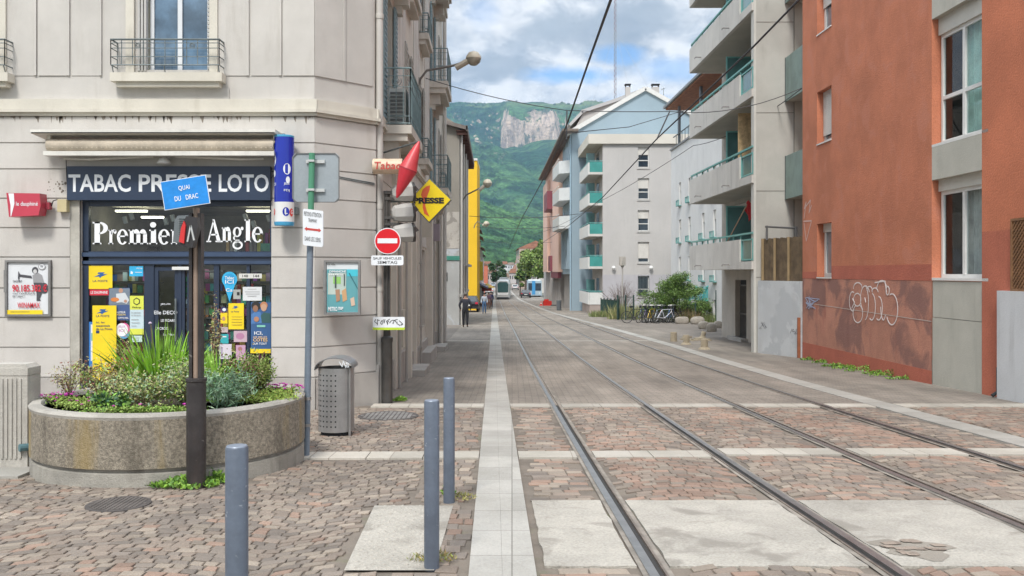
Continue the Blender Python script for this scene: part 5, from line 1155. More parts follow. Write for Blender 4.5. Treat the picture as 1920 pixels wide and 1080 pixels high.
# thistle heads on long stalks near the door
t = thing('thistle', 'pale mauve globe flower on a bare stalk before the shop door', 'plant', tuple(pin(292, .2)))
p = pin(292, .2); build('stem', MB().tube([tuple(p), (XX(283, p.y), p.y, ZZ(608, p.y))], .005, 5), mat('stem', (.14, .1, .06)), t); build('flower_head', MB().lathe((XX(276, p.y) + .03, p.y, ZZ(606, p.y)), [(.001, -.016), (.014, -.008), (.018, 0), (.013, .01), (.001, .016)], 10), flat('mauve', (.42, .33, .45)), t)

# weeds
def weeds(label, px, py, rx, ry, h, n, cols=((.16, .30, .03), (.2, .33, .05), (.11, .23, .04)), L=.05, w=.028, name='weed_clump', grp='weeds growing from the paving'):
    c = gp(px, py); mb = MB()
    for i in range(n):
        a = random.uniform(0, 6.28); k = random.random() ** .6; p = c + Vector((math.cos(a) * rx * k, math.sin(a) * ry * k, random.uniform(0, h) * (1.2 - k)))
        p.z = gz(p.y) + .005 + random.uniform(0, h) * (1.15 - k); mb.cc = rc(random.choice(cols), .3); mb.leaf(p, (random.gauss(0, 1), random.gauss(0, 1), .8), L * random.uniform(.6, 1.2), w * random.uniform(.6, 1.2))
    t = thing(name, label, 'weeds', tuple(c), grp); build('foliage', mb, m_leafy, t)
weeds('bright green weeds spreading round the foot of the steel post', 345, 912, .30, .17, .07, 900)
weeds('green weeds right of the steel post foot along the planter', 400, 903, .20, .12, .10, 600)
weeds('small green weeds beside the stone pillar', 38, 872, .16, .1, .08, 260)
weeds('yellowish weeds round the foot of the middle bollard', 812, 1052, .15, .07, .06, 260, ((.3, .22, .06), (.2, .18, .05), (.22, .26, .06)), .035, .008)
weeds('green tuft at the foot of the farthest bollard', 842, 930, .05, .04, .14, 130, L=.04, w=.018)
weeds('dry weeds between farthest bollard and stone strip', 862, 935, .12, .16, .03, 160, ((.28, .24, .08), (.2, .22, .05)), .03, .01)
weeds('green weeds along the chamfered corner plinth', 660, 757, .38, .06, .06, 300)
weeds('tall thin weeds beside the downpipe foot', 703, 742, .08, .08, .3, 160, L=.05, w=.015)
weeds('green weeds left of the signal pole base', 750, 752, .12, .1, .07, 160)
weeds('green tuft on the side pavement behind the signal pole', 757, 700, .16, .3, .16, 400, L=.06)
weeds('green weeds at the wall step further along the side pavement', 790, 672, .14, .9, .14, 420, L=.07)
weeds('green weeds by the far end of the corner building', 806, 648, .2, 1.2, .12, 300, L=.08)

# ---- street lamps on the left facades
def facade_lamp(label, b0, z0, px, py, k=1.0, col=(.36, .32, .26)):
    A = fL.p(b0, z0, 0); hd = Vector((XX(px, b0), b0, ZZ(py, b0)))
    t = thing('wall_lamp', label, 'street lamp', tuple(A), 'street lamps on curved arms along the left facades')
    m1 = A + Vector((.05, 0, .35 * k)); dirh = (hd - A)
    pts = [A, A + Vector((.06, 0, .22)) * k, A + Vector((.22, 0, .43)) * k, A.lerp(hd, .62) + Vector((0, 0, .10 * k)), A.lerp(hd, .78) + Vector((0, 0, .05 * k))]
    pts = [tuple(p) for p in pts]; build('arm', MB().tube(pts, .03 * k, 8), flat('arm_steel', (.16, .15, .14), .5, .3), t, smooth='auto')
    d = (hd - A).normalized(); b_ = MB(); q0, q1 = A.lerp(hd, .68), A.lerp(hd, .92) + Vector((0, 0, .02)); b_.tube([tuple(q0), tuple(q1)], .075 * k, 8); build('housing', b_, flat('lamp_housing', col, .5), t)
    c = A.lerp(hd, 1.0); b_ = MB(); b_.lathe(c, [(.001, .19 * k), (.12 * k, .15 * k), (.185 * k, .05 * k), (.19 * k, 0)], 20); build('hood', b_, mat('lamp_hood', (.42, .38, .30), .5, .15, 6, 0, stain=.5), t, smooth='auto')
    b_ = MB(); b_.lathe(c, [(.185 * k, -.002), (.16 * k, -.09 * k), (.08 * k, -.16 * k), (.001, -.18 * k)], 20); build('bowl', b_, mat('lamp_bowl', (.33, .31, .25), .15, .2, 6, 0), t, smooth='auto')
facade_lamp('nearest street lamp arching from the corner building against the clouds', 22.3, ZZ(165, 22.3), 888, 110)
fL2 = fL; 
facade_lamp('second street lamp on the grey gabled house', 52.0, ZZ(385, 52), 914, 344, 1.4)
facade_lamp('farthest street lamp on the left row', 85.0, ZZ(428, 85), 912, 420, 1.5)
# ================================================================ RED BUILDING
RA0 = 8.41; fR = FR_(RA0)
def rb_(px): return BB(RA0, px)
red_up = mat('red_render', (.49, .175, .095), .92, .14, .8, .5, 35, fine=.12, stain=.35, stcol=(.33, .10, .065), patch=((.50, .20, .13), 1.6, .50, .66, .6))
red_dk = mat('red_render_dark', (.425, .125, .08), .92, .10, 1, .5, 35, fine=.12)
red_lo = mat('red_render_low', (.46, .215, .15), .92, .12, 1.2, .5, 35, fine=.1, stain=.55, stcol=(.25, .07, .05), patch=((.22, .115, .10), .9, .48, .60, .8))
conc = mat('smooth_concrete', (.45, .44, .385), .9, .08, 1, .25, 60, stain=.35, fine=.08)
zl = 1.44; RN = 15.0; PIL = rb_(1841); PAN = rb_(1747)
RB = thing('red_building', 'terracotta red rendered apartment building with graffiti on its lower wall', 'building', tuple(fR.p(20, gz(20), 0)))
sm = [(rb_(1559), rb_(1532), a, b_, .3) for a, b_ in ((1.48, 2.86), (4.93, 6.28), (7.77, 9.12), (10.6, 12))]
w = MB(); holes_wall(w, fR, PAN, 24.7, zl, 13, sm, .3)
build('wall', w, red_up, RB)
build('painted_band', MB().box(fR, PAN, rb_(1559) - .01, zl + .002, 1.76, 0.0, .004).box(fR, rb_(1532) + .01, 24.7, zl + .002, 1.62, 0, .004), red_dk, RB)
w = MB(); holes_wall(w, fR, PAN, 24.7, -1.2, zl, []); build('lower_wall', w, red_lo, RB)
build('painted_band', MB().box(fR, PAN, 24.7, -1.2, gz(19) + .30, 0, .004), red_dk, RB)
build('chalk_line', MB().line(fR, [(24.3, .78), (PAN, .66)], .014, .004, .006), flat('chalk', (.5, .42, .38)), RB)
fcore = MB(); fcore.quad(fR.p(24.7, -1.2, 0), fR.p(24.7, 13, 0), fR.p(24.7, 13, -8), fR.p(24.7, -1.2, -8)); fcore.quad(fR.p(8, 13, 0), fR.p(24.7, 13, 0), fR.p(24.7, 13, -8), fR.p(8, 13, -8))
build('end_wall', fcore, red_up, RB)
pw = MB(); pw.box(fR, 8, PIL, 2.3, 13, -.4, 0); build('wall', pw, mat('red_render_orange', (.50, .165, .085), .92, .12, .8, .5, 35, fine=.12), RB)
build('wall', MB().box(fR, 8, PIL, -1, 2.3, -.4, 0), mat('red_render_mid', (.44, .135, .08), .92, .12, .9, .5, 35, fine=.12, stain=.3), RB)
# recessed window bay: jamb, concrete panels, windows
build('wall', MB().quad(fR.p(PAN, 1.44, 0), fR.p(PAN, 13, 0), fR.p(PAN, 13, -.25), fR.p(PAN, 1.44, -.25)), red_up, RB)
cp = MB(); cp.box(fR, PIL - .1, PAN - .002, -1.2, .74, -.3, -.012); cp.box(fR, PIL - .1, PAN - .002, .75, 1.435, -.3, -.016)
for z0, z1 in ((3.37, 4.0), (6.46, 7.1), (9.55, 10.2)): cp.box(fR, PIL - .1, PAN - .002, z0, z1, -.3, -.002)
build('concrete_panel', cp, conc, RB)
m_curt2 = mat('teal_curtain', (.55, .72, .66), .9, .15, 3, .2, 20)
def curtain(par, fr, u0, u1, v0, v1, w, m_=None, wave=.05, step=.09):
    mb = MB(); n = int((u1 - u0) / .025); pts = []
    for i in range(n + 1):
        u = u0 + (u1 - u0) * i / n; d = wave * math.sin(i * .025 / step * 6.28) * (1 + .3 * math.sin(i * .7)); pts += [fr.p(u, v0, w + d), fr.p(u + .03 * math.sin(i * .5), v1, w + d * .6)]
    mb.add(pts, [(2 * i, 2 * i + 2, 2 * i + 3, 2 * i + 1) for i in range(n)]); return build('curtain', mb, m_ or m_curt2, par)
gwin = glass('window_glass', (.85, .95, .95), 0.3, .9, .02, 1.18)
for k, (z0, z1) in enumerate(((1.50, 3.37), (4.05, 6.46), (7.15, 9.55))):
    hs = .22 if k == 0 else .32
    fo = window(RB, fR, PIL - .25, PAN - .03, z0, z1 - hs, .22, m_white, mull=(.58,), trans=() if k == 0 else (.42,), t=.07, pane=gwin)
    build('shutter_box', MB().box(fR, PIL - .2, PAN - .02, z1 - hs, z1, -.22, -.12), flat('shutter_box', (.52, .51, .46)), fo)
    build('sill', MB().box(fR, PIL - .2, PAN + .0, z0 - .05, z0, -.25, -.0), m_white, fo)
    curtain(fo, fR, PIL - .2, PAN - .62, z0, z1 - hs, -.34, None if k else mat('grey_curtain', (.45, .44, .43), .9, .2, 4), .04, .14)
    rm_ = MB(); rm_.box(fR, PIL - .6, PAN + .6, z0 - .02, z1 + .0, -2.4, -.26); rm_.f = [f for q_, f in enumerate(rm_.f) if q_ != 1]; build('room', rm_, mat('room_grey', (.10, .10, .10), .9), fo)
for a, b_, c, d, _ in sm:
    fo = window(RB, fR, a, b_ - .0, c, d, .24, m_white, mull=(), t=.11, pane=mat('pale_pane', (.22, .25, .27), .1, .2, 2, 0, 20, fine=0), shut=.16 if c < 2 else .85 if c < 6 else .5)
    build('sill', MB().box(fR, a, b_, c - .03, c, -.3, .02), m_white, fo)
# graffiti outlines (throw-up) on the low wall
def gpt(px, py): b_ = rb_(px); return (b_, CZ + (HZ - py) * b_ / FPX)
g_ = MB(); gn = 0
def bub(cx, cy, rx, ry, a0=0, a1=360, rot=0):
    global gn; gn += 1
    pts = []
    for i in range(25): a = R(a0 + (a1 - a0) * i / 24); x, y = rx * math.cos(a), ry * math.sin(a); pts.append(gpt(cx + x * math.cos(R(rot)) - y * math.sin(R(rot)), cy + x * math.sin(R(rot)) + y * math.cos(R(rot))))
    g_.line(fR, pts, .028, .006, .0065 + gn * .0003)
for a in ((1599, 565, 6, 18, 60, 300), (1609, 540, 8, 10, 170, 380), (1608, 562, 7, 12), (1609, 588, 9, 17, -70, 240), (1622, 568, 7, 32, -100, 80), (1623, 560, 9, 24, 120, 330), (1631, 545, 5, 8, 180, 380), (1635, 575, 7, 25, -80, 120), (1641, 548, 6, 8, 200, 360), (1648, 578, 7, 22, -90, 120), (1654, 548, 10, 22, 200, 330), (1657, 575, 5, 25, 40, 180), (1665, 545, 3, 8), (1673, 580, 11, 29, -110, 150)): bub(*a)
g_.line(fR, [gpt(1599, 560), gpt(1603, 567), gpt(1598, 578)], .028, .006, .012); g_.line(fR, [gpt(1641, 530), gpt(1660, 527), gpt(1663, 548)], .028, .006, .0122); g_.line(fR, [gpt(1622, 558), gpt(1624, 567)], .03, .006, .0124)
build('graffiti', g_, flat('graffiti_white', (.72, .64, .62), .7), RB)
g_ = MB(); rr = random.Random(8)
for i in range(16): a = gpt(1521 + rr.uniform(-11, 9), 566 + rr.uniform(-14, 10)); c = gpt(1523 + rr.uniform(-12, 14), 568 + rr.uniform(-12, 12)); g_.line(fR, [a, c], .025, .005, .0065 + i * .0003)
build('graffiti', g_, flat('graffiti_blue', (.34, .37, .50), .7), RB)
g_ = MB(); g_.line(fR, [gpt(1508, 410), gpt(1512, 378), gpt(1508, 392), gpt(1520, 375), gpt(1517, 400), gpt(1522, 385)], .035, .005, .0065); g_.line(fR, [gpt(1507, 415), gpt(1522, 414), gpt(1512, 452), gpt(1508, 418)], .035, .005, .0068)
build('graffiti', g_, flat('graffiti_pink', (.60, .42, .38), .7), RB)
# low white wall at the right edge with trellis
t = thing('white_wall', 'whitewashed low wall at the right edge below the wooden trellis', 'wall', tuple(fR.p(13, gz(13), .05)))
build('block', MB().box(fR, 8, RN - .02, -1, 1.30, .003, .10), mat('whitewash', (.53, .54, .55), .85, .06, 1, .3, 50, stain=.5, stcol=(.33, .33, .33)), t)
t = thing('wood_trellis', 'brown diagonal wood trellis above the white wall at the right edge', 'trellis', tuple(fR.p(14, 1.3, .05)))
b_ = MB(); u1 = BB(8.35, 1893); z1 = 2.45
for i in range(-30, 70):
    a = 12 + i * .085
    for s_ in (-1, 1):
        p0 = (a, 1.32); p1 = (a + s_ * 1.13, 2.45)
        lo_, hi_ = 11.0, u1
        def clip(p, q):
            t0, t1 = 0, 1
            du = q[0] - p[0]
            for lim, sg in ((lo_, 1), (hi_, -1)):
                d0, d1 = sg * (p[0] - lim), sg * (q[0] - lim)
                if d0 < 0 and d1 < 0: return None
                if d0 < 0: t0 = max(t0, d0 / (d0 - d1))
                if d1 < 0: t1 = min(t1, d0 / (d0 - d1))
            return [(p[0] + du * t0, p[1] + (q[1] - p[1]) * t0), (p[0] + du * t1, p[1] + (q[1] - p[1]) * t1)] if t1 > t0 else None
        c = clip(p0, p1)
        if c: b_.line(fR, c, .03, .02 if s_ > 0 else .03, .03 if s_ > 0 else .04)
build('lattice', b_, mat('trellis_wood', (.20, .10, .045), .8, .2, 5, .2, 50), t)
build('frame', MB().frame(fR, 11, u1, 1.30, 2.47, .04, .015, .05), mat('trellis_wood', (.2, .1, .045)), t)
build('backing', MB().rect(fR, 11, u1, 1.31, 2.46, .012), mat('trellis_back', (.10, .05, .03), .9), t)
t = thing('drain_spout', 'small dark drain elbow at the foot of the red pillar', 'drain pipe', tuple(fR.p(RN + .05, gz(15), 0)))
build('elbow', MB().tube([fR.p(RN + .05, gz(15) + .5, .04), fR.p(RN + .05, gz(15) + .1, .04), fR.p(RN + .05, gz(15) + .03, .14)], .03, 8), m_dark, t, smooth='auto')
for i, (px, py, s_) in enumerate(((1565, 688, .25), (1592, 692, .35), (1625, 697, .4), (1650, 702, .3), (1672, 706, .4), (1690, 712, .25), (1520, 676, .25), (1540, 681, .2))):
    weeds('low green weeds at the foot of the red wall, number %s from the left' % ['third', 'fourth', 'fifth', 'sixth', 'seventh', 'eighth', 'first', 'second'][i], px, py, s_ * 1.3, .10, .15 if i in (4, 2) else .08, 260 if i < 5 else 160, L=.06, w=.03)

# ================================================================ CONCRETE BALCONY BUILDING
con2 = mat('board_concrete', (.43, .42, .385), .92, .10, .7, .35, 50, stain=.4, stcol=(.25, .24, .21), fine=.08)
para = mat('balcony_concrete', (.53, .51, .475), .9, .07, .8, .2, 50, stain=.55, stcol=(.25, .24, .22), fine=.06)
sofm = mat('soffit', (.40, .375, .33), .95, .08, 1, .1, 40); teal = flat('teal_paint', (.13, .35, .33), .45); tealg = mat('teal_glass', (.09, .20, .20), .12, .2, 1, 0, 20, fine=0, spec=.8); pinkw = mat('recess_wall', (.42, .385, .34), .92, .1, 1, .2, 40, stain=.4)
CB = thing('concrete_apartments', 'concrete apartment building with deep street balconies and teal rails', 'building', tuple(P(9, 30, gz(30))))
GY = 27.0; fG = FF(GY); fCbal = FR_(7.8); fCw = FR_(9.05); gzb = gz(GY) - .3
XL = XX(1414, GY)
w = MB(); w.box(fG, XL, 12, gzb, 16, -.28, 0); build('gable_wall', w, con2, CB)
build('corner_edge', MB().box(fG, XL - .012, XL + .055, gzb, 16, -.29, .012), flat('edge_pale', (.52, .51, .47), .8), CB)
jt = MB()
for z in (9.05, 6.35, 4.02, 1.45): jt.box(fG, XL + .06, 8.55, z, z + .02, 0, .006)
jt.box(fG, XX(1488, GY), XX(1489.2, GY), 1.4, 16, 0, .02); build('wall_joint', jt, flat('joint_dark', (.18, .17, .15)), CB)
build('pale_strip', MB().box(fG, XX(1489.5, GY), 12, gzb, 16, 0, .012), conc, CB)
w = MB(); holes_wall(w, fCw, GY + .3, 36, gz(36) - .4, 16, [(32.5, 34.0, gz(33) + .12, 1.33, .25)] + [(32.2, 34.6, z + .1, z + 2.25, .15) for z in (1.9, 4.5, 7.05, 9.6, 12.2)], .2)
w.quad(fCw.p(36, -2, 0), fCw.p(36, 16, 0), fCw.p(36, 16, -9), fCw.p(36, -2, -9)); w.quad(fCw.p(27.3, 16, 0), fCw.p(36, 16, 0), fCw.p(36, 16, -9), fCw.p(27.3, 16, -9))
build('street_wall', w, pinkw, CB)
dgr = MB(); dgr.box(fCw, 32.5, 34.0, gz(33) + .1, 1.33, -.24, -.2)
D_ = build('gate', dgr, m_dark, CB); dg2 = MB()
for i in range(9): dg2.box(fCw, 32.55 + i * .17, 32.6 + i * .17, gz(33) + .15, 1.15, -.2, -.17)
for z in (1.1, .05, -.8): dg2.box(fCw, 32.5, 34, z, z + .05, -.2, -.16)
build('bars', dg2, mat('gate_iron', (.10, .095, .09), .5, .2, 4, 0), D_)
build('doorstep', MB().box(fCw, 32.3, 34.2, gz(34) - .3, gz(33) + .12, -.2, .25), plin, CB)
m_bamb = mat('reed_screen', (.52, .37, .2), .8, .25, 6, .2, 40, fine=.2)
for k, zb in enumerate((1.70, 4.28, 6.85, 9.42, 11.99)):
    slb = MB(); slb.box(fCbal, GY + .05, 35.5, zb, zb + .16, -1.25, 0)
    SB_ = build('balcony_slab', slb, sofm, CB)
    pr = MB(); pr.box(fCbal, 28.35, 31.9, zb + .0, zb + .93, .002, .12); pr.box(fCbal, 31.92, 35.5, zb + .0, zb + .93, .002, .12); pr.box(fCbal, GY + .02, 28.33, zb, zb + .24, .002, .12); pr.box(Fr(fCbal.p(35.5, 0, 0), (1, 0, 0), (0, 0, 1), (0, 1, 0)), -.12, 1.25, zb, zb + .93, 0, .12)
    build('parapet', pr, para, CB)
    rl = MB(); rl.box(fCbal, GY + .05, 35.5, zb + 1.06, zb + 1.115, .02, .09)
    for i in range(9): u = 28.4 + i * .88; rl.box(fCbal, u, u + .04, zb + .93, zb + 1.06, .035, .075)
    rl.frame(fCbal, GY + .06, 28.33, zb + .27, zb + .92, .045, .03, .08); build('handrail', rl, teal, CB)
    build('glass_panel', MB().rect(fCbal, GY + .1, 28.3, zb + .3, zb + .9, .05), tealg, CB)
    sp = MB(); 
    for u in (29.6, 33.6): sp.tube([fCbal.p(u, zb + .16, .12), fCbal.p(u - .02, zb + .16, .34)], .022, 6); sp.tube([fCbal.p(u, zb + .16, .34), fCbal.p(u, zb + .10, .36)], .02, 6)
    build('water_spout', sp, flat('spout_grey', (.24, .23, .22)), CB)
    yb = 31.3; fD = FF(yb); x0, x1 = 8.02 - .02 * yb, 9.05 - .02 * yb
    dv = MB(); dv.frame(fD, x0, x1, zb + .16, zb + 2.2, .05, -.03, .03); dvo = build('divider', dv, teal, CB); build('divider_pane', MB().rect(fD, x0 + .02, x1, zb + .18, zb + 2.18, 0), tealg, dvo)
    window(CB, fCw, 32.3, 34.5, zb + .26, zb + 2.3, .13, m_white, mull=(.5,), t=.06, shut=(0, .3, .9, .2, .5)[k])
    if k == 2: pass
rs = MB(); fQ2 = FF(29.2)
for i in range(34): u = 7.86 - .584 + i * .024; rs.box(fQ2, u, u + .021, 4.28 + 1.0, 4.28 + 2.45, 0, .012 + .004 * (i % 2))
solo('reed_screen', rs, m_bamb, 'straw coloured reed screen on the middle balcony', 'screen', origin=tuple(fQ2.p(7.5, 5.3, 0)))
t = thing('red_flag', 'rolled red flag on a slanting pole on the lowest balcony', 'flag', tuple(fCbal.p(30.5, 2.7, .05)))
A = Vector((XX(1364, 30.5), 30.5, ZZ(453, 30.5))); B2 = Vector((XX(1401, 28.6), 28.6, ZZ(383, 28.6)))
build('pole', MB().tube([tuple(A), tuple(B2)], .022, 6), flat('pole_wood', (.4, .27, .18)), t)
fm = MB(); d = (B2 - A).normalized(); pts = []
for i in range(7):
    for j in range(5): pts.append(A + (B2 - A) * (.83 + .04 * i) + Vector((.05 * j + .04 * math.sin(i + j), .03 * math.sin(j * 2 + i), -.10 * j + .05)))
fm.add(pts, [(i * 5 + j, i * 5 + j + 1, i * 5 + j + 6, i * 5 + j + 5) for i in range(6) for j in range(4)]); build('cloth', fm, mat('flag_red', (.42, .015, .02), .8), t)
# boxed loggias on the gable wall beside the red building
for k, (z0, z1) in enumerate(((6.68, 7.98), (3.78, 5.06), (9.6, 10.9))):
    fl_ = Fr((8.13, 0, 0), (0, 1, 0), (0, 0, 1), (-1, 0, 0)); lo_ = build('loggia_panel', MB().box(fl_, 24.9, 26.98, z0, z1, -.04, 0), mat('greygreen_panel', (.20, .27, .245), .6, .15, 1.5, .1, 40, stain=.4), CB)
    build('loggia_floor', MB().box(fl_, 24.95, 26.98, z0 - .0, z0 + .06, -.6, -.045), sofm, lo_); build('panel_edge', MB().box(fl_, 26.93, 26.985, z0 - .01, z1 + .01, -.03, .012), flat('edge_dark', (.10, .12, .12)), lo_)
# white yard wall with wooden fence
wa, wb = Vector((7.28, 26.85, 0)), Vector((7.88, 24.75, 0)); dw = (wb - wa).normalized(); fWh = Fr(wa, dw, (0, 0, 1), (dw.y, -dw.x, 0)); LW = (wb - wa).length
t = thing('yard_wall', 'white painted yard wall with scribbles between grey and red buildings', 'wall', (wa.x, wa.y, gz(26)))
m_ww = mat('white_painted_wall', (.50, .52, .535), .85, .07, .9, .3, 50, stain=.45, stcol=(.35, .34, .33), patch=((.40, .42, .44), 1.1, .5, .56, .7))
build('block', MB().box(fWh, 0, LW, gz(27) - .3, 1.36, -.2, 0), m_ww, t)
g_ = MB(); rr = random.Random(2)
for i in range(9): u = .05 + rr.random() * .35; g_.line(fWh, [(u, .05 + rr.uniform(-.12, .1)), (u + rr.uniform(.02, .2), .05 + rr.uniform(-.12, .1))], .014, .001, .003 + i * .0003)
for i in range(12): u = 1.5 + rr.random() * .6; g_.line(fWh, [(u, .0 + rr.uniform(-.12, .05)), (u + rr.uniform(.02, .15), .0 + rr.uniform(-.12, .05))], .012, .001, .003 + i * .0003)
build('graffiti_tag', g_, flat('tag_grey', (.16, .16, .17)), t)
t = thing('wood_fence', 'weathered brown board fence standing on the white yard wall', 'fence', (wa.x, wa.y, 1.36)); fe = MB(); n_ = 20
for i in range(n_): fe.box(fWh, .1 + (LW - .1) * i / n_, .1 + (LW - .1) * (i + 1) / n_ - .006, 1.36, 2.6 - .01 * (i % 3), -.12, -.10 + .004 * (i % 2))
build('boards', fe, mat('fence_wood', (.115, .08, .045), .9, .3, 4, .4, 30, stain=.6), t)
build('rail', MB().box(fWh, .1, .16, 1.37, 2.6, -.10, -.05).box(fWh, .75, .81, 1.37, 2.6, -.09, -.05).box(fWh, 1.45, 1.51, 1.37, 2.6, -.09, -.05), mat('fence_post', (.3, .22, .12), .9), t)
t = thing('scaffold_rail', 'dark metal railing above the board fence on the concrete gable', 'railing', (XX(1440, 26.5), 26.5, 2.6)); f_ = FF(26.5)
b_ = MB(); X0, X1_ = XX(1438, 26.5), XX(1492, 26.5)
b_.tube([(X0, 26.5, ZZ(450, 26.5)), (X0, 26.5, ZZ(423, 26.5))], .03, 6); b_.tube([(X1_, 26.5, ZZ(450, 26.5)), (X1_, 26.5, ZZ(425, 26.5))], .05, 6); b_.tube([(X0 - .05, 26.5, ZZ(425, 26.5)), (X1_ + .03, 26.5, ZZ(428, 26.5))], .03, 6); b_.tube([(X0 + .1, 26.9, ZZ(425, 26.5)), (X0, 26.5, ZZ(425, 26.5))], .025, 6); build('bars', b_, flat('bar_dark', (.10, .10, .10), .5), t)
t = thing('rusty_downpipe', 'short rusty brown pipe at the left end of the red wall', 'drain pipe', tuple(fR.p(24.78, gz(24.7), .06)))
build('pipe', MB().tube([fR.p(24.80, gz(24.7), .06), fR.p(24.80, gz(24.7) + 1.1, .06)], .055, 8), mat('rust_brown', (.26, .09, .04), .8, .2, 4, .2, 40), t, smooth='auto')

# ================================================================ WHITE BUILDING BEHIND
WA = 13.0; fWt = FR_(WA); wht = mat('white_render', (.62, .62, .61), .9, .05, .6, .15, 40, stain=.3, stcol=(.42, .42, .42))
WB = thing('white_building', 'white rendered apartment building with narrow windows and a penthouse roof', 'building', tuple(P(13, 60, gz(60))))
cols_px = [1275, 1293, 1318.5, 1340]; hl = []; zr = [7.9, 5.3, 2.7]
for px in cols_px:
    b_c = BB(WA, px)
    for zt in zr: hl.append((b_c - .35, b_c + .35, zt - 1.55, zt, .18))
    hl.append((b_c - .35, b_c + .35, -1.2, .0, .18))
for b_c in (50.4, 48.8):
    for zt in zr: hl.append((b_c - .35, b_c + .35, zt - 1.55, zt, .18))
wt = 10.5
w = MB(); holes_wall(w, fWt, 40, 66.5, -2.2, wt, hl, .18); w.quad(fWt.p(66.5, -2.2, 0), fWt.p(66.5, wt, 0), fWt.p(66.5, wt, -10), fWt.p(66.5, -2.2, -10)); w.quad(fWt.p(40, wt, 0), fWt.p(66.5, wt, 0), fWt.p(66.5, wt, -10), fWt.p(40, wt, -10)); build('wall', w, wht, WB)
for h in hl: window(WB, fWt, h[0], h[1], h[2], h[3], .16, flat('grey_frame', (.45, .45, .44)), mull=(), t=.05, shut=.35 if int(h[0] * 7) % 3 else 0, pane=mat('pale_pane', (.22, .25, .27), .1, .2, 2, 0, 20, fine=0))
for h in hl:
    if h[2] < 0: continue
    bx_ = MB(); bx_.frame(fWt, h[0] - .15, h[1] + .15, h[2] - .1, h[2] + .3, .04, .16, .2); 
    for i in range(4): bx_.box(fWt, h[0] - .1 + i * .25, h[0] - .07 + i * .25, h[2] - .1, h[2] + .3, .16, .19)
    bx_.box(fWt, h[0] - .15, h[1] + .15, h[2] - .12, h[2] - .08, 0, .2); build('window_guard', bx_, teal, WB)
build('eaves_band', MB().box(fWt, 40, 66.5, wt, wt + .12, -.2, .10), flat('zinc_dark', (.2, .21, .22)), WB)
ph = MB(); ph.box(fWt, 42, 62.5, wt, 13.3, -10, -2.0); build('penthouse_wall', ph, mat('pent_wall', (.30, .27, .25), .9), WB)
rf = MB(); rf.box(fWt, 40, 66.7, 13.62, 13.78, -11, .55); R_ = build('penthouse_roof', rf, flat('zinc_dark', (.2, .21, .22)), WB); build('wood_soffit', MB().box(fWt, 40.1, 66.5, 13.5, 13.615, -10.9, .40), mat('soffit_wood', (.30, .12, .06), .8, .25, 3, .1, 30), R_)
pp_ = MB()
for u in (64.8, 58, 52): pp_.tube([fWt.p(u, wt, -.25), fWt.p(u, 13.5, -.25)], .11, 8)
build('roof_post', pp_, flat('post_steel', (.16, .18, .2), .4, .3), WB, smooth='auto')
build('roof_window', MB().rect(fWt, 44, 56, wt + .4, 13.1, -1.98), darkglass(), WB)
rl = MB(); rl.box(fWt, 40, 66, wt + .9, wt + .96, -.1, -.04); 
for i in range(26): rl.box(fWt, 40 + i, 40.05 + i, wt + .1, wt + .95, -.1, -.06)
build('roof_railing', rl, m_iron, WB)

# ================================================================ GREY APARTMENTS WITH TEAL BALCONIES (Y = 76)
GA = 76.0; f7 = FF(GA); X7a, X7b = XX(1130, GA), XX(1300, GA)
gwl = mat('grey_render', (.45, .435, .42), .92, .05, .35, .2, 30, stain=.3, stcol=(.30, .29, .28)); gwl2 = mat('lilac_render', (.41, .40, .42), .92, .05, .4, .2, 30, stain=.3)
AB = thing('grey_apartments', 'grey rendered apartment block with a column of teal glass balconies', 'building', (X7a, GA, gz(GA)))
wins = [(XX(1196, GA), XX(1217, GA), ZZ(b_, GA), ZZ(a, GA), .25) for a, b_ in ((275.5, 314), (334, 373.5), (394, 433), (453.5, 492), (517, 556))]
w = MB(); zsep = ZZ(515, GA); holes_wall(w, f7, X7a, X7b, zsep, ZZ(269, GA), [wi for wi in wins if wi[2] > zsep]); build('wall', w, gwl, AB)
w = MB(); holes_wall(w, f7, X7a, X7b, gz(GA) - .5, zsep, [wins[-1]]); build('base_wall', w, gwl2, AB)
fA = FR_(9.12)
bw = MB(); holes_wall(bw, fA, GA, 84, gz(84) - .5, ZZ(269, GA), []); bw.quad(fA.p(84, -3, 0), fA.p(84, 13, 0), fA.p(84, 13, -8), fA.p(84, -3, -8)); build('balcony_wall', bw, mat('recess_beige', (.34, .31, .285), .92), AB)
for i, wi in enumerate(wins):
    fo = window(AB, f7, wi[0], wi[1], wi[2], wi[3], .22, m_white, mull=(), trans=(.35,), t=.07, shut=(.38, .48, .4, .8, .0)[i], pane=darkglass()); build('sill', MB().box(f7, wi[0] - .08, wi[1] + .08, wi[2] - .14, wi[2], -.2, .06), flat('sill_grey', (.42, .41, .39)), fo)
    if i == 4: 
        br_ = MB()
        for k in range(9): br_.box(f7, wi[0] + k * .115, wi[0] + k * .115 + .025, wi[2], wi[3], .01, .04)
        build('window_bars', br_, m_iron, fo)
cn = MB(); cn.poly(Fr((0, 0, ZZ(270, GA)), (1, 0, 0), (0, 1, 0), (0, 0, 1)), [(XX(1103, GA), GA - .25), (X7b, GA - .25), (X7b, GA + 9), (XX(1103, GA) - .2, GA + 9)], 0, ZZ(252, GA) - ZZ(270, GA)); build('roof_canopy', cn, mat('canopy_cream', (.56, .53, .47), .8, .05, .5), AB)
m_tg = mat('teal_balcony_glass', (.06, .27, .245), .2, .12, 1, 0, 20, fine=0)
XB = XX(1105.5, GA)
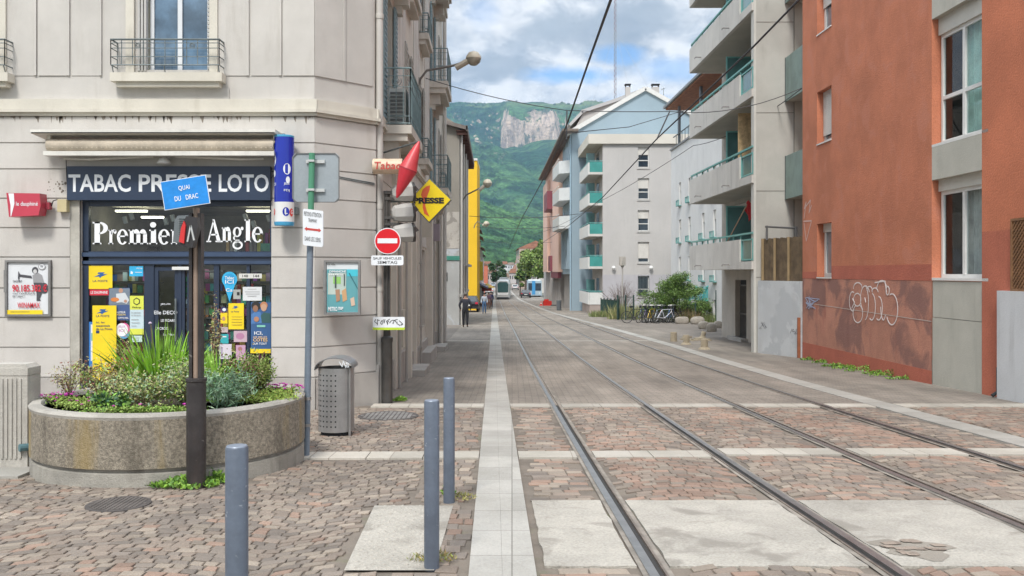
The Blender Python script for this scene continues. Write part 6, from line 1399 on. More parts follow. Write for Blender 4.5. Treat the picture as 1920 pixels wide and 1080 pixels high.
for k, yb_ in enumerate((343, 401.5, 459.5, 511, 573)):
    zb = ZZ(yb_ - 17 if k != 4 else 571, GA); zb = (ZZ(327, GA), ZZ(385, GA), ZZ(443, GA), ZZ(504, GA), ZZ(571, GA))[k]
    sl_ = MB(); sl_.poly(Fr((0, 0, zb), (1, 0, 0), (0, 1, 0), (0, 0, 1)), [(XB, GA + .02), (X7a, GA + .02), (X7a - .1, 84), (XB - .16, 84)], 0, .2); build('balcony_slab', sl_, para, AB)
    sd = MB(); fs_ = FR_(XB + .02 * GA); sd.box(fs_, GA + .02, 84, zb + .0, zb + 1.0, 0, .1); build('parapet', sd, flat('parapet_white', (.60, .60, .58), .8), AB)
    gp2 = MB(); gp2.rect(f7, XB + .03, X7a - .02, zb + .2, zb + 1.05, -.02) if k < 4 else gp2.rect(f7, XB + .03, X7a - .02, zb + .9, zb + 1.1, -.02); build('glass_panel', gp2, m_tg if k < 4 else tealg, AB)
    if k == 4: build('parapet', MB().box(f7, XB + .02, X7a + .02, zb, zb + 1.0, -.1, 0), flat('parapet_white', (.6, .6, .58)), AB)
    hr_ = MB(); hr_.box(f7, XB - .02, X7a, zb + 1.1, zb + 1.16, -.05, 0); hr_.box(fs_, GA, 84, zb + 1.1, zb + 1.16, 0, .05); build('handrail', hr_, teal, AB)
    dv = MB(); fD = FF(GA + 2.4); dv.rect(fD, XX(1100, 78), X7a - .45, zb + .2, zb + 2.1, 0); dv.f and build('divider', dv, tealg if k != 4 else tealg, AB)
    dw_ = MB(); dw_.rect(fA, 78.5, 80.5, zb + .2, zb + 2.2, .02); build('balcony_door', dw_, darkglass(), AB)
build('ground_plinth', MB().box(f7, XB, X7a + .02, gz(GA) - .4, ZZ(571, GA), -8, -.05), mat('pink_concrete', (.36, .30, .27), .9, .1, 1), AB)
for i, px in enumerate((1150, 1220)):
    t = thing('globe_lamp', ['left', 'right'][i] + ' white globe lamp on the grey apartment wall', 'wall lamp', (XX(px, GA), GA - .2, ZZ(502, GA)), 'globe lamps on the grey apartment wall')
    build('globe', MB().lathe((XX(px, GA), GA - .25, ZZ(502, GA)), [(.001, -.17), (.12, -.12), (.17, 0), (.12, .12), (.001, .17)], 14), m_white, t, smooth='auto'); build('arm', MB().box(f7, XX(px, GA) - .03, XX(px, GA) + .03, ZZ(502, GA) - .05, ZZ(502, GA), 0, .2), m_iron, t)

# ================================================================ BLUE BUILDING and pink neighbour
BY = 85.0; f8 = FF(BY); blu = mat('blue_render', (.265, .345, .40), .9, .05, .3, .15, 30, stain=.2, stcol=(.2, .3, .38)); m_roofw = flat('verge_white', (.58, .58, .56)); m_rt = mat('roof_tiles', (.20, .14, .11), .9, .2, 1, .3, 10)
BBd = thing('blue_building', 'pale blue gabled house with white verges above the grey apartments', 'building', (XX(1080, BY), BY, gz(BY)))
xl, xr_, xa = XX(1072, BY), XX(1318, BY), XX(1210, BY); ze, za = ZZ(247, BY), ZZ(168, BY)
w = MB(); w.poly(f8, [(xl, gz(BY) - .5), (xr_, gz(BY) - .5), (xr_, ZZ(233, BY)), (xa, za), (xl, ze)], -.3, 0); build('gable_wall', w, blu, BBd)
vg = MB(); vg.line(f8, [(xl - .5, ze - .25), (xa, za + .1), (xr_ + 1, ZZ(236, BY))], .38, -.4, .25); build('verge', vg, m_roofw, BBd)
A8 = xl + .02 * BY; f9 = FR_(A8); b98 = BB(A8, 1055)
roof = MB(); d_ = 22; ov = .7
roof.quad((xl - .5, BY - .2, ze - .28), (xa, BY - .2, za + .06), (xa - .02 * d_, BY + d_, za + .06), (xl - .5 - .02 * d_, BY + d_, ze - .28)); roof.quad((xr_ + 1, BY - .2, ZZ(237, BY)), (xa, BY - .2, za + .06), (xa - .02 * d_, BY + d_, za + .06), (xr_ + 1 - .02 * d_, BY + d_, ZZ(237, BY)))
build('roof', roof, m_rt, BBd)
hb = [(BY + 2 + i * 3.0, BY + 2.9 + i * 3.0, ZZ(b_, 92), ZZ(a, 92), .2) for i in range(4) for a, b_ in ((262, 280), (300, 318), (350, 368), (396, 414))]
w = MB(); holes_wall(w, f9, BY + .02, b98, ZZ(514, 92), ze, hb, .2); build('street_wall', w, blu, BBd)
for h in hb: window(BBd, f9, h[0], h[1], h[2], h[3], .16, flat('blue_frame', (.3, .4, .46)), mull=(), t=.08)
pf = MB()
for i in range(7): pf.box(f9, BY + .4 + i * 1.85, BY + 1.1 + i * 1.85, ZZ(505, 92), ZZ(432, 92), 0, .22)
build('bay_pier', pf, blu, BBd); build('bay_glass', MB().rect(f9, BY + .3, b98 - .1, ZZ(505, 92), ZZ(432, 92), .02), darkglass(), BBd)
for zt in (ZZ(322, 88), ZZ(372, 88), ZZ(424, 88)):
    wb_ = MB(); wb_.poly(Fr((0, 0, zt - .3), (1, 0, 0), (0, 1, 0), (0, 0, 1)), [(xl - 1.1, 87), (xl, 86), (xl - .3, 96), (xl - 1.4, 94)], 0, 1.2); bo = build('balcony', wb_, flat('balcony_white', (.58, .60, .60)), BBd)
    build('handrail', MB().tube([(xl - 1.1, 87, zt + 1.1), (xl - 1.4, 94, zt + 1.1)], .04, 5), m_white, bo)
gf = MB()
for i in range(9): gf.box(f9, BY + .6 + i * 1.5, BY + 1.1 + i * 1.5, gz(92) - .8, ZZ(514, 92), -.9, -.3)
build('ground_pier', gf, mat('grey_pier', (.36, .34, .32), .9, .1, 1, stain=.5), BBd); build('shop_front', MB().rect(f9, BY, b98 + 30, gz(110) - .8, ZZ(514, 92) + .2, -1.6), mat('shop_dark', (.07, .07, .07), .4), BBd)
build('downpipe', MB().tube([f9.p(BY + .15, gz(BY), .1), f9.p(BY + .15, ze, .1)], .08, 6), flat('pipe_blue', (.3, .42, .5)), BBd)
# chimneys belong to the blue house
for px0, px1, p0, p1 in ((1173, 1182, 157, 180), (1223, 1236, 157, 182)):
    X0, X1_ = XX(px0, BY + 3), XX(px1, BY + 3); z0, z1 = ZZ(p1 + 14, BY + 3), ZZ(p0 + 6, BY + 3); f_ = FF(BY + 3); c_ = MB(); c_.box(f_, X0, X1_, z0, z1, -.5, 0); co_ = build('chimney', c_, gwl, BBd)
    k_ = MB(); k_.box(f_, X0 - .06, X1_ + .06, z1 + .22, z1 + .30, -.55, .05)
    for u in (X0, X1_ - .06): k_.box(f_, u, u + .06, z1, z1 + .22, -.5, -.02)
    build('chimney_cap', k_, m_dark, co_)
t = thing('roof_aerial', 'thin television aerial on the blue house roof ridge', 'aerial', (XX(1244, 86), 86, ZZ(180, 86))); build('rods', MB().tube([(XX(1244, 86), 86, ZZ(186, 86)), (XX(1244, 86), 86, ZZ(165, 86))], .03, 4).tube([(XX(1239, 86), 86, ZZ(168, 86)), (XX(1247, 86), 86, ZZ(166, 86))], .025, 4), m_iron, t)
# roofs of the house behind the blue gable
t = thing('grey_mansard_house', 'house with pale sloping roof behind the left slope of the blue gable', 'building', (XX(1110, 100), 100, gz(100)))
f10 = FF(100); w = MB(); w.poly(f10, [(XX(1078, 100), gz(100)), (XX(1205, 100), gz(100)), (XX(1205, 100), ZZ(170, 100)), (XX(1150, 100), ZZ(191, 100)), (XX(1095, 100), ZZ(209, 100)), (XX(1078, 100), ZZ(240, 100))], -8, 0); build('wall', w, gwl, t)
w = MB(); w.line(f10, [(XX(1090, 100), ZZ(210, 100)), (XX(1150, 100), ZZ(190, 100)), (XX(1205, 100), ZZ(169, 100))], .35, -8, .3); w.line(f10, [(XX(1068, 100), ZZ(235, 100)), (XX(1092, 100), ZZ(210, 100))], .3, -8, .3); build('roof', w, flat('zinc_pale', (.42, .42, .42), .5), t)
PB_ = thing('pink_building', 'salmon pink apartment house with a dark red balcony past the blue one', 'building', tuple(P(A8, 110, gz(110))))
pnk = mat('pink_render', (.62, .42, .34), .9, .06, .4, .1, 30); f11 = FR_(A8 + .0); zt = ZZ(300, 110)
def zroof(b_): return ze
hb = [(101 + i * 5.2, 102 + i * 5.2, ZZ(b_, 110), ZZ(a, 110), .2) for i in range(5) for a, b_ in ((330, 345), (372, 388), (415, 431), (455, 470))]
w = MB(); holes_wall(w, f11, b98, 128, ZZ(510, 110), ze, hb); w.quad(f11.p(128, ZZ(510, 110), 0), f11.p(128, ze, 0), f11.p(128, ze, -8), f11.p(128, ZZ(510, 110), -8)); build('wall', w, pnk, PB_)
for h in hb: window(PB_, f11, h[0], h[1], h[2], h[3], .16, m_white, mull=(), t=.08)
pr_ = MB(); pr_.box(f11, b98 + .0, 106, ZZ(510, 110), ze - 1, 0, .45); pr_.box(f11, 118, 128, ZZ(510, 110), ze - 1.2, 0, .35); build('bay', pr_, mat('pink_bay', (.66, .45, .36), .9, .05, .4), PB_)
db = MB(); db.box(f11, 109, 116, ZZ(395, 112), ZZ(362, 112), 0, .9); db.box(f11, 108, 112, ZZ(508, 110), ZZ(480, 110), 0, .6); db.box(f11, 98, 110, ZZ(521, 105), ZZ(506, 105), 0, .4); build('balcony', db, flat('wine_red', (.22, .06, .08), .5), PB_)
ev = MB(); ev.box(f11, b98 - 12.8, 128.5, ze - .15, ze + .05, -.5, 1.0); build('eaves', ev, mat('eaves_brown', (.16, .13, .11), .8), PB_)
rf = MB(); rf.quad(f11.p(b98, ze, .9), f11.p(128.4, ze, .9), f11.p(128.4, ze + 4, -6), f11.p(b98, ze + 4, -6)); build('roof', rf, m_rt, PB_)
gr = MB()
for i in range(12): gr.box(f11, 100 + i * 2.4, 101 + i * 2.4, gz(128) - .5, ZZ(510, 110), -.6, 0)
build('ground_pier', gr, mat('grey_pier', (.36, .34, .32)), PB_)
t = thing('grey_house', 'narrow grey house beyond the pink building', 'building', tuple(P(A8, 135, gz(130))))
w = MB(); w.box(FR_(A8 + .4), 128.2, 140, gz(135) - .3, ZZ(395, 130), -8, 0); build('wall', w, gwl, t); w = MB()
for k in range(4): w.box(FR_(A8 + .4), 131, 132.4, 0 + k * 2.6, 1.4 + k * 2.6, 0, .05)
build('shutter', w, m_dark, t)
# ================================================================ LEFT ROW BEYOND THE CORNER BUILDING
GB = thing('gabled_house', 'grey rendered house with dark timber eaves and peeling base', 'building', tuple(P(-1.87, 50, gz(50))))
gg = mat('grey_gable', (.235, .215, .185), .95, .1, .4, .2, 20, stain=.4, stcol=(.13, .12, .1)); peel = mat('peeled_plaster', (.40, .37, .33), .95, .1, .5, .4, 20, stain=.7, stcol=(.16, .14, .12), patch=((.20, .18, .16), 1.2, .5, .58, .8)); 
f49 = FF(49.0); xg1 = -1.87 - .98; fL9 = FL_(-1.87)
def x4(px): return XX(px, 49)
def z4(py): return ZZ(py, 49)
w = MB(); w.poly(f49, [(-14, z4(397)), (xg1, z4(397)), (xg1, z4(236)), (x4(825), z4(212)), (-14, z4(180))], -.3, 0); build('gable_wall', w, gg, GB)
build('gable_lower', MB().box(f49, -14, xg1, z4(466), z4(397) - .005, -.3, .02), peel, GB)
build('gable_base', MB().box(f49, -14, xg1, gz(49) - .4, z4(466) - .005, -.3, 0), mat('pale_base', (.34, .34, .33), .92, .1, .6, .3, 20, stain=.7, stcol=(.2, .18, .16), patch=((.46, .49, .53), .5, .5, .55, .6)), GB)
build('green_band', MB().box(f49, x4(824), xg1 + .02, z4(488), z4(480), 0, .05), flat('band_green', (.035, .19, .14)), GB)
build('vent_window', MB().box(f49, x4(826), x4(839), z4(527), z4(511), 0, .03), m_dark, GB)
wl_ = [(50.5 + i * 2.6, 51.5 + i * 2.6, z, z + 1.7, .2) for i in range(5) for z in (.6, 3.6, 6.4)]
w = MB(); holes_wall(w, fL9, 49, 65, gz(65) - .5, z4(236), wl_ + [(51.0, 52.6, gz(51), z4(508), .3)]); w.quad(fL9.p(65, -3, 0), fL9.p(65, 9.4, 0), fL9.p(65, 9.4, -8), fL9.p(65, -3, -8)); build('street_wall', w, mat('old_facade', (.31, .285, .24), .92, .1, .7, .2, 20, stain=.6), GB)
for h in wl_: window(GB, fL9, h[0], h[1], h[2], h[3], .16, flat('grey_frame', (.45, .45, .44)), mull=(.5,), t=.06)
build('red_door', MB().box(fL9, 51.05, 52.55, gz(51) - .2, z4(510), -.2, -.16), flat('door_red', (.38, .07, .04)), GB)
bd_ = MB()
for i in range(5): bd_.box(fL9, 50.2 + i * 2.6, 51.8 + i * 2.6, 1.98, 2.12, 0, .35)
bd_.box(fL9, 49.05, 64, .28, .42, 0, .12); build('stone_ledge', bd_, plin, GB)
ra = -1.41; fE = FL_(ra); zE = 9.45
rf = MB(); rf.quad(fE.p(48.6, zE, 0), fE.p(65.5, zE + .1, 0), (-14 - 1.2, 65.5, 12.8), (-14 - 1.0, 48.6, 12.8)); rf.quad(fE.p(48.6, zE - .2, 0), fE.p(65.5, zE - .1, 0), (-14 - 1.2, 65.5, 12.6), (-14 - 1.0, 48.6, 12.6)); rf.quad(fE.p(48.6, zE - .2, 0), fE.p(48.6, zE, 0), (-15, 48.6, 12.8), (-15, 48.6, 12.6)); rf.box(fE, 48.6, 65.5, zE - .25, zE + .05, -.08, 0)
build('roof', rf, mat('roof_tile_grey', (.17, .145, .13), .9, .25, 2, .4, 12), GB)
ev = MB()
for i in range(28): ev.box(fE, 48.8 + i * .6, 48.95 + i * .6, zE - .42, zE - .22, -.6, -.02)
ev.box(fE, 48.7, 65.4, zE - .24, zE - .2, -.62, -.02); build('rafters', ev, mat('eaves_timber', (.09, .04, .03), .85, .2, 3), GB)
pt = MB()
for u in (49.2, 52.8, 57, 60): pt.tube([fL9.p(u, gz(u), .12), fL9.p(u, 9.2, .12)], .06, 6)
build('downpipe', pt, flat('pipe_grey', (.47, .45, .42)), GB)
YB = thing('yellow_building', 'building with a bright yellow end wall standing back on the left', 'building', (XX(886, 86), 86, gz(86)))
f86 = FF(86); build('wall', MB().box(f86, -10, XX(894.5, 86), gz(86) - .3, ZZ(301, 86), -7, 0), mat('yellow_wall', (.72, .44, .012), .7, .04, .4, 0, 20), YB)
build('roof_edge', MB().box(f86, -10.1, XX(895, 86), ZZ(301, 86), ZZ(297, 86), -7.1, .1), flat('verge_white', (.58, .58, .56)), YB); build('shop_window', MB().box(f86, -8, -4.6, gz(86), gz(86) + 2.2, 0, .03), m_dark, YB)
rr = random.Random(12)
def row_house(label, b0, b1, a, ztop, col, roofc=(.2, .13, .1), side=-1, cat='building', name='row_house', shop=None, win=True, sign=None):
    fr = FL_(a) if side < 0 else FR_(a); s_ = 1 if side < 0 else -1
    t = thing(name, label, cat, tuple(fr.p((b0 + b1) / 2, gz(b0), 0)), 'houses further along the street')
    gm = gz(b1) - 1; m_ = mat('render_%d_%d_%d' % tuple(int(c * 100) for c in col), col, .92, .08, .5, .1, 10, stain=.3)
    build('wall', MB().box(fr, b0, b1 - .02, gm, ztop, -9, 0), m_, t)
    rm = MB(); rm.quad(fr.p(b0 - .1, ztop, .5), fr.p(b1, ztop, .5), fr.p(b1, ztop + 2.2, -4.5), fr.p(b0 - .1, ztop + 2.2, -4.5)); rm.quad(fr.p(b0 - .1, ztop, -9.5), fr.p(b1, ztop, -9.5), fr.p(b1, ztop + 2.2, -4.5), fr.p(b0 - .1, ztop + 2.2, -4.5)); rm.quad(fr.p(b0 - .1, ztop, .5), fr.p(b0 - .1, ztop + 2.2, -4.5), fr.p(b0 - .1, ztop, -9.5))
    build('roof', rm, mat('roof_%d' % int(roofc[0] * 100), roofc, .9, .2, 1), t)
    if win:
        k = 0; u = b0 + 1.0
        while u < b1 - 1.2:
            z = gm + 4.3
            while z < ztop - 1.6:
                if k < 40: fo = MB().box(fr, u, u + 1.0, z, z + 1.5, .0, .03); o_ = build('window', fo, m_white if rr.random() < .5 else m_sh2, t); build('pane', MB().rect(fr, u + .12, u + .88, z + .1, z + 1.4, .035), darkglass(), o_); k += 1
                z += 2.9
            u += 2.4
        # windows on the end wall that faces the viewer
        fe_ = Fr(fr.p(b0, 0, 0), (-s_, 0, 0), (0, 0, 1), (0, -1, 0))
        for i in range(2):
            z = gm + 4.3
            while z < ztop - 1.4: build('window', MB().box(fe_, 1.5 + i * 3, 2.4 + i * 3, z, z + 1.4, 0, .03), m_dark, t); z += 2.9
    build('shop_front', MB().box(fr, b0 + .5, b1 - .5, gm + 1, gm + 3.4, .0, .05), mat('shop_dark', (.07, .07, .07)), t)
    if shop: build('shop_awning', MB().poly(Fr(fr.p(0, 0, 0), fr.n, (0, 0, 1), fr.u), [(.0, gm + 3.9), (1.2, gm + 3.3), (1.2, gm + 3.15), (0, gm + 3.7)], b0 + 1, b1 - 1), flat('awn_%d%d' % (int(shop[0] * 99), int(shop[1] * 99)), shop), t)
    if sign: build('hanging_sign', MB().box(fr, b0 + 1, b0 + 1.3, gm + 4.2, gm + 6.6, .05, .5), flat('sign_%d%d' % (int(sign[0] * 99), int(sign[1] * 99)), sign), t)
    return t
row_house('dark grey house beyond the yellow wall on the left', 100, 113, -1.87, 6.3, (.24, .23, .22), shop=(.1, .12, .2))
row_house('ochre and cream house with a yellow hanging sign on the left row', 113, 128, -1.87, 6.0, (.46, .42, .28), sign=(.6, .5, .04), shop=(.5, .2, .05))
row_house('cream coloured house in the middle of the left row', 128, 150, -1.87, 5.0, (.42, .39, .34), shop=(.5, .5, .5))
row_house('light grey house next to the salmon gable on the left row', 150, 180, -2.0, 4.5, (.34, .33, .33))
row_house('salmon red low house at the far end of the left row', 205, 225, -1.4, 3.2, (.50, .16, .10), side=-1)
row_house('low white house with dark openings right of the far road', 205, 235, 9.5, 2.5, (.48, .46, .43), side=1)
row_house('beige house with red roof behind the pale green trees', 250, 285, 7.0, 8.2, (.46, .36, .30), (.3, .14, .09), side=1)
row_house('pale house with grey roof behind the trees on the right', 225, 248, 10.5, 7.0, (.4, .38, .35), (.25, .22, .2), side=1)
def far_house(px0, px1, py0, py1, Y, col, rcol, label, depth=12):
    t = thing('far_house', label, 'building', (XX((px0 + px1) / 2, Y), Y, gz(Y)), 'houses at the foot of the mountain'); f_ = FF(Y)
    x0, x1, z0, z1 = XX(px0, Y), XX(px1, Y), gz(Y) - 1, ZZ(py0, Y); z1b = z1 - (z1 - max(z0, ZZ(py1, Y))) * .25
    build('wall', MB().box(f_, x0, x1, z0, z1b, -depth, 0), mat('render_%d_%d_%d' % tuple(int(c * 100) for c in col), col, .92, .08, .5, .1, 10, stain=.3), t)
    xm = (x0 + x1) / 2; e = (x1 - x0) * .06; build('roof', MB().poly(f_, [(x0 - e, z1b), (x1 + e, z1b), (x1 - e * 2, z1), (x0 + e * 2, z1)], -depth - .5, .4), mat('roof_%d' % int(rcol[0] * 100), rcol, .9, .2, 1), t)
    n = max(2, int((px1 - px0) / 4)); 
    for i in range(n):
        for k in range(max(1, int((z1b - ZZ(py1, Y)) / 3.2))):
            u = x0 + (x1 - x0) * (i + .3) / n; z = z1b - 2.2 - k * 3.1; build('window', MB().box(f_, u, u + (x1 - x0) * .4 / n, z, z + 1.3, .0, .05), m_dark, t)
hs_ = [(936, 955, 512, 545, 300, (.45, .43, .37), (.28, .2, .16), 'beige block with balconies straight behind the tram'), (955, 976, 504, 545, 330, (.46, .43, .42), (.3, .18, .14), 'pale pinkish block right behind the tram roof'),
       (914, 930, 505, 540, 340, (.42, .38, .36), (.26, .16, .12), 'dull cream block behind the salmon house'), (962, 985, 496, 530, 420, (.48, .46, .44), (.34, .2, .15), 'white house with brick roof left of the pale green trees'),
       (925, 940, 494, 515, 520, (.5, .5, .5), (.3, .26, .24), 'white far house above the dark tree'), (941, 952, 490, 512, 560, (.55, .55, .55), (.3, .27, .26), 'small white far house left of the street axis'), (952, 965, 492, 512, 600, (.52, .52, .53), (.32, .24, .2), 'small white far house on the street axis'),
       (966, 976, 488, 508, 620, (.54, .53, .52), (.3, .24, .2), 'small pale far house just right of the street axis'), (976, 990, 482, 508, 640, (.5, .46, .42), (.33, .22, .17), 'tall pale far house near the green trees'), (905, 922, 490, 512, 600, (.5, .5, .48), (.3, .22, .2), 'far house peeping over the left row'),
       (984, 1000, 473, 500, 480, (.45, .42, .36), (.38, .34, .29), 'large house with sandy roof above the green trees'), (1000, 1024, 480, 510, 500, (.48, .44, .4), (.3, .18, .13), 'far house half hidden behind the green trees')]
for h in hs_: far_house(*h)

# ================================================================ MOUNTAIN
import numpy as np
def vnoise(x, y, seed):
    r_ = np.random.RandomState(seed); T = r_.rand(256, 256)
    xi = np.floor(x).astype(int); yi = np.floor(y).astype(int); fx_ = x - xi; fy_ = y - yi; fx_ = fx_ * fx_ * (3 - 2 * fx_); fy_ = fy_ * fy_ * (3 - 2 * fy_)
    g = lambda a, b_: T[a % 256, b_ % 256]
    return (g(xi, yi) * (1 - fx_) + g(xi + 1, yi) * fx_) * (1 - fy_) + (g(xi, yi + 1) * (1 - fx_) + g(xi + 1, yi + 1) * fx_) * fy_
def fbm(x, y, seed, o=5):
    s = 0; a = .5
    for i in range(o): s = s + a * vnoise(x * 2 ** i, y * 2 ** i, seed + i); a *= .5
    return s
def terrain(name, xs_, ys_, fn, m_):
    Xg, Yg = np.meshgrid(xs_, ys_); Zg = fn(Xg, Yg); me = bpy.data.meshes.new(name); nx, ny = len(xs_), len(ys_)
    co = np.stack([Xg.ravel(), Yg.ravel(), Zg.ravel()], 1); i = np.arange(nx * ny).reshape(ny, nx)
    fa_ = np.stack([i[:-1, :-1].ravel(), i[:-1, 1:].ravel(), i[1:, 1:].ravel(), i[1:, :-1].ravel()], 1)
    me.from_pydata(co.tolist(), [], fa_.tolist()); me.materials.append(m_); o = bpy.data.objects.new(name, me); C.objects.link(o); return tag(o, kind='structure')
def sstep(a, b_, x): t = np.clip((x - a) / (b_ - a), 0, 1); return t * t * (3 - 2 * t)
def far_fn(X, Y):
    prof = np.interp(Y, [1300, 1500, 1900, 2400, 2640, 2660, 2730, 2900, 3100, 3500, 4200], [-40, 40, 200, 345, 388, 392, 400, 520, 583, 600, 560])
    u = X / Y * FPX + 960
    cl = sstep(936, 955, u) * (1 - sstep(1035, 1052, u)) + .6 * sstep(1058, 1066, u) * (1 - sstep(1085, 1100, u)) + .5 * (1 - sstep(868, 890, u)) * sstep(850, 868, u) * 0
    n1 = fbm(X / 90, Y / 90, 3) - .5; n2 = fbm(X / 420, Y / 420, 20) - .5
    cy = 2700 + 60 * (fbm(X / 120, X * 0, 8) - .5) + (u - 1000) * .5
    bot = np.interp(u, [936, 955, 975, 1000, 1050, 1100], [494, 490, 472, 444, 436, 475]) + 22 * (fbm(X / 60, X * 0, 31) - .5); top = 499 + 14 * (fbm(X / 45, X * 0, 61) - .5)
    cliff = np.where(Y < cy, prof, top + (Y - cy - 20) * .18); t_ = np.clip((Y - cy) / 20, 0, 1)
    cl_z = np.where(t_ <= 0, np.minimum(prof, bot - 12 * np.clip((cy - Y) / 60, 0, 1)), np.where(t_ < 1, bot + (top - bot) * t_, np.minimum(np.maximum(top + (Y - cy - 20) * .22, top), 590)))
    z = prof * (1 - cl) + cl_z * cl
    z = z + n1 * 26 * (1 - .6 * cl) + n2 * 90 * sstep(1500, 1900, Y) * (1 - cl * .7) * (1 - sstep(2850, 3050, Y) * .8)
    gul = np.abs(vnoise(X / 130 + Y / 900, Y / 700, 77) - .5) * 2
    z = z - (1 - gul) ** 3 * 30 * sstep(1500, 2000, Y) * (1 - sstep(2600, 2900, Y))
    z = z + (np.random.RandomState(5).rand(*z.shape) - .5) * 9.0 * (1 - cl * .8) * sstep(1400, 1500, Y)
    z = z - sstep(980, 1090, u) * 0 + sstep(820, 760, u) * 10
    return z
m_mt = bpy.data.materials.new('mountain'); m_mt.use_nodes = True; q = NB(m_mt.node_tree); bs = q.n['Principled BSDF']; bs.inputs['Roughness'].default_value = 1; bs.inputs['Specular IOR Level'].default_value = .1
tc = q.new('ShaderNodeTexCoord').outputs['Object']; ge = q.new('ShaderNodeNewGeometry'); sp_ = q.new('ShaderNodeSeparateXYZ'); q.l.new(ge.outputs['True Normal'], sp_.inputs[0]); sp2 = q.new('ShaderNodeSeparateXYZ'); q.put(sp2.inputs[0], tc)
nA = q.noise(tc, .0045, 8, .62, .4); nB_ = q.noise(tc, .035, 6, .7); nC = q.noise(tc, .11, 4, .7)
gcol = q.mix(q.ramp(nA, .38, .62), (.020, .062, .028), (.075, .155, .05)); gcol = q.mix(1., gcol, q.mix(q.ramp(nB_, .36, .64), (.5,) * 3, (1.6,) * 3), 'MULTIPLY'); gcol = q.mix(1., gcol, q.mix(q.ramp(nC, .3, .7), (.6,) * 3, (1.4,) * 3), 'MULTIPLY')
gcol = q.mix(q.m('MULTIPLY', q.ramp(sp2.outputs[2], 500, 580), q.m('MULTIPLY', q.ramp(nA, .45, .6), .6)), gcol, (.22, .24, .09))
rk = q.mix(q.ramp(q.noise(q.mapv(tc, (1, 1, .35)), .035, 7, .75, .6), .38, .6), (.30, .24, .20), (.78, .60, .46)); rk = q.mix(q.m('MULTIPLY', q.ramp(q.noise(q.mapv(tc, (.8, .8, .5)), .045, 6, .7, .6), .53, .61), .8), rk, (.05, .10, .05))
steep = q.ramp(q.m('ADD', sp_.outputs[2], q.m('MULTIPLY', q.m('SUBTRACT', nB_, .5), .25)), .33, .43, 1, 0)
hmask = q.m('MULTIPLY', q.ramp(sp2.outputs[2], 330, 380), q.ramp(sp2.outputs[2], 525, 500))
scar = q.m('MULTIPLY', q.m('MULTIPLY', q.ramp(q.noise(q.mapv(tc, (1, .25, 1), rot=(0, 0, .3)), .012, 6, .7, .8), .62, .70), q.ramp(sp2.outputs[2], 150, 300)), .55)
q.put(bs.inputs['Base Color'], q.mix(q.m('MAXIMUM', q.m('MULTIPLY', steep, hmask), q.m('MULTIPLY', scar, q.ramp(sp2.outputs[2], 520, 430))), gcol, rk))
bp = q.new('ShaderNodeBump'); bp.inputs['Strength'].default_value = 1; bp.inputs['Distance'].default_value = 14; q.put(bp.inputs['Height'], q.m('ADD', nB_, q.m('MULTIPLY', nC, .6))); q.l.new(bp.outputs[0], bs.inputs['Normal'])
terrain('mountain', np.concatenate([np.arange(-2600, -400, 45), np.arange(-400, 420, 6), np.arange(420, 3000, 45)]), np.concatenate([np.arange(1300, 2560, 9), np.arange(2560, 2900, 5), np.arange(2900, 3250, 9), np.arange(3250, 4200, 60)]), far_fn, m_mt)
def near_fn(X, Y):
    u = X / Y * FPX + 960
    top = np.interp(u, [700, 860, 900, 960, 1010, 1060, 1150, 1400], [150, 112, 100, 84, 74, 66, 60, 40])
    pr_ = np.interp(Y, [640, 800, 1000, 1150, 1260, 1400], [8, 30, .55 * 100, .93 * 100, 100, 70]) / 100
    return top * pr_ * (1 + .0 * X) + (fbm(X / 60, Y / 60, 44) - .5) * 14 + (np.random.RandomState(6).rand(*X.shape) - .5) * 3.2
terrain('wooded_hill', np.concatenate([np.arange(-700, -160, 20), np.arange(-160, 200, 2.6), np.arange(200, 800, 20)]), np.arange(640, 1400, 6), near_fn, m_mt)
# trees on the ridge line
def leaf_tree(name, label, c, H, rx, cr0, n, cols, L, w, tr=.2, grp=None, cat='tree', seed=1, lobes=9, ry=None):
    r_ = random.Random(seed); c = Vector(c); t = thing(name, label, cat, tuple(c), grp); ry = ry or rx
    tk = MB(); top = c + Vector((r_.uniform(-.2, .2), 0, H * .8)); tk.tube([tuple(c), tuple(c.lerp(top, .5) + Vector((.1, 0, 0))), tuple(top)], [tr, tr * .7, tr * .25], 8)
    cs = []
    for i in range(lobes):
        a = r_.uniform(0, 6.28); k = r_.random() ** .5 * .72; z = cr0 + (H - cr0) * r_.uniform(.15, .88); sh = math.sin(math.pi * min(1, max(0.12, (z - cr0) / (H - cr0)))) ** .6
        p = c + Vector((math.cos(a) * rx * k * sh, math.sin(a) * ry * k * sh, z)); cs.append((p, rx * r_.uniform(.28, .46))); b0_ = c + Vector((0, 0, H * r_.uniform(.25, .6))); tk.tube([tuple(b0_), tuple(b0_.lerp(p, .5) + Vector((0, 0, .1))), tuple(p)], [tr * .35, tr * .22, tr * .06], 5, False)
    build('trunk', tk, mat('bark', (.10, .075, .055), .95, .2, 6, .5, 30), t)
    mb = MB()
    for i in range(n):
        p, r0 = r_.choice(cs); v = Vector((r_.gauss(0, 1), r_.gauss(0, 1), r_.gauss(0, 1))).normalized() * r0 * (r_.random() ** .4); v.z *= .75
        mb.cc = rc(r_.choice(cols), .3, r_); mb.leaf(p + v, (r_.gauss(0, 1), r_.gauss(0, 1), r_.gauss(0, .8)), L * r_.uniform(.6, 1.3), w * r_.uniform(.6, 1.3))
    build('foliage', mb, m_leafy, t); return t
LG = [(.16, .24, .045), (.12, .19, .035), (.20, .27, .06)]; DGn = [(.03, .07, .02), (.05, .10, .03), (.04, .085, .03)]
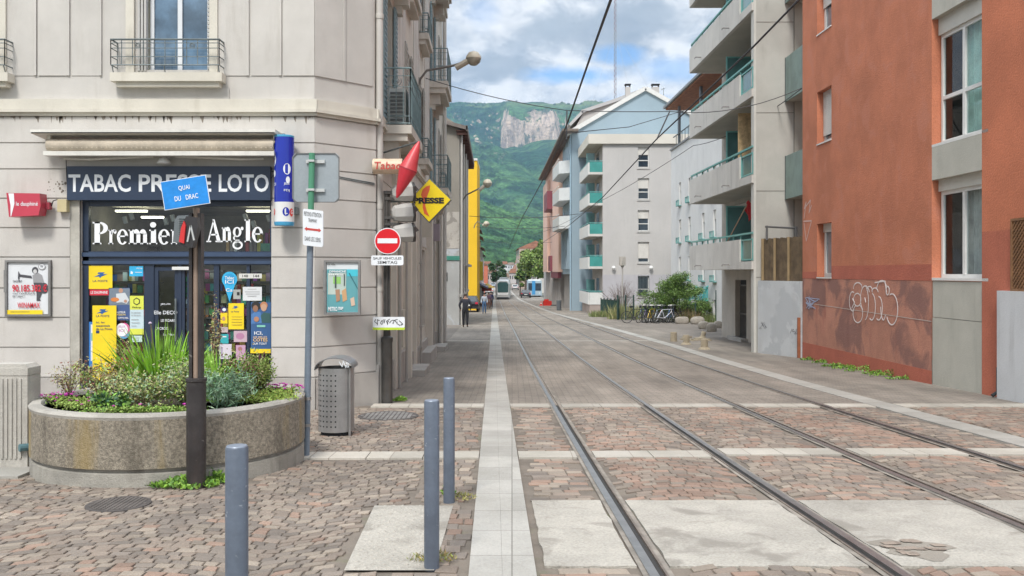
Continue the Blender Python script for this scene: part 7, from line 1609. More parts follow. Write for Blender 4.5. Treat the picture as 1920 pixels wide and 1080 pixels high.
leaf_tree('street_tree', 'large pale green tree on the right of the far road', (XX(1008, 190), 190, gz(190)), 11.6, 3.6, 2.5, 5200, LG, .55, .38, .25, 'trees lining the far end of the street', seed=3, lobes=16)
leaf_tree('street_tree', 'slimmer pale green tree left of the large one by the far road', (XX(985, 215), 215, gz(215)), 10.0, 3.4, 2.2, 3600, LG, .55, .38, .22, 'trees lining the far end of the street', seed=5, lobes=12)
leaf_tree('street_tree', 'pale green tree partly behind the pink building', (XX(1024, 178), 178, gz(178)), 11.0, 3.2, 2.5, 3200, LG, .5, .36, .22, 'trees lining the far end of the street', seed=9, lobes=12)
leaf_tree('street_tree', 'dark green tree above the pedestrians on the left of the tram', (XX(931, 200), 200, gz(200)), 8.2, 1.9, 1.8, 2600, DGn, .45, .3, .2, 'trees lining the far end of the street', seed=7, lobes=10)
leaf_tree('street_tree', 'small dark tree at the far left kerb near the salmon house', (XX(941, 240), 240, gz(240)), 6.6, 1.7, 1.5, 1400, DGn, .45, .3, .2, 'trees lining the far end of the street', seed=8, lobes=8)
leaf_tree('street_tree', 'thin dark green tree at the right kerb of the far road', (XX(975, 175), 175, gz(175)), 6.0, 1.0, 1.2, 1300, DGn + LG, .4, .26, .14, 'trees lining the far end of the street', seed=11, lobes=7)
rt = random.Random(4)
for i, (px, h) in enumerate([(838, 9), (852, 7), (868, 12), (880, 10), (893, 9), (905, 13), (921, 8), (955, 8), (968, 10), (1040, 14), (1052, 16), (1066, 13), (1090, 12)]):
    Y = 3060; zz = float(far_fn(np.array([[XX(px, Y)]]), np.array([[float(Y)]]))[0, 0]) - 3
    leaf_tree('ridge_tree', 'tree on the mountain skyline, ' + ['leftmost of all', 'second from left', 'third from left', 'fourth from left', 'fifth from left', 'sixth from left', 'seventh from left', 'eighth from left', 'ninth from left', 'tenth from left', 'eleventh from left', 'twelfth from left', 'rightmost of all'][i], (XX(px, Y), Y, zz), h * .8, h * .55, 1, 160, DGn, 3.6, 2.4, 1, 'trees standing on the mountain skyline', seed=30 + i, lobes=4)

# ================================================================ MAST
t = thing('radio_mast', 'tall guyed lattice radio mast in red and white rising behind the roofs', 'mast', (XX(1153.5, 420), 420, 0)); Ym = 420; Xm = XX(1153.5, Ym); b_ = MB(); c_ = MB(); zt0, zt1 = 40, ZZ(-90, Ym)
for dx_, dy_ in ((-.5, 0), (.5, 0), (0, .8)): b_.tube([(Xm + dx_, Ym + dy_, zt0), (Xm + dx_, Ym + dy_, zt1)], .10, 4)
n_ = 90
for i in range(n_):
    z0, z1 = zt0 + (zt1 - zt0) * i / n_, zt0 + (zt1 - zt0) * (i + 1) / n_; s_ = 1 if i % 2 else -1; (c_ if (i // 12) % 2 else b_).tube([(Xm - .5 * s_, Ym, z0), (Xm + .5 * s_, Ym, z1)], .11, 4)
build('lattice', b_, flat('mast_white', (.22, .22, .23)), t); build('red_section', c_, flat('mast_red', (.22, .08, .08)), t)
g_ = MB()
for x_, z_ in ((XX(1213, Ym), ZZ(160, Ym)), (XX(1183, Ym), ZZ(180, Ym)), (XX(1100, Ym), ZZ(230, Ym))): g_.tube([(Xm, Ym, ZZ(55, Ym)), (x_, Ym, z_)], .05, 4)
build('guy_wire', g_, flat('wire_pale', (.4, .42, .45)), t)

# ================================================================ VEHICLES
def ztop_(Y, h): return gz(Y) + h
TY = 150.0; TX = 1.60 - .02 * TY - .1; tz = gz(TY) + .05
t = thing('tram', 'silver grey tram with a big windscreen coming along the left track', 'tram', (TX, TY, tz)); fTm = FF(TY, TX, tz)
b_ = MB(); W2 = 1.2; prof = [(-W2, .35), (-W2, 2.6), (-.95, 3.1), (-.6, 3.25), (.6, 3.25), (.95, 3.1), (W2, 2.6), (W2, .35), (1.0, .18), (-1.0, .18)]
b_.poly(fTm, prof, -32, -.5); sm_ = [(x * .86, .25 + (z - .25) * .93) for x, z in prof]; fr1 = [fTm.p(x, z, -.5) for x, z in prof]; fr2 = [fTm.p(x, z, .1) for x, z in sm_]; k = len(prof)
b_.add(fr1 + fr2, [(i, (i + 1) % k, k + (i + 1) % k, k + i) for i in range(k)] + [tuple(range(k, 2 * k))]); build('body', b_, flat('tram_silver', (.40, .41, .41), .3, .3), t)
build('windscreen', MB().add([fTm.p(x, z, .12) for x, z in ((-.85, 1.15), (.85, 1.15), (.92, 2.5), (.6, 2.85), (-.6, 2.85), (-.92, 2.5))], [tuple(range(6))]), mat('tram_glass', (.03, .07, .07), .08, .1, 2, 0), t)
build('front_panel', MB().poly(fTm, [(-.8, .75), (.8, .75), (.93, 1.05), (.75, 1.12), (.6, .98), (-.6, .98), (-.75, 1.12), (-.93, 1.05)], .1, .15), flat('tram_pale', (.6, .6, .6)), t)
build('bumper', MB().box(fTm, -.95, .95, .1, .35, -.3, .14), m_dark, t)
for s_ in (-1, 1): build('headlight', MB().disc(fTm, s_ * .72, .86, .09, .15, .17, 12), m_white, t); build('side_window', MB().box(Fr(fTm.p(s_ * W2, 0, 0), (0, 1, 0), (0, 0, 1), (s_, 0, 0)), 1, 31, 1.3, 2.5, 0, .03), darkglass(), t)
build('roof_unit', MB().box(fTm, -.7, .7, 3.24, 3.5, -20, -4), flat('zinc_dark', (.2, .21, .22)), t)
# bus
BYs = 168.0; bx0 = XX(989, BYs); bx1 = XX(1016, BYs); bz = gz(BYs) + .25; fBs = FF(BYs, 0, bz)
t = thing('bus', 'blue and white bus standing at the right kerb beyond the tram', 'bus', ((bx0 + bx1) / 2, BYs, gz(BYs)))
build('body', MB().box(fBs, bx0, bx1, 0, 2.75, -11, 0), flat('bus_white', (.33, .42, .48), .4), t); build('windscreen', MB().rect(fBs, bx0 + .15, bx1 - .15, .9, 2.3, .02), darkglass(), t)
build('blue_panel', MB().box(fBs, bx0 + .85, bx0 + 1.45, .2, 2.7, .0, .04), flat('bus_blue', (.05, .25, .5), .4), t); build('roof_pod', MB().box(fBs, bx0 + .2, bx1 - .2, 2.75, 2.95, -8, -1), m_white, t)
for s_ in (bx0 + .3, bx1 - .5): build('headlight', MB().box(fBs, s_, s_ + .22, .4, .55, 0, .05), m_white, t); build('wheel', MB().disc(fBs, s_ + .1, .05, .3, -1.2, -.8, 14), m_dark, t)
# car proto, rear view
def car(label, x, Y, col, rz_=0, name='parked_car', grp='cars along the far street', loc=None):
    z = gz(Y); o = Vector((x, Y, z)); t = thing(name, label, 'car', tuple(o), grp); f_ = Fr(o, (1, 0, 0), (0, 0, 1), (0, -1, 0)); sd_ = Fr(o, (0, 1, 0), (0, 0, 1), (1, 0, 0))
    paint = flat('paint_%d_%d' % (int(col[0] * 99), int(col[2] * 99)), col, .25, .2)
    b_ = MB(); b_.poly(sd_, [(0, .3), (0, .75), (.12, .9), (4.1, .82), (4.2, .3)], -.86, .86); build('body', b_, paint, t)
    c_ = MB(); lo = [(-.80, .88), (.80, .88)]; 
    pts = [(-.82, .2, .88), (.82, .2, .88), (.66, .55, 1.42), (-.66, .55, 1.42), (-.82, 3.3, .84), (.82, 3.3, .84), (.64, 2.4, 1.42), (-.64, 2.4, 1.42)]
    c_.add([o + Vector(p) for p in pts], [(0, 1, 2, 3), (4, 5, 6, 7), (0, 3, 7, 4), (1, 2, 6, 5), (3, 2, 6, 7)]); build('cabin', c_, paint, t)
    build('rear_window', MB().add([o + Vector(p) for p in ((-.68, .20, .93), (.68, .20, .93), (.58, .49, 1.36), (-.58, .49, 1.36))], [(0, 1, 2, 3)]), darkglass(), t)
    for s_ in (-1, 1):
        build('side_window', MB().add([o + Vector((s_ * p[0], p[1], p[2])) for p in ((.815, .55, .95), (.815, 3.0, .92), (.665, 2.4, 1.36), (.68, .65, 1.36))], [(0, 1, 2, 3)]), darkglass(), t)
        build('tail_light', MB().box(f_, s_ * .72 - .12, s_ * .72 + .12, .72, .88, -.02, .03), flat('tail_red', (.5, .02, .05), .3), t)
        for y_ in (.8, 3.3): w_ = build('wheel', MB().lathe(o + Vector((s_ * .68, y_, .31)), [(.001, 0), (.31, 0), (.31, .2), (.001, .2)], 18, (s_, 0, 0)), flat('tyre', (.02, .02, .02), .8), t); build('rim', MB().lathe(o + Vector((s_ * .68, y_, .31)), [(.001, .21), (.19, .205), (.2, .19)], 12, (s_, 0, 0)), m_steel, w_)
    build('number_plate', MB().box(f_, -.26, .26, .55, .66, 0, .02), m_white, t); build('rear_bumper', MB().box(f_, -.85, .85, .3, .5, -.05, .05), flat('tyre', (.02, .02, .02)), t)
    return t
car('black hatchback parked behind the grey gabled house', -3.85, 80, (.02, .02, .025))
car('white car on the far left lane before the salmon house', XX(917, 190), 190, (.5, .5, .5))
car('dark car parked on the far right kerb by the thin tree', XX(986, 160), 160, (.05, .055, .06))
car('pale blue car far down the street left of the tram', XX(925, 260), 260, (.3, .36, .42))
car('white van-like car far down the road behind the tram', XX(966, 230), 230, (.55, .55, .55))
car('dark grey car far down the road past the tram', XX(972, 280), 280, (.1, .1, .11))

# ================================================================ PEOPLE
def person(label, px, Y, H, top, legs, skin=(.35, .2, .14), hair=(.04, .03, .025), face=1, stride=.12, armout=0, shorts=False, grp='people walking on the left pavement'):
    x = XX(px, Y); o = Vector((x, Y, gz(Y))); s = H / 1.75; t = thing('person', label, 'person', tuple(o), grp)
    J = {'pel': (0, 0, .93), 'spi': (0, .01, 1.12), 'che': (0, 0, 1.34), 'nek': (0, 0, 1.48), 'hd0': (0, -.01 * face, 1.57), 'hd1': (0, -.01 * face, 1.68),
         'hpl': (-.09, 0, .90), 'hpr': (.09, 0, .90), 'knl': (-.10, -stride * .6 * face, .50), 'knr': (.10, stride * .3 * face, .50), 'anl': (-.10, -stride * face, .08), 'anr': (.10, stride * 1.4 * face, .10), 'tol': (-.11, (-stride - .16) * face, .03), 'tor': (.11, (stride * 1.4 - .15) * face, .04),
         'shl': (-.17, 0, 1.40), 'shr': (.17, 0, 1.40), 'ell': (-.24 - armout, .04, 1.13), 'elr': (.24 + armout, -.02, 1.13), 'wrl': (-.24, -.08 * face, .90), 'wrr': (.25, -.12 * face, .92), 'hal': (-.24, -.10 * face, .82), 'har': (.25, -.15 * face, .84)}
    E = [('pel', 'spi'), ('spi', 'che'), ('che', 'nek'), ('nek', 'hd0'), ('hd0', 'hd1'), ('pel', 'hpl'), ('pel', 'hpr'), ('hpl', 'knl'), ('hpr', 'knr'), ('knl', 'anl'), ('knr', 'anr'), ('anl', 'tol'), ('anr', 'tor'), ('che', 'shl'), ('che', 'shr'), ('shl', 'ell'), ('shr', 'elr'), ('ell', 'wrl'), ('elr', 'wrr'), ('wrl', 'hal'), ('wrr', 'har')]
    Rd = {'pel': (.14, .10), 'spi': (.125, .09), 'che': (.15, .105), 'nek': (.055, .055), 'hd0': (.07, .08), 'hd1': (.078, .09), 'hpl': (.085, .09), 'hpr': (.085, .09), 'knl': (.058, .06), 'knr': (.058, .06), 'anl': (.038, .04), 'anr': (.038, .04), 'tol': (.03, .025), 'tor': (.03, .025), 'shl': (.06, .06), 'shr': (.06, .06), 'ell': (.04, .04), 'elr': (.04, .04), 'wrl': (.028, .028), 'wrr': (.028, .028), 'hal': (.022, .03), 'har': (.022, .03)}
    def skin_obj(name, keys, grow, m_, root):
        ks = [k for k in J if k in keys]; me = bpy.data.meshes.new(name); me.from_pydata([tuple(Vector(J[k]) * s) for k in ks], [(ks.index(a), ks.index(b_)) for a, b_ in E if a in ks and b_ in ks], [])
        ob = bpy.data.objects.new(name, me); C.objects.link(ob); md = ob.modifiers.new('skin', 'SKIN'); sl_ = me.skin_vertices[0] if me.skin_vertices else None
        if sl_ is None:
            bpy.context.view_layer.objects.active = ob; sl_ = me.skin_vertices[0]
        for i, k in enumerate(ks): a, c = Rd[k]; sl_.data[i].radius = ((a + grow) * s, (c + grow) * s); sl_.data[i].use_root = (k == root)
        ob.modifiers.new('sub', 'SUBSURF').levels = 1; ob.modifiers['sub'].render_levels = 2; ev_ = ob.evaluated_get(bpy.context.evaluated_depsgraph_get()); m2 = bpy.data.meshes.new_from_object(ev_); bpy.data.objects.remove(ob)
        m2.materials.clear(); m2.materials.append(m_); 
        for p in m2.polygons: p.use_smooth = True
        ob = bpy.data.objects.new(name, m2); C.objects.link(ob); ob.parent = t; return ob
    def cm(n_, c): return mat('%s_%d_%d_%d' % (n_, c[0] * 99, c[1] * 99, c[2] * 99), c, .85, .1, 6, .1, 60)
    body = skin_obj('body', set(J), 0, cm('skin', skin), 'pel')
    skin_obj('jacket', {'pel', 'spi', 'che', 'shl', 'shr', 'ell', 'elr', 'wrl', 'wrr'}, .024, cm('cloth', top), 'che')
    skin_obj('trousers', {'spi', 'pel', 'hpl', 'hpr', 'knl', 'knr'} | (set() if shorts else {'anl', 'anr'}), .016, cm('cloth', legs), 'pel')
    skin_obj('shoe', {'anl', 'tol'}, .012, m_dark, 'anl'); skin_obj('shoe', {'anr', 'tor'}, .012, m_dark, 'anr')
    h_ = MB(); h_.lathe(o + Vector((0, .015 * face, 1.665)) * s - Vector((0, 0, 0)), [(.088 * s, -.03 * s), (.098 * s, .03 * s), (.07 * s, .085 * s), (.001, .10 * s)], 14); pass
    build('hair', h_, cm('hair', hair), t, smooth=True)
    f_ = MB()
    for sx in (-.03, .03): f_.lathe(o + Vector((sx, -.088 * face, 1.655)) * s, [(.001, -.008), (.010, 0), (.001, .008)], 8)
    f_.lathe(o + Vector((0, -.098 * face, 1.625)) * s, [(.014, -.02), (.006, .03)], 6); f_.cbox(o + Vector((0, -.09 * face, 1.585)) * s, .045, .01, .01); build('facial_features', f_, cm('skin', tuple(c * .5 for c in skin)), t)
    return t
person('person in dark cap, black jacket and black trousers by the red doorway', 872.5, 45.7, 1.74, (.025, .025, .035), (.015, .015, .018), hair=(.12, .11, .10), face=-1, stride=.05, armout=.06)
person('person in light shirt and blue jeans walking near the stone strip', 908, 75.5, 1.74, (.35, .38, .42), (.06, .12, .22), stride=.08)
person('person in mauve top with pale legs behind the one in jeans', 916.5, 92, 1.66, (.20, .13, .2), (.3, .2, .18), stride=.06)
person('person in blue top beside the one in mauve', 921, 96, 1.7, (.06, .08, .2), (.05, .05, .07), stride=.05)
t = thing('ice_cream_stand', 'orange and yellow stall on the left pavement behind the pedestrians', 'stall', (XX(913, 112), 112, gz(112)))
o = Vector((XX(913, 112), 112, gz(112))); build('counter', MB().cbox(o, 1.3, 1.2, 1.1), flat('stall_orange', (.45, .16, .04)), t); build('roof', MB().lathe(o + Vector((0, 0, 2.1)), [(1.0, 0), (.9, .1), (.001, .55)], 8), flat('stall_yellow', (.6, .42, .05)), t); build('post', MB().cbox(o + Vector((-.5, 0, 1.1)), .08, .08, 1.1).cbox(o + Vector((.5, 0, 1.1)), .08, .08, 1.1), m_dark, t); build('awning_stripe', MB().cbox(o + Vector((0, -.62, 1.7)), 1.2, .04, .4), flat('stall_red', (.4, .05, .03)), t)

# ================================================================ STREET THINGS ON THE RIGHT
pb = gp(1167, 597); t = thing('park_lamp', 'slim lamp post with a lantern of upright panels before the grey block', 'street lamp', tuple(pb)); Yq = pb.y
ztp = ZZ(495, Yq); build('pole', MB().tube([tuple(pb), (pb.x, Yq, ztp)], [.06, .045], 8), flat('lamp_grey2', (.40, .38, .36), .5), t, smooth='auto')
b_ = MB()
for i in range(6): a = i * 1.047; b_.cbox(Vector((pb.x + .2 * math.cos(a), Yq + .2 * math.sin(a), ztp - .1)), .16, .03, .6, a + 1.57)
build('lantern', b_, flat('lamp_grey3', (.45, .42, .38), .4), t); build('hub', MB().lathe((pb.x, Yq, ztp - .25), [(.05, 0), (.16, .15), (.16, .3), (.1, .5)], 10), m_sh2, t)
# big shrub
Yk = 54.5; c = Vector((XX(1268, Yk), Yk, gz(Yk))); SHG = [(.10, .18, .035), (.14, .24, .05), (.07, .13, .03), (.18, .27, .07)]
def conifer(label, c, rx, H, n, seed, cols=SHG):
    r_ = random.Random(seed); t = thing('spreading_shrub', label, 'shrub', tuple(c)); st_ = MB(); mb = MB()
    for i in range(46):
        a = r_.uniform(0, 6.28); el = r_.uniform(.12, 1.3); L_ = (rx * math.cos(el) + H * math.sin(el)) * r_.uniform(.65, 1.08); d = Vector((math.cos(a) * math.cos(el) * rx / H * 1.3, math.sin(a) * math.cos(el) * .8, math.sin(el))).normalized()
        pts = [c + Vector((0, 0, .1)) + d * L_ * k / 5 + Vector((0, 0, -.22 * L_ * (k / 5) ** 2.2 * .9)) for k in range(6)]; st_.tube([tuple(p) for p in pts], [.035, .03, .024, .018, .012, .006], 4, False)
        for k in range(n // 46):
            u = r_.uniform(.25, 1.02) * 5; i0 = min(4, int(u)); p = pts[i0].lerp(pts[i0 + 1], min(1, u - i0)); sg = r_.choice((-1, 1)); sd_ = d.cross(Vector((0, 0, 1))).normalized() * sg
            p = p + sd_ * r_.random() * .34 * (1.2 - u / 6) + Vector((0, 0, r_.gauss(0, .05))); mb.cc = rc(r_.choice(cols), .3, r_); mb.leaf(p, sd_ + d * .8 + Vector((0, 0, r_.gauss(-.1, .3))), r_.uniform(.10, .2), .06)
    build('foliage', mb, m_leafy, t); build('stem', st_, mat('bark', (.1, .075, .055)), t)
def bush(label, c, rx, H, n, seed, cols=SHG, lobes=42):
    r_ = random.Random(seed); c = Vector(c); t = thing('leafy_shrub', label, 'shrub', tuple(c)); mb = MB(); st_ = MB(); cs = []
    for i in range(lobes):
        a = r_.uniform(0, 6.28); el = r_.uniform(.0, .35) if i % 9 < 4 else r_.uniform(.3, 1.5); k = r_.uniform(.55, 1.0) * (1 if el < .9 else .95); p = c + Vector((math.cos(a) * math.cos(el) * rx * k, math.sin(a) * math.cos(el) * rx * .7 * k, .42 + math.sin(el) * (H - .6) * k)); d = Vector((math.cos(a), math.sin(a) * .7, .35)).normalized(); cs.append((p, d, r_.uniform(.28, .5) * rx * .62)); st_.tube([tuple(c), tuple(c.lerp(p, .5) + Vector((0, 0, .15))), tuple(p + d * .25)], [.04, .025, .006], 5, False)
    for i in range(n):
        p, d, r0 = r_.choice(cs); u = r_.uniform(-1, 1); v = d * u * r0 * 1.25 + Vector((r_.gauss(0, .45), r_.gauss(0, .45), r_.gauss(0, .28))) * r0 * (1.15 - abs(u) * .6) + Vector((0, 0, -.25 * r0 * max(0, u) ** 2)); mb.cc = rc(r_.choice(cols), .3, r_); mb.leaf(p + v, d + Vector((r_.gauss(0, .8), r_.gauss(0, .8), r_.gauss(-.1, .5))), r_.uniform(.07, .13), .045)
    build('foliage', mb, m_leafy, t); build('stem', st_, mat('bark', (.1, .075, .055)), t)
bush('large spreading green shrub behind the parked bicycles', c, 1.95, 3.1, 36000, 3)
bush('smaller green shrub between the large one and the arched shelter', Vector((XX(1312, 57), 57, gz(57))), .95, 1.8, 9000, 5, lobes=18)
# bare shrub
c = gp(1167, 590); c = Vector((XX(1165, 66), 66, gz(66))); t = thing('bare_shrub', 'leafless twiggy grey brown shrub left of the bicycles', 'shrub', tuple(c)); b_ = MB(); rr = random.Random(6)
for i in range(70):
    a = rr.uniform(0, 6.28); sp = rr.uniform(.1, 1.0); tip = c + Vector((math.cos(a) * 1.75 * sp, math.sin(a) * 1.2 * sp, 2.7 * (1.05 - .35 * sp) * rr.uniform(.7, 1))); m1 = c.lerp(tip, .5) + Vector((0, 0, .25)); b_.tube([tuple(c), tuple(m1), tuple(tip)], [.02, .013, .006], 4, False)
    for k in range(4): q0 = m1.lerp(tip, rr.random()); b_.tube([tuple(q0), tuple(q0 + Vector((rr.uniform(-.3, .3), rr.uniform(-.2, .2), rr.uniform(.1, .4))))], .005, 3, False)
build('twigs', b_, mat('twig', (.17, .13, .11), .95), t)
def grass_bed(label, px, Y, rx, ry, h, n, cols, name='tall_grass', kind=None):
    c = Vector((XX(px, Y), Y, gz(Y))); mb = MB()
    for i in range(n):
        a = random.uniform(0, 6.28); k = random.random() ** .5; p = c + Vector((math.cos(a) * rx * k, math.sin(a) * ry * k, 0)); p.z = gz(p.y) - .02; mb.cc = rc(random.choice(cols), .3); blade(mb, p, (random.gauss(0, .25), random.gauss(0, .25), 1), h * random.uniform(.5, 1.1), .03, .5, 3)
    t = thing(name, label, 'grass'); t.location = c; WL[t.name] = c.copy(); build('foliage', mb, m_leafy, t); tag(t, group='grass beds before the grey block')
STR = [(.36, .33, .16), (.28, .29, .12), (.2, .24, .08)]
grass_bed('dry yellow grass bed below the barred window', 1196, 60, 2.0, 1.2, 1.1, 1500, STR); grass_bed('green and straw coloured grass along the dark fence', 1143, 66, 1.5, 1.5, .55, 1200, [(.17, .22, .07), (.25, .24, .1), (.12, .16, .05)])
grass_bed('low green grass in front of the arched shelter', 1335, 54, 1.6, .9, .7, 900, [(.16, .22, .06), (.22, .24, .1)]); grass_bed('reddish dry grass between bicycles and boulders', 1292, 53.4, .7, .5, .95, 500, [(.25, .18, .1), (.2, .2, .08)])
# fences
def rail_fence(label, pts, h, n, col, mesh=False):
    t = thing('metal_fence', label, 'fence', pts[0]); b_ = MB(); r_ = MB(); A, B2 = Vector(pts[0]), Vector(pts[1])
    for i in range(n + 1): p = A.lerp(B2, i / n); build('post', MB().tube([tuple(p), tuple(p + Vector((0, 0, h)))], .05, 6), flat('fence_green', col, .5), t)
    r_.tube([tuple(A + Vector((0, 0, h * .92))), tuple(B2 + Vector((0, 0, h * .92)))], .02, 4); r_.tube([tuple(A + Vector((0, 0, .12))), tuple(B2 + Vector((0, 0, .12)))], .02, 4)
    m_ = int((B2 - A).length / .1)
    for i in range(m_): p = A.lerp(B2, i / m_); r_.tube([tuple(p + Vector((0, 0, .1))), tuple(p + Vector((0, 0, h * .92)))], .010, 3, False)
    build('mesh_panel', r_, flat('fence_green', col), t)
def G(px, Y): return (XX(px, Y), Y, gz(Y))
rail_fence('dark green fence before the grey apartment block', [G(1127, 70), G(1160, 59)], 1.35, 5, (.02, .05, .04)); rail_fence('teal green mesh fence right of the big shrub', [G(1274, 54.0), G(1304, 53.0)], 1.15, 2, (.01, .10, .075))
rail_fence('green posts and mesh under the arched shelter', [G(1343, 53), G(1392, 51)], 1.9, 2, (.015, .07, .05)); rail_fence('dark posts standing between lamp post and bicycles', [G(1158, 58.5), G(1188, 57.5)], 1.6, 2, (.02, .03, .03))
# arched shelter
YA = 55.0
for i, (pxc, r_, dy_, lb) in enumerate(((1352, 1.12, 0, 'nearest turquoise barrel-roofed shelter bay beside the concrete building'), (1316, .95, 5, 'middle turquoise arched shelter bay behind the shrub'), (1292, .8, 9, 'farthest turquoise arched shelter bay behind the shrub'))):
    Y = YA + dy_; cx_ = XX(pxc, Y); zb = ZZ(564, 55) + (gz(Y) - gz(55)); t = thing('arched_shelter', lb, 'shelter', (cx_, Y, gz(Y)), 'turquoise barrel-roofed cycle shelter bays'); b_ = MB(); a_ = MB(); n_ = 14; H_ = 1.25
    for k in range(n_):
        t0, t1 = math.pi * k / n_, math.pi * (k + 1) / n_; p = [Vector((cx_ - math.cos(q_) * r_, Y, zb + math.sin(q_) * H_)) for q_ in (t0, t1)]; dv_ = Vector((0, 3.2, 0)); b_.quad(p[0], p[1], p[1] + dv_, p[0] + dv_); a_.tube([tuple(p[0]), tuple(p[1])], .05, 5); a_.tube([tuple(p[0] + dv_), tuple(p[1] + dv_)], .05, 5)
    b_.add([Vector((cx_ - math.cos(math.pi * k / n_) * r_, Y + .02, zb + math.sin(math.pi * k / n_) * H_)) for k in range(n_ + 1)], [tuple(range(n_ + 1))])
    a_.tube([(cx_ - r_, Y, zb), (cx_ + r_, Y, zb)], .07, 6); a_.tube([(cx_, Y, zb), (cx_, Y, zb + H_)], .04, 5)
    tq = mat('turquoise_sheet', (.10, .42, .42), .2, .1, 2, 0, 20, fine=0, alpha=.72); build('roof_sheet', b_, tq, t); build('arch_frame', a_, flat('turquoise_paint', (.06, .34, .34), .4), t); build('post', MB().tube([(cx_ - r_ * .2, Y, gz(Y)), (cx_ - r_ * .2, Y, zb)], .07, 8), flat('fence_green2', (.02, .06, .05)), t)
# boulders and stone bollards
def boulder(label, px, pyb, wpx, hpx, seed):
    c = gp(px, pyb); r_ = random.Random(seed); s_ = c.y / FPX; w2, h2 = wpx * s_ / 2, hpx * s_; bm = bmesh.new(); bmesh.ops.create_icosphere(bm, subdivisions=3, radius=1); mb = MB(); ph = r_.uniform(0, 6)
    vs = []
    for v in bm.verts:
        x, y, z = v.co; k = 1 + .06 * math.sin(3 * x + ph) + .05 * math.sin(4 * y + 2 * ph); e = .72
        sg = lambda q_: math.copysign(abs(q_) ** e, q_); vs.append(c + Vector((sg(x) * w2 * k, sg(y) * w2 * .75 * k, h2 * .42 + sg(z) * h2 * .58 * k)))
    mb.add(vs, [tuple(v.index for v in f.verts) for f in bm.faces]); bm.free(); c2_ = tuple(c)
    solo('boulder', mb, mat('boulder_stone', (.30, .27, .23), .95, .15, 2.5, .5, 20, stain=.4, fine=.12), label, 'boulder', 'rounded stone boulders barring the forecourt', True, origin=c2_)
for i, a in enumerate(((1278, 607, 25, 14, 'rounded boulder touching the last bicycle'), (1307.5, 608, 27, 14, 'broad low boulder in the middle of the row'), (1319, 617, 20, 15, 'squarish boulder in front of the broad low one'), (1334, 622, 21, 16, 'boulder nearest to the concrete building door'), (1346, 615, 18, 13, 'boulder half hidden against the concrete building'))): boulder(a[4], a[0], a[1], a[2], a[3], i)
def stump(label, px, pyb, wpx, hpx, lean=0, foot=True):
    c = gp(px, pyb); s_ = c.y / FPX; r_ = wpx * s_ / 2; h = hpx * s_; t = thing('stone_bollard', label, 'bollard', tuple(c), 'short worn stone bollards beside the pale border strip'); ax_ = (math.sin(lean), 0, math.cos(lean)); m_ = mat('worn_stone', (.34, .29, .21), .95, .15, 4, .5, 30, stain=.6, fine=.12)
    build('shaft', MB().lathe(c, [(r_, -.03), (r_ * .97, h * .6), (r_ * .95, h * .96), (r_ * .85, h)], 20, ax_), m_, t, smooth='auto')
    if foot: build('foot', MB().lathe(c, [(r_ * 1.7, -.02), (r_ * 1.5, .03), (r_ * 1.05, .07)], 20), m_, t, smooth='auto')
stump('upright stone bollard farthest left of the four', 1263, 640, 12.5, 17.5, 0, False); stump('stone bollard with wide foot, second from left', 1286.5, 646, 12.5, 18); stump('leaning broken stone bollard behind the others', 1317, 634, 9, 13, .25); stump('tallest stone bollard nearest the camera', 1320.5, 655, 14, 19.5)
rr = random.Random(9); b_ = MB(); c = gp(1300, 636)
for i in range(12): b_.cbox(c + Vector((rr.uniform(-.5, .4), rr.uniform(-1.2, 1.2), .0)), rr.uniform(.1, .3), rr.uniform(.15, .4), rr.uniform(.03, .10), rr.uniform(0, 3))
for v in b_.v: v.z += gz(v.y) - gz(c.y)
solo('rubble_pile', b_, mat('worn_stone', (.34, .29, .21)), 'scatter of broken paving rubble between the short stone bollards', 'rubble', origin=tuple(c))
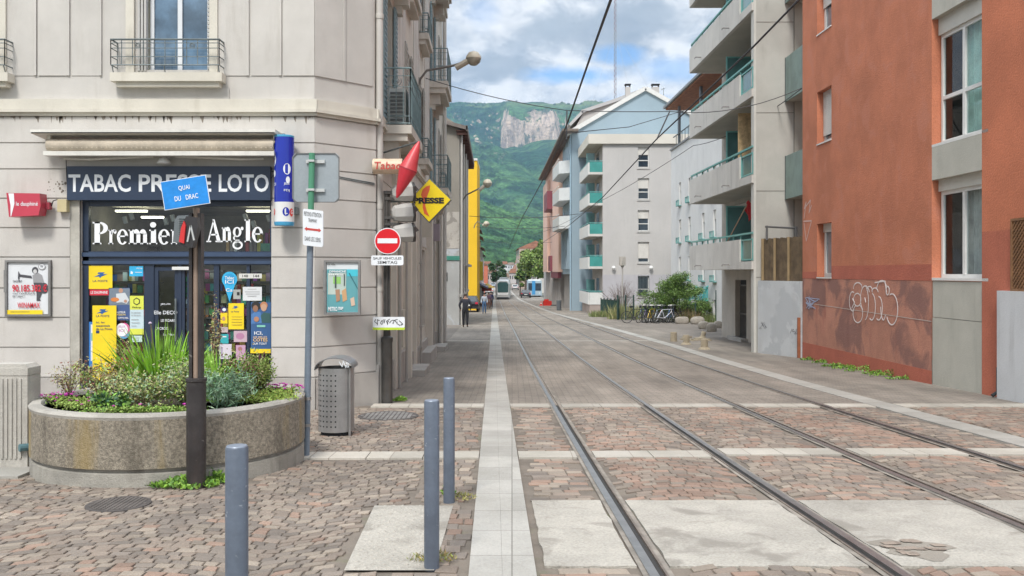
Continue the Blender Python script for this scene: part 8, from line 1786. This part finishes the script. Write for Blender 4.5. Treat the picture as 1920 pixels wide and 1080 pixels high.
# bicycles
def bike(label, px, Y, rz_, col, fs=1.0):
    o = Vector((XX(px, Y), Y, gz(Y))); t = thing('bicycle', label, 'bicycle', tuple(o), 'bicycles parked in a row in front of the shrub'); fm_ = flat('bike_%d_%d_%d' % tuple(int(c * 99) for c in col), col, .35, .2)
    d = Vector((math.cos(rz_), math.sin(rz_), 0)); n_ = Vector((-d.y, d.x, 0)); L_ = lambda x, z, s_=0: tuple(o + d * x + n_ * s_ + Vector((0, 0, z)))
    for x in (-.52, .52):
        b_ = MB(); b_.tube([L_(x + .33 * math.cos(k * .2618), .34 + .33 * math.sin(k * .2618)) for k in range(25)], .017, 6, False); w_ = build('wheel', b_, flat('tyre', (.02, .02, .02)), t)
        b_ = MB(); b_.tube([L_(x + .305 * math.cos(k * .2618), .34 + .305 * math.sin(k * .2618)) for k in range(25)], .009, 4, False)
        for k in range(14): b_.tube([L_(x, .34), L_(x + .3 * math.cos(k * .449), .34 + .3 * math.sin(k * .449))], .0035, 3, False)
        build('rim', b_, m_steel, w_)
    b_ = MB(); bb, st_, hd, hd2, rw, fw = (-.08, .30), (-.22, .78), (.36, .80), (.39, .66), (-.52, .34), (.52, .34)
    for a, c in ((bb, st_), (bb, hd2), (st_, hd), (bb, rw), (st_, rw), (hd, hd2), (hd2, fw)): b_.tube([L_(*a), L_(*c)], .018, 6)
    build('bike_frame', b_, fm_, t)
    build('handlebar', MB().tube([L_(.36, .80), L_(.34, .98), L_(.42, 1.02)], .014, 5).tube([L_(.30, 1.0, -.28), L_(.40, 1.02, -.1), L_(.40, 1.02, .1), L_(.30, 1.0, .28)], .013, 5), m_steel, t)
    build('saddle', MB().tube([L_(-.36, .93), L_(-.24, .95), L_(-.10, .94)], [.07, .055, .02], 6).tube([L_(-.22, .78), L_(-.24, .93)], .014, 5), m_dark, t)
    build('crank', MB().tube([L_(-.08, .30, .06), L_(-.02, .16, .06)], .012, 4).lathe(L_(-.08, .30, .03), [(.001, 0), (.09, 0), (.09, .006), (.001, .006)], 12, tuple(n_)), m_steel, t)
bk = [(1192, 52.2, .1, (.03, .03, .03), 'black bicycle at the left end of the row, with a bare front wheel'), (1206, 52.6, .9, (.05, .08, .2), 'dark blue bicycle second from the left end'), (1214, 53.0, 1.0, (.08, .05, .14), 'purple bicycle third in the row'), (1222, 52.4, .95, (.45, .32, .03), 'yellow framed bicycle in the middle of the row'), (1229, 53.0, 1.05, (.1, .1, .1), 'dark grey bicycle just right of the yellow one'),
      (1236, 52.3, .9, (.2, .25, .3), 'steel blue bicycle left of the white one'), (1248, 51.6, .35, (.55, .56, .6), 'white framed bicycle in front near the right end'), (1258, 52.8, 1.0, (.05, .12, .25), 'navy bicycle behind the white one'), (1266, 52.9, .5, (.02, .02, .02), 'black bicycle at the right end of the row beside the boulder'),
      (1210, 53.6, 1.2, (.12, .2, .12), 'green bicycle behind the dark blue one'), (1226, 53.8, 1.15, (.3, .3, .32), 'silver bicycle tucked behind the yellow framed one'), (1240, 53.6, 1.2, (.25, .04, .04), 'dark red bicycle tucked behind the white framed one'), (1253, 53.9, .9, (.06, .06, .1), 'blackish blue bicycle farthest back in the row')]
for px, Y, rz_, col, lb in bk: bike(lb, px, Y, rz_, col)
# red barrier bags, dark bin, sign stub
c = gp(1026, 573); t = thing('road_barrier', 'bright red plastic barrier lying by the border strip', 'barrier', tuple(c)); build('body', MB().cbox(c, .95, .5, .55, .3).cbox(c + Vector((-.1, 0, .5)), .5, .4, .25, .1), flat('barrier_red', (.55, .03, .02), .4), t); build('foot', MB().cbox(c + Vector((.75, 0, 0)), .7, .4, .1), m_dark, t)
c = gp(1014.5, 573); t = thing('traffic_cone', 'small red cone left of the red barrier', 'cone', tuple(c)); build('cone', MB().lathe(c, [(.22, 0), (.2, .04), (.12, .05), (.03, .5)], 12), flat('barrier_red', (.55, .03, .02)), t); build('stripe', MB().lathe(c, [(.092, .22), (.07, .32)], 12), m_white, t)
c = gp(1048, 582); t = thing('grey_bin', 'dark slatted grey bin in front of the blue building', 'litter bin', tuple(c)); build('drum', MB().lathe(c, [(.22, 0), (.24, .95), (.2, .96)], 12), flat('bin_dark', (.10, .11, .12), .5), t); build('slats', MB().lathe(c, [(.25, .1), (.25, .16)], 12).lathe(c, [(.26, .85), (.26, .93)], 12), m_iron, t)
# ================================================================ OVERHEAD WIRES
m_wire = flat('wire_black', (.03, .03, .035), .6)
def wire(label, pts, r=.008, grp='overhead tram wires', extra=None, cat='overhead wire'):
    p0 = pts[0]; mb = MB(); mb.tube(pts, r, 5, False); t = thing('overhead_wire', label, cat, tuple(p0), grp); build('cable', mb, m_wire, t)
    if extra: build('clamp', extra, m_wire, t)
def sag(A, B2, s, n=10): A, B2 = Vector(A), Vector(B2); return [tuple(A.lerp(B2, i / n) - Vector((0, 0, s * 4 * (i / n) * (1 - i / n)))) for i in range(n + 1)]
def W_(px, py, Y): return (XX(px, Y), Y, ZZ(py, Y))
h1 = [W_(1175, -90, 10.0), W_(1145, 0, 11.9), W_(1108, 103, 16.2), W_(1063, 233, 23.5), W_(1028, 318, 34), W_(1000, 370, 44), W_(977, 412, 55), W_(965, 440, 75), W_(955, 465, 105), W_(948, 482, 140)]
cl = MB(); cl.tube([W_(1063, 207, 24.7), W_(1062, 262, 24.0)], .02, 5)
wire('thick twin contact wire climbing over the left track to the top edge', h1, .021, extra=cl)
wire('second strand running just above the left track contact wire', [tuple(Vector(p) + Vector((.03, 0, .10))) for p in h1[:5]], .008)
h2 = [W_(1560, -65, 11.5), W_(1486, 12, 13.5), W_(1414, 86, 15.5), W_(1290, 205, 20.3), W_(1230, 262, 24.5), W_(1130, 370, 36), W_(1070, 420, 52), W_(1022, 452, 80), W_(990, 475, 120)]
cl = MB(); cl.tube([W_(1256, 208, 24.7), W_(1231, 262, 24.5)], .02, 5)
wire('contact wire over the right track crossing the concrete balconies', h2, .018, extra=cl)
wire('span wire from the nearest street lamp across to the red building', sag(W_(787, 143, 24.6), W_(1063, 207, 24.7), .1) + sag(W_(1063, 207, 24.7), W_(1256, 209, 24.7), .02, 4)[1:] + sag(W_(1256, 209, 24.7), W_(1503, 165, 24.72), .25)[1:], .011)
wire('thin lower wire from the red building to the blue house', sag(W_(1503, 166, 24.72), W_(1300, 273, 40), .3) + sag(W_(1300, 273, 40), W_(1130, 375, 60), .1)[1:] + sag(W_(1130, 375, 60), W_(1000, 440, 85), .3)[1:], .014)
wire('short stay wire ending at the roof of the pink building', [W_(1063, 250, 24.2), W_(1110, 245, 26), W_(1180, 238, 30), W_(1290, 205, 36)], .012)
for i, (py, Y) in enumerate(((405, 62), (425, 80), (452, 110))): wire('span wire across the street, %s of the three distant ones' % ['nearest', 'middle', 'farthest'][i], sag(W_(880 if i == 0 else 893, py, Y), W_(1085 - i * 25, py - 4 + i * 3, Y), .2), .02)
# ================================================================ AIR BETWEEN HERE AND THE MOUNTAIN
hz = MB(); hz.box(W0, -2700, 3100, -80, 4300, -8, 660)
hm = bpy.data.materials.new('haze'); hm.use_nodes = True; hm.node_tree.nodes.clear(); q = NB(hm.node_tree)
pv = q.new('ShaderNodeVolumePrincipled'); pv.inputs['Color'].default_value = (.42, .68, 1.0, 1); pv.inputs['Density'].default_value = .00014; pv.inputs['Anisotropy'].default_value = .2
ho = q.new('ShaderNodeOutputMaterial'); q.l.new(pv.outputs[0], ho.inputs['Volume'])
ho_ = build('haze', hz, hm); tag(ho_, kind='stuff', label='pale blue air between the street and the wooded mountain', cat='haze')
